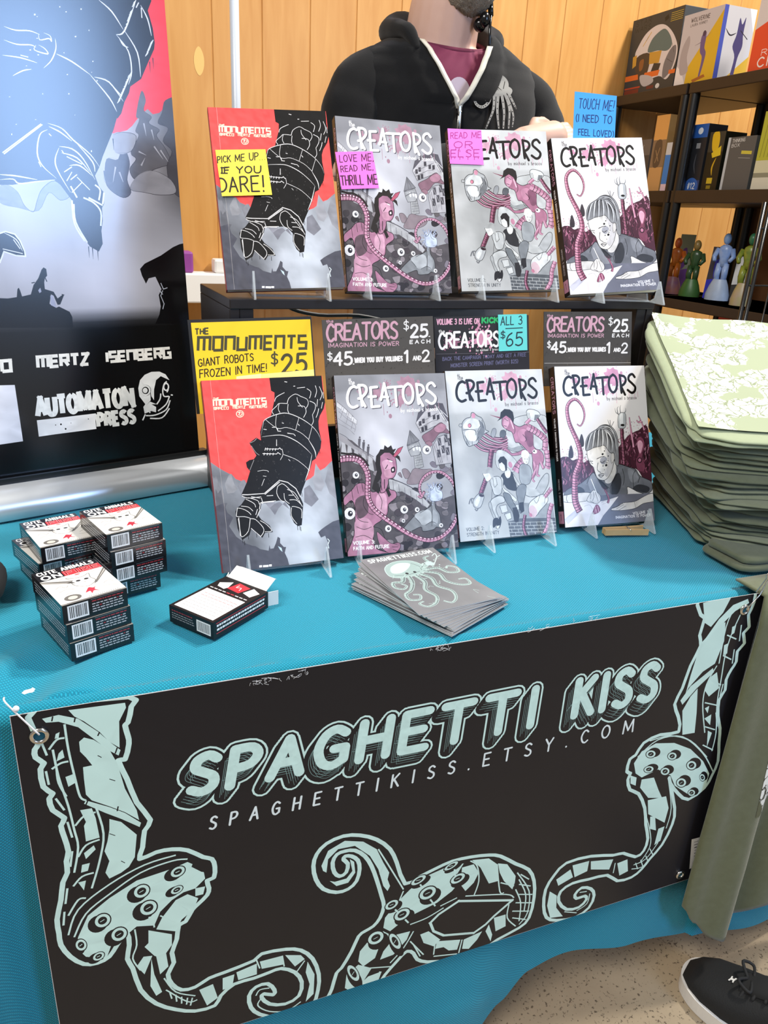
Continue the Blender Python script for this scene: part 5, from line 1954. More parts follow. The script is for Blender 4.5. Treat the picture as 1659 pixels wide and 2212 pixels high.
a.line('510,240 500,260|385,165 380,190|600,320 590,350|605,620 600,645|450,590 440,612|270,160 265,185', 1.4, DK, smooth=False)
a.poly('450,1180 560,1090 700,1000 880,940 960,905 1040,940 1050,990 1000,1040 940,1060 880,1100 820,1160 790,1230 700,1235 640,1285 570,1330 545,1400 440,1390 390,1345 400,1290', MI)
a.poly('990,905 1050,915 1060,960 1030,955 980,930', DK)
for x, y, rx, ry in ((910, 955, 45, 28), (725, 1055, 48, 36), (905, 1048, 38, 20), (760, 1140, 52, 40), (525, 1205, 48, 38), (610, 1275, 48, 38), (415, 1330, 32, 34), (505, 1388, 36, 22)):
    sucker(x, y, rx, ry)
pieces(['960,1070 1015,1090 990,1150 930,1200 900,1260 800,1250 830,1190 900,1100', '1000,1040 1050,1030 1040,1070 1000,1080', '760,1255 880,1275 880,1330 830,1400 790,1385 740,1340 760,1320', '735,1390 780,1385 740,1480 700,1440', '800,1390 850,1370 862,1440 820,1480', '775,1400 790,1480 830,1570 800,1590 770,1540',
        '1020,1560 1090,1530 1115,1600 1060,1640', '1140,1500 1200,1480 1190,1540 1140,1560', '1210,1470 1315,1425 1315,1480 1220,1510', '1330,1415 1445,1385 1450,1430 1340,1452', '1460,1382 1540,1382 1560,1402 1510,1440', '1575,1415 1610,1480 1605,1580 1565,1620 1585,1530 1565,1470'])
a.line('820,1180 900,1215|900,1110 960,1150|790,1240 780,1190 760,1190|690,1250 700,1330 680,1400 720,1460|840,1500 900,1570 1000,1590|850,1560 960,1620 1010,1610|870,1575 880,1605|900,1585 905,1620|930,1595 930,1630|960,1600 955,1635|985,1600 975,1640|1340,1600 1320,1640 1380,1670 1470,1665 1540,1620|1310,1590 1330,1560 1380,1550|1330,1450 1310,1400|1455,1440 1445,1385|1510,1480 1560,1410', 1.8, MI)
a.line('430,380 470,410|560,760 590,770|620,900 640,910|500,360 520,370|560,480 590,490|480,1100 540,1060', 1.2, DK, taper=1)

a.f = b3
outline('850,100 1095,60 1112,140 1085,200 1088,260 1060,290 1065,340 1030,380 1025,430 1000,470 975,520 970,570 940,620 935,700 945,760 940,830 935,920 905,990 870,1050 790,1108 740,1080 702,1030 695,1000 722,1150 710,1230 660,1330 600,1400 560,1450 510,1490 440,1508 390,1480 300,1500 220,1520 162,1560 152,1610 190,1648 250,1638 288,1600 280,1582 240,1595 232,1575 265,1542 310,1547 326,1580 300,1640 230,1688 140,1702 92,1688 78,1630 88,1550 130,1480 190,1420 310,1387 420,1382 470,1372 530,1390 570,1360 590,1300 580,1230 575,1150 545,1080 502,1060 492,1010 505,980 487,970 502,910 530,890 570,830 650,790 742,775 740,700 722,640 760,560 800,450 850,350 845,300 870,215 850,200')
pieces(['862,142 1005,105 960,190 900,260 870,240', '870,322 940,222 1010,152 1082,122 1088,142 1020,182 950,252 880,332', '850,342 940,242 972,237 965,330 920,440 860,480 790,560 775,590 800,500', '750,622 800,552 910,462 915,482 830,562 760,642',
        '760,672 800,602 835,562 830,680 820,780 760,790', '890,512 930,482 940,560 890,602 870,572', '870,660 892,648 884,684', '868,710 902,690 896,742', '885,770 905,780 880,850', '1005,260 1025,250 1015,290 1000,300', '965,350 985,340 980,390 960,400'])
a.line('940,440 975,260 1020,160|870,780 860,640 880,540 930,450|1025,320 980,300|1000,420 960,400|950,545 900,522|930,645 870,632|920,765 870,750|910,865 860,840|1045,200 1000,300 970,400 950,520 930,640 925,780 905,870|1050,250 1040,330|1015,370 1005,440|960,540 945,600|925,680 930,750', 2.0, MI)
a.poly('522,930 560,872 630,832 720,830 800,860 862,920 892,980 872,1050 800,1090 722,1040 702,990 640,960 560,1000 530,980', MI)
a.line('540,900 640,815 760,800 860,880 910,970|600,820 700,795 800,820 880,900', 2.0, MI)
for x, y, rx, ry in ((605, 885, 27, 21), (710, 895, 25, 21), (805, 940, 27, 25), (595, 960, 27, 18), (675, 970, 25, 21), (755, 1025, 27, 25), (858, 1000, 15, 20), (805, 1075, 20, 18)):
    sucker(x, y, rx, ry, -.2, (.6, -.4))
pieces(['560,1010 620,1000 642,1060 660,1100 592,1100 552,1050', '590,1112 680,1092 692,1150 672,1222 592,1180', '602,1192 626,1192 630,1260 600,1252', '642,1252 672,1240 652,1310 622,1332', '505,990 535,1000 530,1040 505,1030',
        '440,1422 490,1402 492,1460 450,1482', '310,1412 420,1402 400,1452 310,1452', '220,1432 302,1410 292,1460 230,1490', '140,1502 210,1452 222,1490 150,1532', '108,1560 142,1580 140,1640 172,1682 110,1690 95,1630'])
a.line('570,1040 620,1030|580,1070 640,1060|570,1150 600,1260 600,1340 550,1420|690,1000 705,1150 680,1250|520,1430 580,1400 640,1320|510,1450 560,1440 600,1400|530,1420 540,1450|555,1405 565,1435|580,1385 590,1410|600,1350 615,1380|240,1655 290,1620 305,1570|255,1565 290,1560|180,1660 240,1665|430,1420 420,1470', 1.7, MI)

a.f = b2
outline('650,357 600,230 560,150 480,92 380,67 280,72 180,117 122,180 102,250 117,330 162,388 240,408 310,388 360,340 378,270 368,217 330,192 292,192 282,212 308,237 298,288 260,312 227,288 217,230 242,182 290,162 350,157 410,192 450,252 480,332 510,432 523,490 500,560 460,610 410,640 372,670 330,760 270,860 240,890 212,985 190,1030 140,1120 250,1150 450,1000 530,900 600,820 660,760 700,772 722,808 780,823 900,815 1000,808 1100,760 1200,690 1330,620 1390,560 1420,440 1420,340 1388,272 1310,237 1220,192 1150,185 1040,197 930,222 830,267 740,312')
shape(a, '800,590 850,540 970,460 1290,455 1180,550 1130,600 1060,650 880,665 820,640', DK, MI, 4.0, False)
pieces(['150,250 190,160 290,100 400,105 480,150 520,230 555,290 545,330 560,370 545,400 520,370 490,270 440,190 350,130 250,150 190,210 180,290 160,280', '320,210 345,225 352,290 310,350 240,370 200,340 230,345 300,325 335,280',
        '600,470 680,390 780,310 880,265 950,245 1000,235 960,300 990,330 930,400 840,470 740,520 660,560 560,640 520,620 530,560', '990,260 1060,240 1090,290 1060,350 1010,400 980,360', '1050,215 1150,205 1200,240 1205,340 1150,355 1100,260',
        '1205,235 1260,240 1310,310 1305,350 1290,390 1240,340 1215,290', '380,760 430,700 520,640 560,660 500,720 470,800 400,850 370,820', '520,760 600,660 680,640 660,690 580,780 500,810', '300,900 370,840 450,860 400,940 330,1000 290,980', '320,1010 430,910 510,880 480,960 330,1040',
        '740,660 790,640 860,690 820,730 760,710', '840,700 980,690 960,750 910,755 880,735 830,745', '1000,690 1110,640 1080,690 1030,745 990,745', '1180,560 1250,540 1250,610 1190,640', '1150,600 1170,660 1160,700 1130,640'])
a.line('490,150 560,260 640,390|520,250 500,300|640,400 610,470|1010,430 1250,420 1300,440|1060,430 1090,340 1080,250 1040,220|1200,240 1215,400 1240,410|1220,350 1300,370|1320,290 1390,400 1380,530 1330,600|1330,330 1370,420 1360,520|1310,390 1340,470 1330,580|1270,480 1260,560 1310,610|1340,300 1390,330|1330,360 1400,370|1320,420 1410,420|1310,470 1410,470|1290,520 1390,520|1290,560 1370,570|820,790 960,775|820,780 830,700|970,770 990,690|700,640 640,740 560,830|880,500 780,560 680,600|960,440 860,490|740,790 700,720|440,860 580,850|450,970 500,880|680,700 760,780', 2.0, MI)
for x, y, rx, ry in ((925, 250, 55, 17), (965, 325, 55, 27), (730, 335, 58, 22), (785, 412, 62, 38), (570, 482, 50, 26), (632, 540, 58, 34), (475, 680, 58, 40), (590, 700, 30, 60), (340, 890, 32, 62)):
    sucker(x, y, rx, ry, -.55, (.25, .5))
a.line('945,270 950,310|740,360 755,385|800,450 830,490|590,510 610,530|650,570 670,590', 2.4, MI, smooth=False)
# lettering
a.f = bmap()
UPV = (.16, -1)
for nm, p0, p1, hh in (('SPAGHETTI', (408, 1716), (1150, 1566), 80), ('KISS', (1240, 1546), (1412, 1508), 76)):
    sh = [(-17 * t, 22 * t) for t in (0, .25, .5, .75, 1.0)]
    for s in sh:
        a.text(nm, p0, p1, hh, 22.5, MI, gap=.33, upv=UPV, shift=s, slant=.0)
    for s in sh:
        a.text(nm, p0, p1, hh, 17.5, DK, gap=.33, upv=UPV, shift=s)
    for s in sh[1:]:
        a.text(nm, p0, p1, hh, .45, '86a8a1', gap=.33, upv=UPV, shift=(s[0] - 5, s[1] + 2), jit=.02)
        a.text(nm, p0, p1, hh, .35, '86a8a1', gap=.33, upv=UPV, shift=(s[0] + 6, s[1] + 5), jit=.03)
    a.text(nm, p0, p1, hh, 12.0, MI, gap=.33, upv=UPV)
a.text('SPAGHETTIKISS.ETSY.COM', (452, 1792), (1366, 1580), 27, 2.6, 'dfe9e6', gap=1.15, upv=UPV)
a.put('banner_print', ink('satin_vinyl_ink', .42, .3), bs)
steel = mat('chrome_ring', 'c9c6c0', .2, metal=1.0)
for px in ((85, 1588), (1607, 1316), (1468, 1888)):
    q = at(px, 1, BY)
    bm = NB()
    R1 = .0085 if px[0] < 1400 else .0075
    add_tube(bm, [(q.x - VO.x + R1 * .82 * cos(t), q.z - VO.z + R1 * .82 * sin(t), .0012) for t in [2 * pi * k / 28 for k in range(28)]], .0022, 10, closed=True)
    g = obj('grommet', bm, steel, ba, smooth=True)
    bm = NB()
    r = bmesh.ops.create_circle(bm, cap_ends=True, radius=R1 * .66, segments=24)
    for v in r['verts']:
        v.co = Vector((v.co.x + q.x - VO.x, v.co.y + q.z - VO.z, .0009))
    obj('eyelet_hole', bm, mat('teal_shade', '0b4d5e', .9), g)
bm = NB()
q = [bmap()(p) for p in ((1493, 1812), (1516, 1806), (1502, 1870), (1488, 1876))]
bm.faces.new([bm.verts.new((p[0], p[1], .0012)) for p in q])
stk = obj('barcode_sticker', bm, mat('white_label', 'dedbd4', .5), ba)
a = Art(VW, VH, z0=.0014)
a.f = bmap()
for i in range(9):
    t = i / 9
    a.line([(1494 + 20 * 0 + (1500 - 1494) * 0 + 16 * 0 + 4, 1818 + 54 * t), (1507, 1815 + 54 * t)], .6 + (i * 7 % 3) * .5, '2a2a2c', smooth=False)
a.put('barcode_lines', note_ink, stk)

rnd = random.Random(12)
for px, n_ in (((565, 1468), 16), ((640, 1452), 7), ((952, 1396), 9), ((1165, 1350), 4), ((1275, 1330), 4)):
    q = bmap()(px)
    bm = NB()
    for i in range(n_):
        x, y = q[0] + rnd.gauss(0, .008), q[1] + rnd.gauss(-.002, .0018)
        add_tube(bm, spline([(x + rnd.gauss(0, .0014) * k, y + rnd.gauss(0, .001) * k, .0012 + .0008 * rnd.random()) for k in range(4)], 3), .00016, 4)
    obj('lint', bm, mat('white_thread', 'd9d9d9', .6), ba)

# fasteners
q0, q1 = at((12, 1515), 1, -.012), at((85, 1586), 1, BY - .004)
bm = NB()
add_tube(bm, spline([(q0.x - .002, -.004, q0.z - .001), (q0.x, -.014, q0.z), ((q0.x + q1.x) / 2, -.017, (q0.z + q1.z) / 2 + .001), (q1.x, BY - .005, q1.z)], 4), .0009, 6)
add_ball(bm, (q0.x + .008, -.015, q0.z - .008), .003)
tag(obj('cord_tie', bm, mat('white_thread', 'd9d9d9', .6), smooth=True), 'thin white string tying the left corner of the banner to the cloth', 'string')
q0, q1 = at((1652, 1246), 1, -.002), at((1606, 1316), 1, BY - .004)
bm = NB()
dv = (q1 - q0)
loop = [q0 + Vector((.004 * cos(t), -.006, .006 * sin(t) + .004)) for t in [k * pi / 5 for k in range(-2, 7)]]
add_tube(bm, [q1 + Vector((.003, -.003, -.002)), q1 + Vector((0, -.005, .003)), q0 + dv * .5 + Vector((.001, -.008, 0)), q0 + dv * .08 + Vector((0, -.007, 0))] + loop + [q0 + dv * .4 + Vector((-.006, -.006, 0))], .0009, 8)
tag(obj('safety_pin', bm, steel, smooth=True), 'metal safety pin holding the right corner of the banner to the cloth', 'pin')

# ================================================================== CARD BOXES
def mm(p):
    return (p[0] / 1000, p[1] / 1000)


CW, CD, CH = .070, .092, .022
glossy = ink('shrink_wrapped_ink', .16, .6)


def card_top():
    a = Art(CW, CD, mm)
    UPY = (0, 1)
    a.poly('0,0 70,0 70,92 0,92', 'e6e1d8')
    a.poly('0,66 70,66 70,92 0,92', '1a1718')
    a.poly('28,66.5 70,66.5 70,79 28,79', 'd93a40')
    a.text('CUTE ANIMALS', (4, 81.5), (66, 81.5), 8, 1.7, 'f2efec', upv=UPY, gap=.3)
    a.text('ON', (5, 68.5), (25, 68.5), 9.5, 2.4, 'f2efec', upv=UPY, gap=.3)
    a.text('FIRE', (31, 68.5), (67, 68.5), 9, 2.6, 'f3b7b4', upv=UPY, gap=.3)
    a.text('FIRE', (31, 68.5), (67, 68.5), 9, 1.9, '9c1a24', upv=UPY, gap=.3)
    # sketch of a kitten with pens around it
    a.poly('0,62 26,46 30,50 0,66', '77736e')
    a.poly('0,60 22,47 26,47 0,64', 'a09b94')
    a.poly('22,47 31,43 28,49', '4b4744')
    a.poly('70,56 70,64 50,36 46,30 51,33', '6b6660')
    a.poly('70,58 70,61 51,35', 'b9b4ac')
    a.line('30,50 26,60 34,55 44,55 51,59 49,48 51,38 40,29 29,36 27,46 30,50', .7, '57524e')
    a.ell(35, 47, 2.6, 2, '2d2a29')
    a.ell(44, 47, 2.6, 2, '2d2a29')
    a.line('38,42 40,41 42,42|40,41 40,39|30,42 22,44|30,40 23,39|49,42 57,44|49,40 56,38', .4, '57524e')
    a.line('18,58 24,62|52,60 60,62|8,40 14,44 18,38 22,42|8,30 18,34 26,28|55,26 62,30 66,24|52,20 60,18 66,14|12,22 20,24', .6, '8d8780')
    a.poly('34,20 38,25 42,22 45,24 42,18 45,12 40,15 36,10 36,16 31,15', 'b93040', True)
    a.ell(40, 63, 3.2, 1.4, 'd05a5f')
    a.ell(16, 12, 9, 7, '6e6963')
    a.ell(16, 12, 5, 4, 'c9c3b8')
    a.poly('0,0 70,0 70,3 0,3', '8b867f')
    a.line('6,1.5 64,1.5', .8, '2a2727', smooth=False)
    for i in range(14):
        a.line([(30 + i * 2.4, 4.5), (31.4 + i * 2.4, 5.2)], .9, '4d4945', smooth=False)
    return a.mesh('card_box_top_print')


def text_rows(a, x0, x1, ys, wid, col, seed=1, red=None):
    rnd = random.Random(seed)
    for j, y in enumerate(ys):
        x = x0
        while x < x1 - 2:
            w = rnd.uniform(1.5, 5)
            c = red if red and (j == 0 or rnd.random() < .12) else col
            a.line([(x, y), (min(x + w, x1), y)], wid, c, smooth=False)
            x += w + .9


def card_front():
    a = Art(CW, CH, mm)
    a.poly('0,0 70,0 70,22 0,22', '1b191b')
    a.poly('5,3 27,3 27,20 5,20', 'e9e7e6')
    x = 7
    rnd = random.Random(5)
    while x < 25:
        w = rnd.uniform(.4, 1.1)
        a.poly([(x, 5), (x + w, 5), (x + w, 18.5), (x, 18.5)], '1c1a1b')
        x += w + rnd.uniform(.5, 1.0)
    text_rows(a, 31, 66, (18, 14.5, 11.5, 8.5, 5.5), 1.3, 'b5b2b4', 2, 'a8323a')
    a.line('30,20.5 66,20.8', .5, '7d7a7d', smooth=False)
    return a.mesh('card_box_front_print')


def card_side():
    a = Art(CD, CH, mm)
    a.poly('0,0 92,0 92,22 0,22', '161416')
    text_rows(a, 8, 86, (16, 12.5, 9, 5.5), 1.5, 'a3a0a4', 7)
    return a.mesh('card_box_side_print')


c_top, c_front, c_side = card_top(), card_front(), card_side()
carton = mat('black_carton', '171517', .2, coat=.3)


def card_box():
    o = thing('card_game_box', None, None)
    bm = NB()
    add_box(bm, -CW / 2, CW / 2, -CD / 2, CD / 2, 0, CH, bevel=.0008, seg=2)
    b = obj('carton', bm, carton, o)
    link('top_print', c_top, glossy, b, T(-CW / 2, -CD / 2, CH))
    link('front_print', c_front, glossy, b, Matrix(((1, 0, 0, -CW / 2), (0, 0, -1, -CD / 2), (0, 1, 0, 0), (0, 0, 0, 1))))
    link('side_print', c_side, glossy, b, Matrix(((0, 0, -1, -CW / 2), (-1, 0, 0, CD / 2), (0, 1, 0, 0), (0, 0, 0, 1))))
    return o


stacks = [
    ('front', (.0675, .137), 21, [(.0035, -.002, 0), (.0015, -.001, .8), (0, 0, 0)]),
    ('rear right', (.119, .262), 19, [(-.006, .002, -1), (.002, -.001, 1), (.0025, -.0015, .4), (0, 0, 0)]),
    ('rear left', (.044, .293), 18, [(-.004, .002, 3), (-.009, .004, 5), (0, 0, 0)])]
WHERE = {1: ['topmost'], 3: ['bottom', 'middle', 'topmost'], 4: ['bottom', 'second from the bottom', 'third from the bottom', 'topmost']}
proto = None
for nm, (x, y), yaw, lay in stacks:
    for i, (dx, dy, dr) in enumerate(lay):
        o = card_box() if proto is None else copy_thing(proto)
        proto = proto or o
        o.matrix_world = T(x + dx, y + dy, .0006 + i * .0223) @ Matrix.Rotation(radians(yaw + dr), 4, 'Z')
        w = WHERE[len(lay)][i]
        tag(o, 'shrink wrapped animal card game box, %s of the %s stack' % (w, nm), 'box', 'stacked card game boxes')

# open sample box lying on its face
OW, OD = .095, .070
o = thing('card_game_box', 'opened card game box lying alone with its white flap raised', 'box', T(.2215, .139, .0006) @ Matrix.Rotation(radians(37), 4, 'Z'))
bm = NB()
t = .0006
add_box(bm, -OW / 2, OW / 2, -OD / 2, OD / 2, 0, t)
add_box(bm, -OW / 2, OW / 2, -OD / 2, OD / 2, CH - t, CH)
add_box(bm, -OW / 2, OW / 2, -OD / 2, -OD / 2 + t, t, CH - t)
add_box(bm, -OW / 2, OW / 2, OD / 2 - t, OD / 2, t, CH - t)
add_box(bm, -OW / 2, -OW / 2 + t, -OD / 2 + t, OD / 2 - t, t, CH - t)
b = obj('carton', bm, carton, o)
a = Art(OW, OD, mm)
a.poly('0,0 95,0 95,70 0,70', '161415')
a.poly('4,4 58,4 58,66 4,66', 'e6e2de')
for i in range(7):
    x = 12 + i * 6
    text = 'b94a50' if i in (5, 6) else '8d8a8a'
    y = 8
    rnd = random.Random(i)
    while y < 60:
        w = rnd.uniform(2, 6)
        a.line([(x, y), (x, min(62, y + w))], .8, text, smooth=False)
        y += w + 1.2
y = 6
for i in range(9):
    a.line([(63, y), (63, y + 5)], 1.6, 'c8424a' if i in (3, 4) else 'e8e4e1', smooth=False)
    y += 6.8
a.poly('70,26 88,22 91,42 72,46', 'c9303a')
a.poly('68,48 74,46 88,50 78,64 70,60', 'e9e5e1')
a.poly('70,8 84,4 90,18 74,22', 'e9e5e1')
a.line('76,30 82,32 80,38 86,38|74,54 80,56|76,12 84,12', 1.0, 'f1dad8')
link('top_print', a.mesh('sample_top_print'), ink('matte_carton_ink', .45, .4), b, T(-OW / 2, -OD / 2, CH))
a = Art(OD, CH, mm)
a.poly('0,0 70,0 70,22 0,22', '161415')
a.poly('44,3 66,3 66,18 44,18', 'e6e3e1')
for i in range(10):
    a.poly([(46 + i * 1.9, 4.5), (46.9 + i * 1.9, 4.5), (46.9 + i * 1.9, 16.5), (46 + i * 1.9, 16.5)], '1c1a1b')
text_rows(a, 4, 40, (17, 13.5, 10.5, 7.5), 1.1, '8d8a8c', 3, 'a8323a')
link('end_print', a.mesh('sample_end_print'), ink('matte_carton_ink'), b, Matrix(((0, 0, -1, -OW / 2), (-1, 0, 0, OD / 2), (0, 1, 0, 0), (0, 0, 0, 1))))
a = Art(OW, CH, mm)
a.poly('0,0 95,0 95,22 0,22', '161415')
text_rows(a, 6, 88, (15, 10), 2.6, 'e6e3e1', 9)
a.line('5,18.5 90,18.5|5,5.5 90,5.5', 1.0, 'b9323a', smooth=False)
link('side_print', a.mesh('sample_side_print'), ink('matte_carton_ink'), b, Matrix(((1, 0, 0, -OW / 2), (0, 0, -1, -OD / 2), (0, 1, 0, 0), (0, 0, 0, 1))))
white_card = mat('white_card', 'e4e1dc', .6)
bm = NB()
for y0, y1, z, ang in ((-OD / 2 + .003, OD / 2 - .003, CH, .5),):
    add_box(bm, 0, .020, y0, y1, -.0005, 0, Matrix.Translation((OW / 2, 0, z)) @ Matrix.Rotation(-ang, 4, 'Y'))
    add_box(bm, 0, .008, y0 + .004, y1 - .004, -.0005, 0, Matrix.Translation((OW / 2 + .0175, 0, z + .0096)) @ Matrix.Rotation(.5, 4, 'Y'))
obj('lid_flap', bm, white_card, o)
for s in (-1, 1):
    bm = NB()
    add_box(bm, 0, .014, -.0003, .0003, .002, CH - .001, Matrix.Translation((OW / 2, s * (OD / 2 - .0005), 0)) @ Matrix.Rotation(s * .5, 4, 'Z'))
    obj('side_flap', bm, white_card, o)

# ================================================================== POSTCARDS
PCW, PCH = .116, .165


def postcard_art():
    a = Art(PCW, PCH, mm)
    MG = 'b5cbc6'

    def bg(u, v):
        b = .40 + .1 * math.hypot(u - .5, v - .5) + .03 * noise2(u * 4, v * 5, 1.5)
        return (b, b, b * 1.02)
    a.grid(10, 14, bg)
    a.text('SPAGHETTIKISS.COM', (8, 150), (106, 150), 9.5, 1.7, 'd5e0dc', upv=(0, 1), gap=.34)
    # helmeted octopus
    shape(a, '14,108 20,130 40,142 62,138 72,122 70,104 56,96 34,94 20,98', '93a7a3', MG, .9)
    a.poly('22,112 28,128 44,136 58,130 50,118 34,108', 'b9cec9', True)
    a.line('60,130 66,118 64,106|20,104 40,100 60,104', .7, '3d4141')
    for s in ('30,96 22,84 10,86 6,74 14,66 22,72 18,80', '38,96 34,78 22,60 10,52 8,38 20,34 26,44 18,48', '48,96 50,74 40,54 44,34 34,18 20,14 14,24 22,28', '56,98 64,80 60,58 70,40 66,22 54,12 46,20', '64,102 80,88 78,66 90,50 104,48 106,62 96,64',
              '70,106 88,104 94,88 108,84 112,96 104,104 98,98', '68,112 84,122 86,138 96,142'):
        tentacle(a, s, 5.6, 1.4, '6b7776', '9fb4af', MG, ticks=2.6, tcol='3d4141', ow=.5)
    for x, y in ((40, 104), (52, 104)):
        a.ell(x, y, 2.2, 2.8, '2a2c2c')
    splat(a, 84, 120, 8, 'a9c0ba', 4, 8)
    a.line('86,112 104,134 108,146 100,140|104,134 112,138', 1.3, MG)
    for i in range(26):
        rnd = random.Random(i)
        x, y = rnd.uniform(8, 108), rnd.uniform(8, 140)
        a.line([(x, y), (x + rnd.uniform(-6, 6), y + rnd.uniform(-5, 5)), (x + rnd.uniform(-8, 8), y + rnd.uniform(-8, 8))], .5, 'a9c0ba')
    return a.mesh('postcard_print')


pc_art = postcard_art()
pc_ink = ink('satin_card_ink', .35, .5)
proto = None
NC = 14
for i in range(NC):
    t = i / (NC - 1)
    rnd = random.Random(50 + i)
    tt = t ** 1.35 if i < NC - 4 else t
    yaw = 27 - 20.5 * (max(0, (t - .35) / .65)) ** 1.1 + rnd.uniform(-1.2, 1.2)
    cx = .4880 + .0045 * t + rnd.uniform(-.003, .003)
    cy = .111 + .019 * t + rnd.uniform(-.002, .002)
    if proto is None:
        o = thing('postcard', None, None)
        bm = NB()
        add_box(bm, -PCW / 2, PCW / 2, -PCH / 2, PCH / 2, 0, .0009)
        link('card_print', pc_art, pc_ink, obj('card', bm, mat('card_edge', 'cfcfcd', .6), o), T(-PCW / 2, -PCH / 2, .0009))
        proto = o
    else:
        o = copy_thing(proto)
    o.matrix_world = T(cx, cy, .0006 + i * .00125) @ Matrix.Rotation(radians(yaw), 4, 'Z')
    if i == NC - 1:
        lb = 'top postcard of the fanned pile, its grey octopus drawing fully in view'
    elif i == 0:
        lb = 'bottom postcard of the fanned pile, lying on the teal cloth'
    elif i >= NC - 4:
        lb = 'postcard %s below the top one of the fanned pile' % {1: 'first', 2: 'second', 3: 'third'}[NC - 1 - i]
    else:
        lb = 'grey postcard showing only its edges in the lower part of the fanned pile'
    tag(o, lb, 'postcard', 'grey postcards fanned on the teal cloth' if not (0 < i < NC - 4) else 'lower postcards of the fanned pile')

# ================================================================== CLOTHESPIN, POUCH
q = at((1350, 1148), 2, .004)
o = thing('clothespin', 'wooden clothespin lying under the white lower comic at the right', 'clothespin', T(q.x, q.y, .0005) @ Matrix.Rotation(radians(-10), 4, 'Z'))
pine = mat('pine_wood', 'c9a878', .6, vary='b8935f', vscale=60)
for s in (-1, 1):
    bm = NB()
    add_prism(bm, [(-.037, s * .0012), (-.037, s * .0065), (-.005, s * .0075), (.01, s * .0085), (.036, s * .0105), (.036, s * .0075), (.008, s * .0018)][::s], 0, .0095)
    obj('jaw', bm, pine, o)
bm = NB()
add_tube(bm, [(.004 + .0028 * cos(t), .0028 * sin(t), -.0002 + .0102 * k / 40) for k, t in [(k, k * 2 * pi / 10) for k in range(41)]], .0006, 6)
add_tube(bm, [(.004, -.010, .010), (.004, 0, .0106), (.004, .010, .010)], .0007, 6)
obj('spring', bm, steel, o, smooth=True)

q = at((2, 1335), 2, 0)
bm = NB()
rings = []
for i in range(9):
    t = i / 8
    z = .052 * t
    k = (sin(pi * min(1, .12 + t * .88)) ** .5) * .9 + .1
    rings.append([Vector((q.x - .043 + (.048 * k) * (abs(cos(a_)) ** .6) * (1 if cos(a_) > 0 else -1), q.y + .052 + (.05 * k) * (abs(sin(a_)) ** .6) * (1 if sin(a_) > 0 else -1), z + .0015)) for a_ in [2 * pi * j / 40 for j in range(40)]])
add_loft(bm, rings)
tag(obj('fabric_pouch', bm, mat('black_fabric', '141416', .85, bump=.4, bscale=700, bdist=.0006), smooth=True), 'black fabric pouch at the left end of the table', 'pouch')

# ================================================================== SHIRT PILE
C0, D1, D2 = Vector((.975, .135, 0)), Vector((.39, .92, 0)).normalized(), Vector((.92, -.39, 0)).normalized()
NSH = 12


def shift_of(i):
    t = i / (NSH - 1)
    return Vector((-.070 * t ** 1.3, .012 * t, 0))


def layer_z(i, s1, s2, x, y):
    h = .185 + .122 * max(0, min(1.15, s1)) + .012 * (1 - s2)
    w = .006 * noise.noise(Vector((x * 9, y * 9, i * .55))) * min(1, i / 2) * min(1, 2)
    return .002 + h * i / NSH + (w if i else 0)


def olive(name, c1, c2):
    m = mat(name, c1, .9, spec=.15, vary=c2, vscale=90, bump=.35, bscale=900, bdist=.0008, sheen=.25)
    return m


om = [olive('olive_jersey', '62674f', '70765e'), olive('dark_olive_jersey', '555a45', '636854'), olive('grey_olive_jersey', '6b6f58', '7a7f69')]


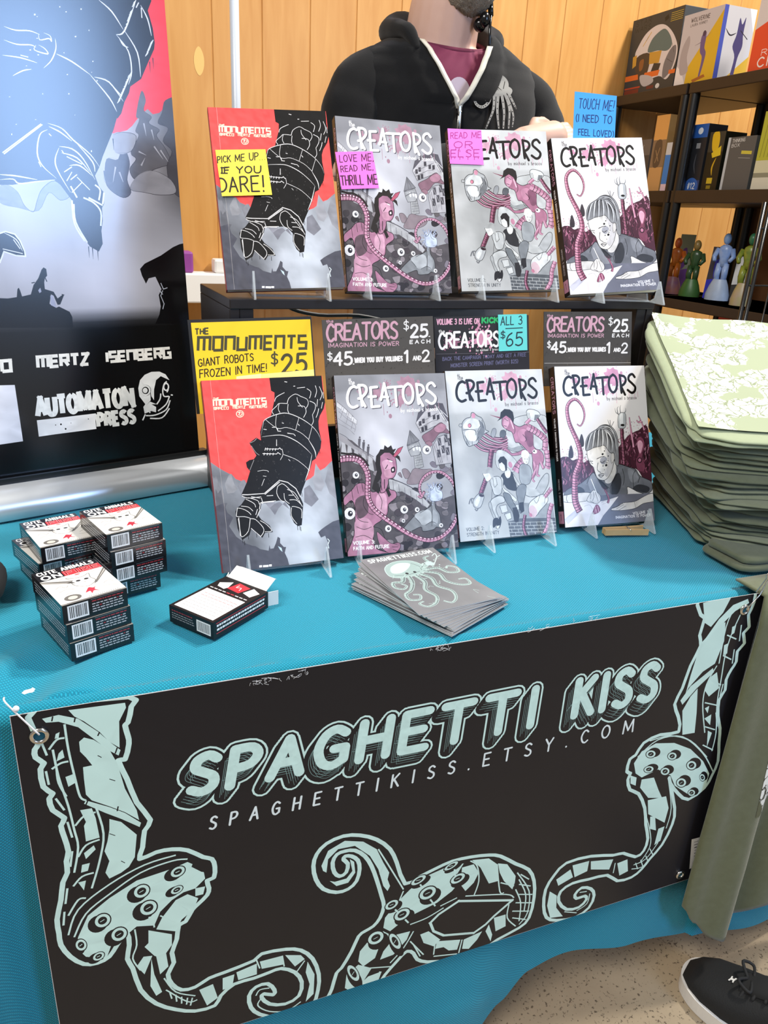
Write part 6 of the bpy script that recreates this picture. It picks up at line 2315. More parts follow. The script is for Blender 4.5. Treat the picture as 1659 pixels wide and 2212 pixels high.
def folded_shirt(i, m):
    bm = NB()
    rnd = random.Random(100 + i)
    top = i == NSH - 1
    dx, dy, tw = rnd.uniform(-.012, .012), rnd.uniform(-.012, .012), rnd.uniform(-.03, .03)
    ex = rnd.uniform(-.006, .012) + (.012 if top else 0) + .016 * sin(pi * i / NSH)
    lobes = 2
    rows = []
    NA, NP = 120, 7 * lobes + 1
    c = C0 + D1 * .155 + D2 * .15
    sc = c + shift_of(i)
    for p in range(NP):
        t = p / (NP - 1)
        lt = (t * lobes) % 1.0 if p < NP - 1 else 1.0
        bul = math.sqrt(max(0, 1 - (2 * lt - 1) ** 2))
        row = []
        for k in range(NA):
            a_ = 2 * pi * k / NA
            ca, sa = cos(a_), sin(a_)
            e = .32
            u = (abs(ca) ** e) * (1 if ca > 0 else -1)
            v = (abs(sa) ** e) * (1 if sa > 0 else -1)
            nz = noise.noise(Vector((ca * 2.2 + i * 3.1, sa * 2.2, (1 if t > .5 else 0) * 2.7 + i)))
            nf = noise.noise(Vector((ca * 7 + i, sa * 7, i * 1.7 + t)))
            r = 1 + (ex + .012 * nz + .0015 * nf) / .15 - .07 * (1 - bul) - (.02 if (t < .5) != (i % 2 == 0) else 0)
            pos = c + D1 * (v * .155 * r + dy) + D2 * (u * .15 * r + dx) + shift_of(i)
            s1 = .5 + v * r * .5
            s2 = .5 + u * r * .5
            z = layer_z(i, s1, s2, pos.x, pos.y) * (1 - t) + layer_z(i + 1, s1, s2, pos.x, pos.y) * t
            sag = max(0, r - .98) * .03
            row.append(bm.verts.new((pos.x, pos.y, max(.001, z - sag * min(1, i / 3)))))
        rows.append(row)
    for a, b in zip(rows, rows[1:]):
        for k in range(NA):
            bm.faces.new((a[k], a[(k + 1) % NA], b[(k + 1) % NA], b[k]))
    # top and bottom surfaces as inner rings
    for src_row, ii, flip in ((rows[0], i, True), (rows[-1], i + 1, False)):
        prev = src_row
        for q_ in (.9, .75, .5, .25):
            cur = []
            for k in range(NA):
                p = sc.lerp(Vector((src_row[k].co.x, src_row[k].co.y, 0)), q_)
                rel = p - C0 - shift_of(i)
                s1, s2 = rel.dot(D1) / .31, rel.dot(D2) / .3
                cur.append(bm.verts.new((p.x, p.y, layer_z(ii, s1, s2, p.x, p.y) + (.004 if (top and not flip) else 0) * (1 - q_ * .6))))
            for k in range(NA):
                bm.faces.new((prev[k], prev[(k + 1) % NA], cur[(k + 1) % NA], cur[k]))
            prev = cur
        bm.faces.new(prev)
    return bm


for i in range(NSH):
    top = i == NSH - 1
    m = olive('sage_jersey', '949d7d', '9fa888') if top else om[(i * 5 + i // 3) % 3]
    sh = obj('folded_shirt', folded_shirt(i, m), m, smooth=True)
    if top:
        lb = 'pale sage folded shirt with a large white print, on top of the pile'
    elif i == 0:
        lb = 'olive folded shirt at the bottom of the pile, flat on the teal cloth'
    elif i == NSH - 2:
        lb = 'olive folded shirt directly under the pale printed one'
    else:
        lb = '%s olive folded shirt counted up from the bottom of the pile' % ['', 'second', 'third', 'fourth', 'fifth', 'sixth', 'seventh', 'eighth', 'ninth', 'tenth'][i]
    tag(sh, lb, 'shirt', 'folded olive shirts in the pile')
    if top:
        topshirt = sh


def print_mat(name, shirt, line, scale, thr):
    m = mat(name, 'f1f1e8', .7)
    nt = m.node_tree
    b = nt.nodes['Principled BSDF']
    tc = nt.nodes.new('ShaderNodeTexCoord')
    n0 = nt.nodes.new('ShaderNodeTexNoise')
    n0.inputs['Scale'].default_value = scale * .6
    n0.inputs['Detail'].default_value = 3
    nt.links.new(tc.outputs['Object'], n0.inputs['Vector'])
    mp = nt.nodes.new('ShaderNodeVectorMath')
    mp.operation = 'MULTIPLY_ADD'
    mp.inputs[1].default_value = (.05, .05, .05)
    nt.links.new(n0.outputs['Color'], mp.inputs[0])
    nt.links.new(tc.outputs['Object'], mp.inputs[2])
    v = nt.nodes.new('ShaderNodeTexVoronoi')
    v.feature = 'DISTANCE_TO_EDGE'
    v.inputs['Scale'].default_value = scale
    nt.links.new(mp.outputs[0], v.inputs['Vector'])
    r = nt.nodes.new('ShaderNodeValToRGB')
    r.color_ramp.interpolation = 'LINEAR'
    r.color_ramp.elements[0].position = .03
    r.color_ramp.elements[0].color = rgb(line) + (1,)
    r.color_ramp.elements[1].position = .09
    r.color_ramp.elements[1].color = rgb('e6e6dc') + (1,)
    nt.links.new(v.outputs['Distance'], r.inputs['Fac'])
    n1 = nt.nodes.new('ShaderNodeTexNoise')
    n1.inputs['Scale'].default_value = scale * .28
    n1.inputs['Detail'].default_value = 5
    nt.links.new(tc.outputs['Object'], n1.inputs['Vector'])
    r1 = nt.nodes.new('ShaderNodeValToRGB')
    r1.color_ramp.elements[0].position = thr - .015
    r1.color_ramp.elements[0].color = (0, 0, 0, 1)
    r1.color_ramp.elements[1].position = thr + .015
    r1.color_ramp.elements[1].color = (1, 1, 1, 1)
    nt.links.new(n1.outputs['Fac'], r1.inputs['Fac'])
    mx = nt.nodes.new('ShaderNodeMix')
    mx.data_type = 'RGBA'
    mx.inputs['A'].default_value = rgb(shirt) + (1,)
    nt.links.new(r1.outputs['Color'], mx.inputs['Factor'])
    nt.links.new(r.outputs['Color'], mx.inputs['B'])
    nt.links.new(mx.outputs['Result'], b.inputs['Base Color'])
    return m


# print on the top shirt: a patch lying on its upper face
bm = NB()
vs = [[None] * 41 for _ in range(41)]
for j in range(41):
    for k in range(41):
        s1, s2 = -.01 + 1.0 * j / 40, .02 + .96 * k / 40
        p = C0 + D1 * .31 * s1 + D2 * .3 * s2 + shift_of(NSH - 1)
        vs[j][k] = bm.verts.new((p.x, p.y, layer_z(NSH, s1, s2, p.x, p.y) + .0052))
for j in range(40):
    for k in range(40):
        bm.faces.new((vs[j][k], vs[j][k + 1], vs[j + 1][k + 1], vs[j + 1][k]))
obj('shirt_print', bm, print_mat('white_screen_print', '949d7d', '7d8765', 52, .465), topshirt, smooth=True)

# dark shirt with white print lying in front of the pile
p0 = at((1600, 1210), 2, .006)
bm = NB()
for layer, (rx, ry, z) in enumerate(((.085, .05, .0), (.08, .046, .011))):
    rings = []
    for p in range(7):
        t = p / 6
        bl = math.sqrt(max(0, 1 - (2 * t - 1) ** 2))
        rings.append([Vector((p0.x + .055 + (rx * (.93 + .07 * bl) + .004 * noise.noise(Vector((a_ * 2, t, layer)))) * (abs(cos(a_)) ** .4) * (1 if cos(a_) > 0 else -1),
                              p0.y + .012 + (ry * (.9 + .1 * bl)) * (abs(sin(a_)) ** .4) * (1 if sin(a_) > 0 else -1), z + .011 * t + .001)) for a_ in [2 * pi * k / 60 for k in range(60)]])
    add_loft(bm, rings)
sh = obj('folded_shirt', bm, om[1], smooth=True, angle=60)
tag(sh, 'dark shirt with a white print lying in front of the shirt pile', 'shirt')
bm = NB()
add_box(bm, p0.x - .01, p0.x + .12, p0.y - .022, p0.y + .045, .0222, .0226)
obj('shirt_print', bm, print_mat('white_line_print', '5d6250', '4a4e40', 60, .44), sh)

# shirt hanging over the front edge
HS = [(.924, -.552), (.945, -.585), (.975, -.615), (1.01, -.628), (1.05, -.618), (1.09, -.596), (1.14, -.60), (1.24, -.62), (1.34, -.6)]
bm = NB()
rows = []
for j in range(70):
    row = []
    for k in range(60):
        x = .924 + .40 * k / 59
        hem = interp(HS, x)
        t = j / 69
        z = .004 + (hem - .004) * t
        if t < .06:
            y = .03 - .055 * (t / .06)
            z = .008
        else:
            y = -.026 - .014 * t
        dep = min(1, max(0, t * 1.3))
        y += -dep * (.012 * sin((x - .924) * 40 - .7) + .008 * sin((x - .92) * 75 + 2 * t))
        if x < .94:
            y += dep * .012 * (.94 - x) / .016
        row.append(bm.verts.new((x - .008 * t * (1 - k / 59), y, z)))
    rows.append(row)
for a, b in zip(rows, rows[1:]):
    for k in range(59):
        bm.faces.new((a[k], a[k + 1], b[k + 1], b[k]))
sh = obj('hanging_shirt', bm, olive('faded_olive_jersey', '56593f', '63674e'), smooth=True)
md = sh.modifiers.new('thickness', 'SOLIDIFY')
md.thickness = .003
md.offset = 0
tag(sh, 'olive shirt hanging down the table front over the right edge of the banner', 'shirt')
bm = NB()
rows = []
for j in range(24):
    row = []
    for k in range(20):
        x = 1.0 + .2 * k / 19
        t = .38 + .22 * j / 23
        hem = interp(HS, x)
        z = .004 + (hem - .004) * t
        dep = min(1, t * 1.3)
        y = -.026 - .014 * t - dep * (.012 * sin((x - .924) * 40 - .7) + .008 * sin((x - .92) * 75 + 2 * t)) - .0022
        row.append(bm.verts.new((x - .008 * t * (1 - (x - .924) / .4), y, z)))
    rows.append(row)
for a, b in zip(rows, rows[1:]):
    for k in range(19):
        bm.faces.new((a[k], a[k + 1], b[k + 1], b[k]))
obj('shirt_print', bm, print_mat('white_flower_print', '56593f', '34372a', 48, .47), sh, smooth=True)

# ================================================================== SHOE
so = thing('sports_shoe', 'black running shoe with a white sole on the concrete floor', 'shoe', T(.968, -.03, FLOOR_Z) @ Matrix.Rotation(radians(28), 4, 'Z'))
# local: toe at origin pointing +y, heel at y = -0.28
SEC = [(0.004, .020, .030, .018), (-.012, .036, .045, .028), (-.035, .047, .056, .038), (-.07, .053, .066, .05), (-.105, .052, .080, .05), (-.14, .047, .098, .045), (-.18, .042, .108, .042), (-.225, .039, .108, .04), (-.262, .034, .112, .036), (-.28, .022, .108, .026)]
bm = NB()
rings = []
for y, w, h, _ in SEC:
    r = []
    for k in range(24):
        a_ = 2 * pi * k / 24
        cx, sz = cos(a_), sin(a_)
        r.append(Vector((w * (abs(cx) ** .7) * (1 if cx > 0 else -1), y, .022 + (h - .022) * max(0, sz) ** .8 if sz > 0 else .022 + .008 * sz)))
    rings.append(r)
add_loft(bm, rings)
obj('upper', bm, mat('black_knit', '131314', .8, bump=.5, bscale=500, bdist=.001), so, smooth=True)
bm = NB()
out = [(w + .004, y) for y, w, h, _ in SEC]
pts = [(-w, y) for w, y in out] + [(w, y) for w, y in out[::-1]]
pts = spline([(0, .010)] + [(-w, y) for w, y in out] + [(0, -.286)] + [(w, y) for w, y in out[::-1]], 3, True)
add_prism(bm, pts, .001, .026)
obj('sole', bm, mat('white_rubber', 'd9d5cf', .6), so)
bm = NB()
for i in range(5):
    y = -.088 - i * .017
    z = .070 + .0095 * i
    add_tube(bm, spline([(-.028, y + .004, z - .006), (-.012, y, z + .006), (.012, y - .004, z + .007), (.028, y, z - .006)], 4), .003, 8)
add_tube(bm, spline([(0, -.085, .082), (.02, -.07, .088), (.03, -.085, .082), (.008, -.092, .084)], 5), .0025, 8)
add_tube(bm, spline([(0, -.085, .082), (-.02, -.075, .088), (-.026, -.095, .084), (-.004, -.092, .084)], 5), .0025, 8)
obj('laces', bm, mat('black_lace', '1a1a1b', .8), so, smooth=True)
bm = NB()
add_loft(bm, [[Vector((.026 * cos(a_) * s, y, z + .012 * sin(a_))) for a_ in [pi * k / 8 for k in range(9)]] for y, z, s in ((-.08, .068, .8), (-.12, .088, 1), (-.165, .112, 1), (-.185, .128, .9))], closed=False, caps=False)
obj('tongue', bm, mat('black_mesh', '1b1b1c', .9), so, smooth=True)
bm = NB()
for s in ('-5,6 -3,6 -2,2 2,2 3,6 5,6 4,0 5,-6 3,-6 2,-2 -2,-2 -3,-6 -5,-6 -4,0',):
    add_prism(bm, [(p[0] / 1000 * .9, p[1] / 1000 * .9) for p in P(s)], 0, .0012, Matrix.Translation((-.006, -.066, .0665)) @ Matrix.Rotation(-.42, 4, 'X') @ Matrix.Rotation(1.3, 4, 'Z'))
obj('emblem', bm, mat('white_emblem', 'e9e7e3', .5), so)

# ================================================================== PERSON behind the riser
PX, PY = .862, 1.0
pe = thing('person', 'person in a black zip hoodie over a maroon shirt, arms folded, behind the comics', 'person', T(PX, PY, FLOOR_Z))
IPE = pe.matrix_world.inverted()
skin = mat('skin', 'cfa997', .5, spec=.35, vary='c49a86', vscale=30)


def finish(name, bm, m, parent, voxel=None, smooth_it=4, subsurf=0):
    for v in bm.verts:
        v.co = IPE @ v.co
    o = obj(name, bm, m, parent, smooth=True)
    if voxel:
        r = o.modifiers.new('merge', 'REMESH')
        r.mode = 'VOXEL'
        r.voxel_size = voxel
        r.use_smooth_shade = True
        s = o.modifiers.new('soften', 'SMOOTH')
        s.factor = .5
        s.iterations = smooth_it
    return o


def ell_ring(cx, cy, z, a, b, n=48, sq=1.0, tilt=0.0):
    r = []
    for k in range(n):
        t = 2 * pi * k / n
        c, s = cos(t), sin(t)
        x = a * (abs(c) ** sq) * (1 if c > 0 else -1)
        y = b * (abs(s) ** sq) * (1 if s > 0 else -1)
        r.append(Vector((cx + x, cy + y, z + tilt * y / b)))
    return r


# arms: the viewer's left arm folds in front, its hand tucked on the other elbow
ARM_A = [(PX - .140, 1.0, .742), (PX - .186, .99, .708), (PX - .212, .98, .66), (PX - .222, .96, .60), (PX - .205, .92, .555), (PX - .13, .865, .54), (PX - .03, .84, .555), (PX + .05, .83, .585), (PX + .105, .83, .615)]
RAD_A = [.048, .060, .063, .062, .060, .056, .050, .044, .037]
ARM_B = [(PX + .150, 1.0, .742), (PX + .196, .99, .708), (PX + .222, .98, .665), (PX + .232, .955, .61), (PX + .225, .91, .572), (PX + .15, .88, .55), (PX + .05, .878, .545), (PX - .05, .882, .55), (PX - .12, .89, .56)]
RAD_B = [.048, .059, .061, .060, .058, .053, .047, .042, .036]

bm = NB()
hx_, hy_, hz_ = .864, .985, .962
add_ball(bm, (hx_, hy_ + .012, hz_ + .025), (.077, .095, .093))
add_ball(bm, (hx_ + .004, hy_ - .028, hz_ - .05), (.060, .068, .060))
add_ball(bm, (hx_ + .010, hy_ - .072, hz_ - .083), (.030, .026, .026))
add_ball(bm, (hx_ + .009, hy_ - .098, hz_ - .012), (.013, .020, .014))
add_tube(bm, [(hx_ + .007, hy_ - .086, hz_ + .03), (hx_ + .009, hy_ - .10, hz_ - .008)], [.009, .012], 10)
for s in (-1, 1):
    add_ball(bm, (hx_ + s * .078, hy_ + .01, hz_ + .0), (.010, .020, .032))
add_tube(bm, [(.846, 1.01, .74), (.846, 1.005, .80), (.850, .995, .86), (.858, .985, .92)], [.085, .077, .074, .070], 20)
rings = [ell_ring(PX, PY, z, a, b) for z, a, b in ((.16, .165, .11), (.3, .15, .10), (.5, .165, .105), (.65, .18, .105), (.74, .165, .09), (.79, .10, .065))]
add_loft(bm, rings)
for A, R in ((ARM_A, RAD_A), (ARM_B, RAD_B)):
    add_tube(bm, A, [r * .72 for r in R], 12)
for s in (-1, 1):
    add_tube(bm, [(PX + s * .085, PY, .18), (PX + s * .09, PY - .01, -.27), (PX + s * .095, PY + .01, -.66), (PX + s * .10, PY - .02, -.71)], [.085, .056, .04, .045], 14)
    add_ball(bm, (PX + s * .105, PY - .07, -.712), (.045, .12, .028))


def hand(bm, wrist, fwd, nrm, side):
    """palm with four curled fingers and a thumb leaving the side of the palm"""
    w, f, n = Vector(wrist), Vector(fwd).normalized(), Vector(nrm).normalized()
    s = f.cross(n).normalized() * side
    add_tube(bm, [w - f * .01, w + f * .03, w + f * .075, w + f * .09], [.027, .032, .036, .030], 14)
    for k, (o_, L) in enumerate(((.028, .078), (.010, .086), (-.009, .08), (-.027, .064))):
        b = w + f * .085 + s * o_
        p1 = b + f * L * .45 + n * .004
        p2 = p1 + f * L * .28 - n * L * .22
        p3 = p2 + f * L * .08 - n * L * .24
        add_tube(bm, [b - f * .02, b, p1, p2, p3], [.0095, .0098, .0092, .0085, .0072], 9)
        add_ball(bm, p3, .0072, seg=8)
    b = w + f * .03 + s * .034
    add_tube(bm, [b - s * .012, b + s * .014 + f * .02, b + s * .02 + f * .048 - n * .006, b + s * .014 + f * .066 - n * .012], [.012, .011, .0098, .0082], 9)


hand(bm, (PX + .112, .832, .617), (.90, .10, .12), (-.1, -.75, .65), -1)
hand(bm, (PX - .12, .892, .56), (-.95, .1, .05), (0, .5, .85), 1)
body = finish('body', bm, skin, pe, voxel=.0042, smooth_it=3)

# face details, beard, hair
bm = NB()
for s in (-1, 1):
    add_ball(bm, (hx_ + .006 + s * .031, hy_ - .066, hz_ + .022), (.0125, .010, .0095), seg=12)
eo = finish('eyes', bm, mat('eye_white', 'd9d4ce', .3), body)
bm = NB()
for s in (-1, 1):
    add_ball(bm, (hx_ + .007 + s * .031, hy_ - .0742, hz_ + .021), (.0052, .0025, .0052), seg=12)
finish('irises', bm, mat('brown_iris', '2a1d14', .2), body)
bm = NB()
for s in (-1, 1):
    for dz in (.0085, -.0075):
        add_tube(bm, spline([(hx_ + .006 + s * .031 - .0145, hy_ - .066, hz_ + .022), (hx_ + .006 + s * .031, hy_ - .0775, hz_ + .022 + dz), (hx_ + .006 + s * .031 + .0145, hy_ - .064, hz_ + .022)], 5), .0036, 8)
finish('eyelids', bm, skin, body)
bm = NB()
for s in (-1, 1):
    add_tube(bm, [(hx_ + .006 + s * .016, hy_ - .082, hz_ + .042), (hx_ + .006 + s * .034, hy_ - .078, hz_ + .047), (hx_ + .006 + s * .05, hy_ - .064, hz_ + .04)], [.003, .004, .002], 8)
finish('eyebrows', bm, mat('brown_hair', '4a3a2f', .8), body)
bm = NB()
add_tube(bm, spline([(hx_ - .012, hy_ - .088, hz_ - .046), (hx_ + .009, hy_ - .098, hz_ - .044), (hx_ + .03, hy_ - .088, hz_ - .046)], 4), .0045, 8)
finish('lips', bm, mat('lips', 'a76a62', .5), body)
bm = NB()
q = bmesh.ops.create_uvsphere(bm, u_segments=72, v_segments=48, radius=1.0)
for v in list(bm.verts):
    if v.co.z > .42 - .5 * max(0, v.co.y) or v.co.y > .55:
        bm.verts.remove(v)
rnd = random.Random(3)
for v in bm.verts:
    n = 1 + .035 * noise.noise(v.co * 14) + rnd.uniform(-.018, .018)
    k = 1.0
    if v.co.y < -.3 and v.co.z < .1:
        k = 1.06
    v.co = Vector((hx_ + .006 + v.co.x * .0655 * n, hy_ - .032 + v.co.y * .0745 * n * k, hz_ - .054 + v.co.z * .0685 * n * k))
finish('beard', bm, mat('grey_beard', '6f6355', .9, vary='a89c8b', vscale=260, bump=.9, bscale=420, bdist=.003), body)
bm = NB()
q = bmesh.ops.create_uvsphere(bm, u_segments=48, v_segments=32, radius=1.0)
for v in list(bm.verts):
    if v.co.z < .1 - .5 * v.co.y:
        bm.verts.remove(v)
for v in bm.verts:
    n = 1.06 + .03 * noise.noise(v.co * 6)
    v.co = Vector((hx_ + v.co.x * .078 * n, hy_ + .012 + v.co.y * .096 * n, hz_ + .025 + v.co.z * .095 * n))
finish('hair', bm, mat('brown_hair', '4a3a2f', .8), body)

# maroon shirt
bm = NB()
rings = []
for z, a, b, t in ((.42, .172, .112, 0), (.6, .182, .114, 0), (.7, .185, .112, 0), (.75, .17, .102, .006), (.785, .130, .094, .016), (.803, .106, .090, .024), (.812, .095, .087, .030), (.808, .090, .083, .030)):
    rings.append(ell_ring(.846, PY + .0, z, a, b, 64, 1.0, t))
add_loft(bm, rings, caps=False)
ts = finish('t_shirt', bm, mat('maroon_jersey', '6e2440', .85, vary='7c2b49', vscale=60, bump=.2, bscale=800, bdist=.0006), pe)
bm = NB()
add_tube(bm, [p for p in ell_ring(.846, PY, .806, .094, .087, 48, 1.0, .030)], .0055, 8, closed=True)
finish('collar_rib', bm, mat('maroon_rib', '641f39', .9), ts)
# round pale print low on the shirt
c = at((991, 205), 1, PY - .117)
bm = NB()
bm.faces.new([bm.verts.new((c.x + .027 * cos(t), PY - .1155 - .003 * cos(t) ** 2 * 0, c.z + .032 * sin(t))) for t in [2 * pi * k / 28 for k in range(28)]])
finish('shirt_print', bm, mat('pale_print', 'cdbac4', .8), ts)

# hoodie: open strip round the body so the zip line stays open at the chest
hood_m = mat('black_fleece', '131212', .92, spec=.15, vary='1e1d1d', vscale=30, bump=.4, bscale=600, bdist=.0008, sheen=.15)
VB, VT = .672, .80


def half_open(z):
    if z <= VB:
        return .0015
    t = min(1.0, (z - VB) / (VT - VB))
    return .0015 + .078 * t ** .9


HR = [(.30, .19, .128), (.42, .195, .13), (.52, .202, .132), (.6, .21, .134), (.66, .216, .134), (.70, .219, .131), (.735, .214, .124), (.765, .196, .114), (.788, .160, .104), (.803, .125, .096), (.815, .104, .090), (.828, .094, .086)]
bm = NB()
rings = []
NZ = 60
for j in range(NZ + 1):
    z = .30 + (.812 - .30) * j / NZ
    a = interp([(q_[0], q_[1]) for q_ in HR], z)
    b = interp([(q_[0], q_[2]) for q_ in HR], z)
    ho = half_open(z)
    off_ = .028 * min(1, max(0, (z - .5) / .15))
    f0, f1 = math.asin(max(-.9, min(.9, (ho - off_) / a))), math.asin(min(.9, (ho + off_) / a))
    r = []
    for k in range(97):
        t = -pi / 2 + f0 + (2 * pi - f0 - f1) * k / 96
        wob = 1 + .018 * noise.noise(Vector((cos(t) * 3, sin(t) * 3, z * 9))) + .008 * sin(z * 70 + 4 * t)
        fr = .010 if ho > .01 and (k < 5 or k > 91) else 0
        r.append(Vector((PX + a * wob * cos(t), PY + b * wob * sin(t) - fr, z)))
    rings.append(r)
add_loft(bm, rings, closed=False, caps=False)
edge_l = [rr[96] for rr in rings]
edge_r = [rr[0] for rr in rings]
for A, R in ((ARM_A, RAD_A), (ARM_B, RAD_B)):
    P_ = spline(A, 6)
    R_ = [r[0] for r in spline([(r,) for r in R], 6)]
    n = len(P_)
    cut = n - 4
    R2 = [r * (1 + .03 * noise.noise(Vector((i * .35, r * 30, 2))) + .012 * sin(i * 1.1)) for i, r in enumerate(R_)]
    add_tube(bm, P_[:cut], R2[:cut], 28)
    add_ball(bm, A[0], (R[0] * 1.02, R[0] * 1.25, R[0] * .92))
ho = finish('hoodie', bm, hood_m, pe)
md = ho.modifiers.new('cloth', 'SOLIDIFY')
md.thickness = .003
# hood lying round the neck
bm = NB()
hp = [(PX - .108, PY - .098, .765), (PX - .118, PY - .072, .798), (PX - .124, PY - .03, .808), (PX - .118, PY + .03, .816), (PX - .07, PY + .085, .838), (PX + .0, PY + .108, .836), (PX + .075, PY + .085, .848), (PX + .098, PY + .03, .830), (PX + .092, PY - .03, .814), (PX + .074, PY - .074, .794), (PX + .056, PY - .098, .762)]
hr = [.008, .015, .020, .026, .031, .034, .031, .026, .021, .016, .008]
P_ = spline(hp, 5)
R_ = [r[0] * (1 + .10 * noise.noise(Vector((i * .35, 1, 1)))) for i, r in enumerate(spline([(r,) for r in hr], 5))]
add_tube(bm, P_, R_, 20)
finish('hood', bm, hood_m, ho)
tape = mat('zip_tape', 'c9c3b4', .7)
for e in (edge_l, edge_r):
    pts = [p + Vector((0, -.004, 0)) for p in e if p.z > VB - .012 and p.z < .792]
    bm = NB()
    sg = -1 if e is edge_l else 1
    for a_, b_ in zip(pts, pts[1:]):
        w = Vector((.0085 * sg, -.001, 0))
        v = [bm.verts.new(p) for p in (a_ - w * .9, a_ + w * .5 + Vector((0, -.001, 0)), b_ + w * .5 + Vector((0, -.001, 0)), b_ - w * .9)]
        bm.faces.new(v)
    bmesh.ops.remove_doubles(bm, verts=bm.verts, dist=.00005)
    tp = finish('zip_tape', bm, tape, ho)
    tp.modifiers.new('t', 'SOLIDIFY').thickness = .002
bm = NB()
zc = Vector((PX - .028, PY - .139, VB - .012))
add_tube(bm, [zc + Vector((0, 0, .012)), zc + Vector((0, -.001, -.06))], .0028, 8)
add_box(bm, -.004, .004, -.006, -.002, -.004, .012, Matrix.Translation(zc), bevel=.001)
add_box(bm, -.003, .003, -.008, -.006, -.030, .002, Matrix.Translation(zc), bevel=.0008)
finish('zip_pull', bm, steel, ho)
# faded grey sea creature print on the chest
a = Art(.6, .6)
a.f = lambda p: ((p[0] - 950) / 1000 + .1, (330 - p[1]) / 1000 + .1)
GP = '9a9790'
cr = crop(700, 0, 1240, 1659)
f0 = a.f
a.f = lambda p: f0(cr(p))
for s, c in (('1110,460 1130,470 1140,520 1180,500 1215,530 1225,570 1210,620 1150,640 1100,630 1070,590 1075,540 1095,520', GP), ('1180,570 1225,575 1250,600 1230,630', GP)):
    a.poly(s, c, True)
a.line('1120,490 1130,560 1160,600|1170,520 1150,570 1180,600|1100,560 1130,590|1200,540 1190,590', 2.2, '35332f', taper=1)
for s, w0, w1 in (('1110,610 1090,680 1050,710 1010,690 1000,640 1035,620 1060,650 1040,660', 24, 8), ('1130,620 1125,720 1100,790 1075,850', 20, 8), ('1155,630 1150,740 1160,850', 22, 10), ('1180,630 1195,740 1190,850', 20, 10), ('1200,620 1230,720 1225,850', 20, 9), ('1220,610 1260,690 1275,720', 18, 7), ('1215,640 1255,760 1250,840', 16, 7)):
    pts = spline(P(s), 6)
    n = len(pts)
    a.up()
    a.strip(pts, [(w0 + (w1 - w0) * i / (n - 1)) / 3072 for i in range(n)], a.c(GP), 1)
    for i in range(3, n, 2):
        a.ell(pts[i][0], pts[i][1], 4.5, 4, '35332f', n=8)
me = a.mesh('octopus_print')
for v in me.vertices:
    px = ((v.co.x - .1) * 1000 + 950, 330 - (v.co.y - .1) * 1000)
    y = PY - .12
    for _ in range(8):
        w = at(px, 1, y)
        aa = interp([(q_[0], q_[1]) for q_ in HR], w.z)
        bb = interp([(q_[0], q_[2]) for q_ in HR], w.z)
        y = PY - bb * math.sqrt(max(.02, 1 - ((w.x - PX) / aa) ** 2)) * 1.03 - .004
    v.co = IPE @ at(px, 1, y)
link('chest_print', me, ink('faded_print_ink', .9, .2), ho)
# jeans, shoes
bm = NB()
for s in (-1, 1):
    add_tube(bm, [(PX + s * .085, PY, .30), (PX + s * .09, PY, .16), (PX + s * .093, PY - .01, -.27), (PX + s * .097, PY + .005, -.68)], [.098, .102, .076, .065], 20)
add_ball(bm, (PX, PY, .24), (.18, .125, .12))
finish('jeans', bm, mat('dark_denim', '22262f', .9), pe)
for s in (-1, 1):
    bm = NB()
    add_ball(bm, (PX + s * .105, PY - .065, -.698), (.054, .14, .040))
    finish('shoe', bm, mat('black_leather', '161616', .5), pe)
# headset lead by the jaw
bm = NB()
c0, c1, c2 = at((1063, -30), 1, .93), at((1062, 12), 1, .925), at((1058, 66), 1, .90)
add_tube(bm, spline([c0, c1, c2, c2 + Vector((.004, 0, -.05))], 5), .003, 8)
add_tube(bm, [at((1060, 8), 1, .923), at((1060, 34), 1, .915)], .0055, 10)
c = at((1047, 42), 1, .91)
add_ball(bm, c, (.011, .011, .014))
add_ball(bm, c + Vector((-.004, .012, -.008)), (.013, .012, .013))
finish('earphone', bm, mat('black_gloss', '0d0d0e', .15), pe)

# ================================================================== STAND POLE behind the comics
q = at((508, 120), 1, 1.5)
po_ = thing('stand_pole', 'white metal pole standing in front of the panelled wall', 'pole', T(q.x, q.y, FLOOR_Z))
bm = NB()
add_tube(bm, [(0, 0, .02), (0, 0, 2.3)], .0115, 20)
obj('tube', bm, mat('white_steel', 'c3c9d2', .3, spec=.6), po_, smooth=True)
bm = NB()
add_prism(bm, [(.16 * cos(t), .16 * sin(t)) for t in [2 * pi * k / 32 for k in range(32)]], 0, .02)
obj('base', bm, mat('white_steel', 'c3c9d2', .3), po_)

# ================================================================== SHELVING on the right
XS = 2.28
dark = mat('dark_resin', '221915', .45, vary='2c211b', vscale=12)
postm = mat('black_resin', '141313', .35)
SH = [(-.20, -.16), (.173, .21), (.562, .607), (.940, .978)]


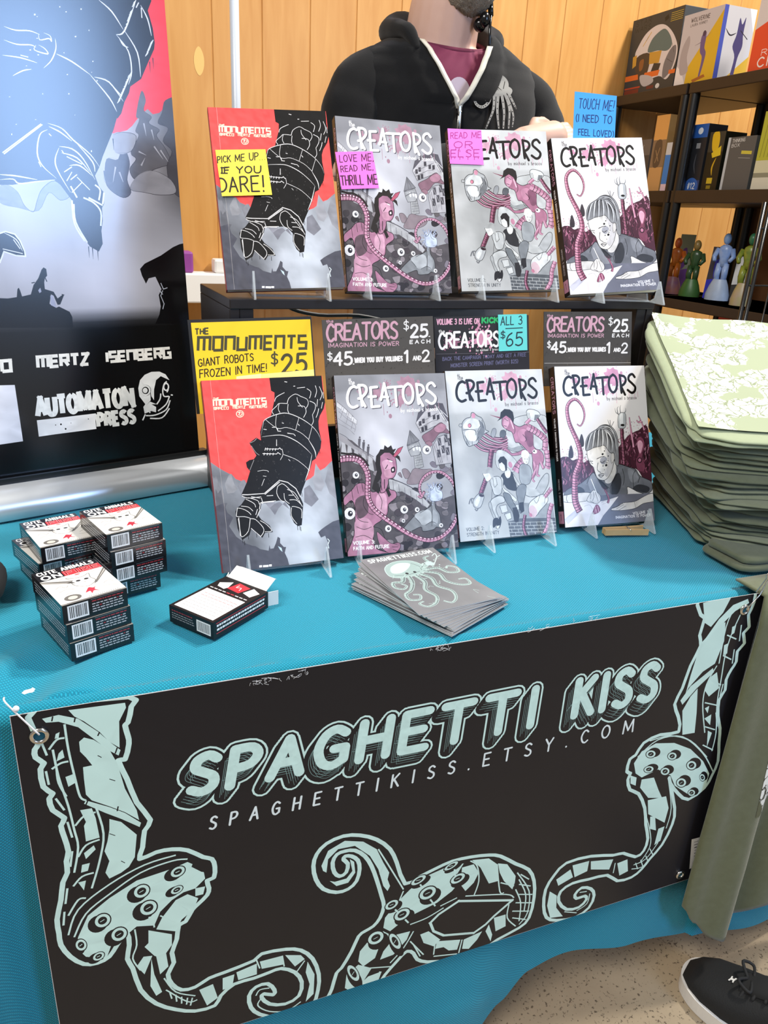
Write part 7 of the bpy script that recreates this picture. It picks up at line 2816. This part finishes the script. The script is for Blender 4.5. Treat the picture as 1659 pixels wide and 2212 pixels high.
def shelving(label, y0, y1):
    o = thing('shelving_unit', label, 'shelf', T(XS, y0, FLOOR_Z), 'dark resin shelving units')
    for z0, z1 in SH:
        bm = NB()
        add_box(bm, 0, .42, .004, y1 - y0 - .004, z0 - FLOOR_Z, z1 - FLOOR_Z, bevel=.004)
        add_box(bm, .0, .42, .004, y1 - y0 - .004, z1 - FLOOR_Z - .006, z1 - FLOOR_Z, bevel=.002)
        obj('shelf_board', bm, dark, o)
    if y1 < 2.0:
        bm = NB()
        add_box(bm, .424, .432, .01, y1 - y0 - .01, .05, SH[-1][1] - FLOOR_Z - .01)
        obj('shade_panel', bm, mat('shade_brown', '7d5433', .6, vary='8c6040', vscale=6), o)  # added brown sheet, its colour stands in for the shaded wall behind the shelves
    for px in (.022, .398):
        for py in (.022, y1 - y0 - .022):
            bm = NB()
            zt = SH[-1][0] - FLOOR_Z
            add_tube(bm, [(px - .004, py, 0), (px - .004, py, zt)], .0195, 18)
            obj('post', bm, postm, o, smooth=True, angle=50)
    return o


YA = at((1468, 300), 0, XS).y
shelving('dark shelving unit nearer the table, filled with boxes and figures', YA - 1.15, YA)
shelving('dark shelving unit against the panelled wall, mostly behind the white upper comic', YA + .003, WALL_Y - .012)
ink_m = ink('matte_box_ink', .45, .4)


def face_box(name, label, cat, x, ya, yb, z0, z1, dep, col, draw=None, group=None, side=None):
    """box on a shelf; its printed face looks to -x; ya is the far (left in view) edge, yb the near one"""
    o = thing(name, label, cat, T(x, yb, z0), group)
    w, h = ya - yb, z1 - z0
    bm = NB()
    add_box(bm, 0, dep, 0, w, 0, h, bevel=.0015)
    b = obj('carton', bm, mat('carton_' + col, col, .5), o)
    if draw:
        a = Art(w, h)
        f = homography([(0, 0), (100, 0), (100, 100), (0, 100)], [(0, h), (w, h), (w, 0), (0, 0)])
        a.f = f
        draw(a)
        link('front_print', a.mesh('front_print'), ink_m, b, Matrix(((0, 0, -1, 0), (-1, 0, 0, w), (0, 1, 0, 0), (0, 0, 0, 1))))
    if side:
        a = Art(dep, h)
        a.f = homography([(0, 0), (100, 0), (100, 100), (0, 100)], [(0, h), (dep, h), (dep, 0), (0, 0)])
        side(a)
        link('side_print', a.mesh('side_print'), ink_m, b, Matrix(((1, 0, 0, 0), (0, 0, -1, 0), (0, 1, 0, 0), (0, 0, 0, 1))))
    return o


def d(a):
    a.poly('0,0 100,0 100,100 0,100', '3a3d3f')
    a.text('STAR', (7, 9), (38, 8), 6, 1.6, '17191a')
    a.text('WARS', (7, 17), (38, 16), 6, 1.6, '17191a')
    for i in range(5):
        a.line([(76, 5 + i * 2.4), (98, 5 + i * 2.4)], 2.2, 'b9a23c', smooth=False)
    a.poly('64,8 70,5 73,10 66,13', '1d1f20')
    # generic pilot helmet
    a.poly('14,47 18,36 30,22 48,15 64,16 78,24 90,36 98,50 98,66 92,80 84,86 70,80 40,82 24,66', 'd9d3d6', True)
    a.poly('40,46 44,32 56,24 68,22 80,32 86,44 78,50 60,47', '5d7375', True)
    a.poly('84,50 94,46 96,62 90,78 78,84 76,66', '77757b', True)
    a.line('86,42 92,54|80,60 92,66', 1.2, '2c2b2d')
    a.poly('18,50 44,48 46,70 36,80 22,72', '4a3e34', True)
    a.poly('10,48 18,46 19,60 12,63', 'c79a3e')
    a.poly('44,47 68,48 66,63 46,62', 'c79a3e')
    a.poly('56,62 70,64 66,78 50,78', '3a3634')
    a.poly('26,56 34,54 34,66 28,68', '8d5c34', True)
    a.line('28,37 42,21', 3.2, 'c8a52c', smooth=False)
    a.line('33,31 37,26', 1.6, '2c2b2d', smooth=False)
    a.poly('0,72 26,72 28,79 0,79', 'e0702d')
    a.poly('40,72 70,72 68,79 38,79', 'e0702d')
    a.poly('88,75 100,75 100,80 88,80', 'e0702d')
    a.poly('32,74 54,78 60,86 44,90 34,84', 'b9b6bb', True)
    a.poly('2,88 34,88 34,90 2,90', 'c0442a')
    a.poly('2,91 32,91 32,97 2,97', '7c3426')
    a.poly('48,90 62,90 62,94 48,94', '70332b')
    a.ell(70, 92, 4, 3.2, 'dcdcdc')


yl, yr = at((1348, 190), 0, XS + .05).y, at((1453, 182), 0, XS + .05).y
face_box('boxed_helmet_toy', 'dark grey box picturing a white helmet, left end of the top shelf', 'box', XS + .05, min(yl, WALL_Y - .015), yr, .979, 1.262, .12, '34373a', d)


def d(a):
    a.poly('0,0 100,0 100,100 0,100', 'c6c2c8')
    a.poly('100,5 100,100 28,100 30,75', 'd9b22c')
    a.poly('0,100 0,70 14,78 22,88 30,100', 'e9e5e6')
    a.text('WOLVERINE', (20, 12), (66, 12), 5.5, 2.2, '3a3438', gap=.3)
    a.text('LAURA KINNEY', (20, 18), (62, 18), 3.4, 1.4, '4a4448', gap=.3)
    a.poly('8,45 20,30 26,40 24,60 32,80 14,84 6,66', 'aaa3a8', True)
    a.line('40,46 52,44 62,40 78,32', 2.6, '7d6a80', taper=1)
    a.poly('54,36 64,30 66,40 66,52 72,62 66,92 62,92 64,66 56,56', '6d5a8c', True)
    a.ell(60, 32, 4, 4, '4a3a55')
    a.poly('46,94 76,89 80,93 50,98', 'a8632c')


def sd(a):
    a.poly('0,0 100,0 100,100 0,100', 'b5b4ba')
    a.poly('0,0 12,0 14,100 0,100', '3d4a9c')
    a.poly('100,62 100,100 26,100', 'c09a34')
    a.poly('100,0 100,30 78,0', 'd9d9dc')
    a.line('14,30 30,38 48,34', 5, '25222c', taper=1)
    a.poly('52,14 62,22 70,12 70,34 74,50 66,66 62,94 52,94 56,66 44,52 50,36', '423a66', True)
    a.line('60,30 86,40', 4, '25222c', taper=1)


xf = XS + .03
yl, yr = at((1457, 172), 0, xf).y, at((1540, 160), 0, xf).y
zt = at((1556, 12), 0, xf).z
xr = at((1612, 146), 1, yr).x
face_box('boxed_figure', 'grey and yellow figure box with a blue corner, beside the helmet box', 'box', xf, yl, yr, .979, zt, xr - xf, 'b5b1b6', d, side=sd)


def d(a):
    a.poly('0,0 100,0 100,100 0,100', 'd9d4d6')
    a.poly('0,62 40,52 100,60 100,100 0,100', 'e5502f')
    a.poly('30,0 66,0 60,8 40,10', 'b5603c', True)
    a.poly('38,20 80,28 84,60 52,60', 'b9b4b8', True)
    a.text('REED', (20, 86), (70, 86), 5, 2, 'f4e9e6')
    a.text('CHILL', (16, 96), (86, 95), 8, 4.5, 'f4efec', gap=.3)


yl = at((1616, 146), 0, xf).y
face_box('boxed_doll', 'white and red box at the right end of the top shelf', 'box', xf, min(yl, yr - .012), yl - .24, .979, 1.32, .14, 'd9d4d6', d)

MZ = .608
row = []


def stripes(cols):
    def f(a):
        y = 0
        for c, h in cols:
            a.poly([(0, y), (100, y), (100, y + h + .5), (0, y + h + .5)], c)
            y += h
    return f


def d_bag(a):
    stripes([('6d655f', 30), ('4d4642', 40), ('7d746c', 30)])(a)
    a.poly('20,20 50,10 70,30 60,60 30,70', 'a58f84', True)
    a.line('10,10 30,50 20,90|70,10 60,50 80,90', 2, 'b9b3ad')


def d_tan(a):
    stripes([('dba45c', 32), ('8a7258', 36), ('c79a62', 32)])(a)
    a.poly('20,36 70,34 74,64 24,66', '5d4c3c', True)
    a.line('30,45 60,60|60,42 36,62', 3, 'a98a63')


def d_bw(a):
    stripes([('c9cdd4', 25), ('3d7fd0', 60), ('e3c9d6', 15)])(a)


def d_blue(a):
    stripes([('2a5cae', 20), ('24262c', 64), ('2b3f74', 16)])(a)
    a.ell(52, 10, 16, 5, 'dfe5ef')
    a.poly('40,28 66,28 66,36 40,36', '8d9096')
    a.line('50,44 46,60 60,74', 6, '4d5058', taper=1)
    a.ell(50, 94, 44, 14, '3a66b5')
    a.text('#12', (28, 97), (74, 97), 9, 3, 'f0f2f6')


def d_yel(a):
    stripes([('33342e', 34), ('17180f', 66)])(a)
    a.poly('20,4 56,0 70,18 60,34 30,30', 'd9b523', True)
    a.poly('30,36 86,24 90,40 40,44', 'd9c02a')
    a.line('66,44 50,60 56,74', 7, 'c9a41f', taper=1)
    a.poly('30,78 66,78 66,88 30,88', 'c9b02a')
    a.poly('34,91 62,91 62,97 34,97', '8d7c22')


def d_dark(a):
    stripes([('55585a', 100)])(a)
    a.poly('0,0 9,0 9,100 0,100', 'b9c2cb')
    a.text('THINKING', (16, 10), (60, 9), 6, 1.6, 'c9cdcf')
    a.text('BOX', (16, 19), (44, 18), 6, 1.6, 'c9cdcf')
    a.poly('55,26 92,28 92,34 55,32', 'c9c04a')
    a.line('48,39 90,41', 1, 'b9bcbe')


def d_green(a):
    stripes([('b3b53e', 62), ('cfd0b2', 16), ('8d8f7c', 6), ('d5d6c6', 16)])(a)
    for i in range(6):
        a.line([(20 + i * 14, 4), (12 + i * 14, 58)], 2.5, '7d8030', smooth=False)


mid = [('boxed_toy', 'clear bagged brown toy box behind the right edge of the white upper comic', 1345, 1393, 400, 290, .10, '5d5652', d_bag),
       ('boxed_toy', 'tan window box on the middle shelf, next to the double black posts', 1396, 1424, 402, 240, .12, 'b98f58', d_tan),
       ('boxed_toy', 'narrow blue and white box just left of the double black posts', 1426, 1442, 404, 300, .08, '3d6fb5', d_bw),
       ('boxed_figure', 'black box with a blue top and a number twelve badge on the middle shelf', 1474, 1507, 413, 272, .09, '22242a', d_blue),
       ('boxed_figure', 'black and yellow figure box between the blue topped box and the grey box', 1512, 1545, 413, 288, .10, '17180f', d_yel),
       ('boxed_game', 'plain dark grey box with a pale spine on the middle shelf', 1552, 1612, 415, 301, .09, '4d5052', d_dark),
       ('boxed_toy', 'yellow green striped box at the right end of the middle shelf', 1618, 1675, 418, 250, .10, 'a5a744', d_green)]
for nm, lb, xl, xr_, yb_, yt_, dep, col, dr in mid:
    xx = XS + .048
    ya, yb = at((xl, yb_), 0, xx).y, at((xr_, yb_), 0, xx).y
    zt = MZ + (at(((xl + xr_) / 2, yt_), 0, xx).z - at(((xl + xr_) / 2, yb_), 0, xx).z)
    ya = min(ya, WALL_Y - .015)
    face_box(nm, lb, 'box', xx, ya, yb + .002, MZ, zt, dep, col, dr, 'toy boxes on the middle shelf')
# statues on the lower shelf
LZ = .211


def figure(label, px, col_base, col_body, col_head, col_extra, hgt, wide=1.0):
    q = at(px, 2, LZ)
    o = thing('figurine', label, 'figurine', T(q.x, q.y, LZ) @ Matrix.Rotation(radians(-60), 4, 'Z'), 'figurines on the lower shelf')
    k = hgt / .24
    bm = NB()
    add_loft(bm, [ell_ring(0, 0, z * k, a * wide, b, 28) for z, a, b in ((.0, .040, .034), (.02, .040, .034), (.05, .032, .028), (.075, .022, .02))])
    obj('base', bm, mat('resin_' + col_base, col_base, .4, vary=col_extra, vscale=30), o, smooth=True, angle=50)
    bm = NB()
    for s in (-1, 1):
        add_tube(bm, [(s * .012, 0, .06 * k), (s * .014, -.006, .095 * k), (s * .011, 0, .13 * k)], [.010, .012, .013], 10)
    add_loft(bm, [ell_ring(0, 0, z * k, a, b, 20) for z, a, b in ((.12, .019, .014), (.145, .017, .013), (.175, .026, .017), (.19, .022, .014), (.197, .010, .009))])
    for s in (-1, 1):
        add_tube(bm, [(s * .026, 0, .182 * k), (s * .036, -.008, .155 * k), (s * .028, -.024, .14 * k)], [.010, .009, .007], 10)
    obj('figure_body', bm, mat('resin_' + col_body, col_body, .3, vary=col_extra, vscale=45), o, smooth=True)
    bm = NB()
    add_ball(bm, (0, -.002, .217 * k), (.0145, .016, .021))
    obj('head', bm, mat('resin_' + col_head, col_head, .35), o, smooth=True)
    return o


figure('red and gold armoured figurine at the left of the lower shelf', (1447, 634), '33349a', '9c2a1c', 'b5562a', 'c9852c', .225)
figure('green robed figurine with a tan head on the lower shelf', (1487, 640), '4f7a3a', '3f4a36', '8d7440', '2f5a2c', .22, 1.05)
figure('blue and white figurine on a pale grey base on the lower shelf', (1546, 648), '9aa6b5', '4a7fd0', '8fb5ea', 'c3d5ee', .255, 1.15)
figure('dark green and yellow figurine on a pink base on the lower shelf', (1597, 660), 'b59aa5', '1f5a38', '2a6a4a', 'a8a82a', .26, .95)
for nm, lb, px, c1, c2, h in (('trading_card', 'pale card with a purple foot leaning at the left end of the lower shelf', (1446, 630), '8a9a86', '6a3a9c', .24), ('trading_card', 'dark card standing between the green robed and the blue figurines', (1518, 646), '3b3038', '2a2ab5', .20),
                              ('trading_card', 'white card standing behind the blue figurine', (1574, 652), 'efe9df', '3a352f', .17)):
    q = at(px, 2, LZ)
    o = thing(nm, lb, 'card', T(q.x + .055, q.y + .02, LZ) @ Matrix.Rotation(radians(-62), 4, 'Z') @ Matrix.Rotation(-.12, 4, 'X'), 'cards standing on the lower shelf')
    bm = NB()
    add_box(bm, -.032, .032, 0, .003, 0, h)
    b = obj('board', bm, mat('carton_' + c1, c1, .5), o)
    a = Art(.064, h)
    a.f = homography([(0, 0), (100, 0), (100, 100), (0, 100)], [(0, h), (.064, h), (.064, 0), (0, 0)])
    a.poly('0,0 100,0 100,100 0,100', c1)
    a.poly('0,64 100,58 100,100 0,100', c2)
    a.poly('30,30 60,24 70,50 40,60', c2, True)
    link('card_print', a.mesh('card_print'), ink_m, b, Matrix(((1, 0, 0, -.032), (0, 0, -1, 0), (0, 1, 0, 0), (0, 0, 0, 1))))
# books and odds on the bottom shelf
BZ = -.159


def d_fic(a):
    stripes([('c23a2c', 8), ('e0962c', 24), ('b5502a', 14), ('6a4438', 54)])(a)
    a.text('FICTION', (8, 27), (92, 27), 12, 3.5, '7a2a1c')
    a.poly('30,50 60,40 70,70 50,95 30,80', '8d5c48', True)


for nm, lb, xl, xr_, yt_, col, dr in (('paperback_book', 'orange topped fiction book on the bottom shelf above the shirt pile', 1541, 1577, 680, '6a4438', d_fic), ('paperback_book', 'brown book beside the fiction book on the bottom shelf', 1580, 1593, 690, '6e5046', None),
                                      ('paperback_book', 'grey book on the bottom shelf behind the black wire rack', 1604, 1617, 692, '57565e', None), ('paperback_book', 'blue spined book at the right of the bottom shelf', 1630, 1641, 690, '2b3fb0', None),
                                      ('figurine_box', 'small pale box on the bottom shelf, left of the fiction book', 1474, 1484, 690, 'b39a80', None)):
    xx = XS + .06
    ya, yb, zt = at((xl, 740), 0, xx).y, at((xr_, 740), 0, xx).y, min(.166, at(((xl + xr_) / 2, yt_), 0, xx).z)
    face_box(nm, lb, 'book' if 'book' in nm else 'box', xx, ya, yb, BZ, zt, .13, col, dr)

# ================================================================== WIRE RACK
q = at((1622, 575), 1, 1.12)
o = thing('wire_rack', 'black wire grid rack standing in front of the shelving at the right edge', 'rack', T(q.x, q.y, FLOOR_Z))
wire = mat('black_wire', '0e0e0f', .25, spec=.6)
top = at((1657, 437), 1, 1.12).z - FLOOR_Z
bm = NB()
for dx in (0, .022):
    add_tube(bm, [(dx, 0, 0), (dx, 0, top)], .0065, 10)
obj('upright', bm, wire, o, smooth=True)
bm = NB()
add_tube(bm, [(.46, 0, 0), (.46, 0, top)], .0065, 10)
obj('upright', bm, wire, o, smooth=True)
bm = NB()
z = .10
while z < top:
    add_tube(bm, [(0, 0, z), (.46, 0, z)], .0028, 8)
    z += .16
for i in range(1, 5):
    add_tube(bm, [(.092 * i, 0, .02), (.092 * i, 0, top)], .0028, 8)
obj('grid_wires', bm, wire, o, smooth=True)
for x in (0.011, .46):
    bm = NB()
    add_tube(bm, [(x, -.18, .008), (x, .18, .008)], .008, 10)
    obj('foot', bm, wire, o, smooth=True)
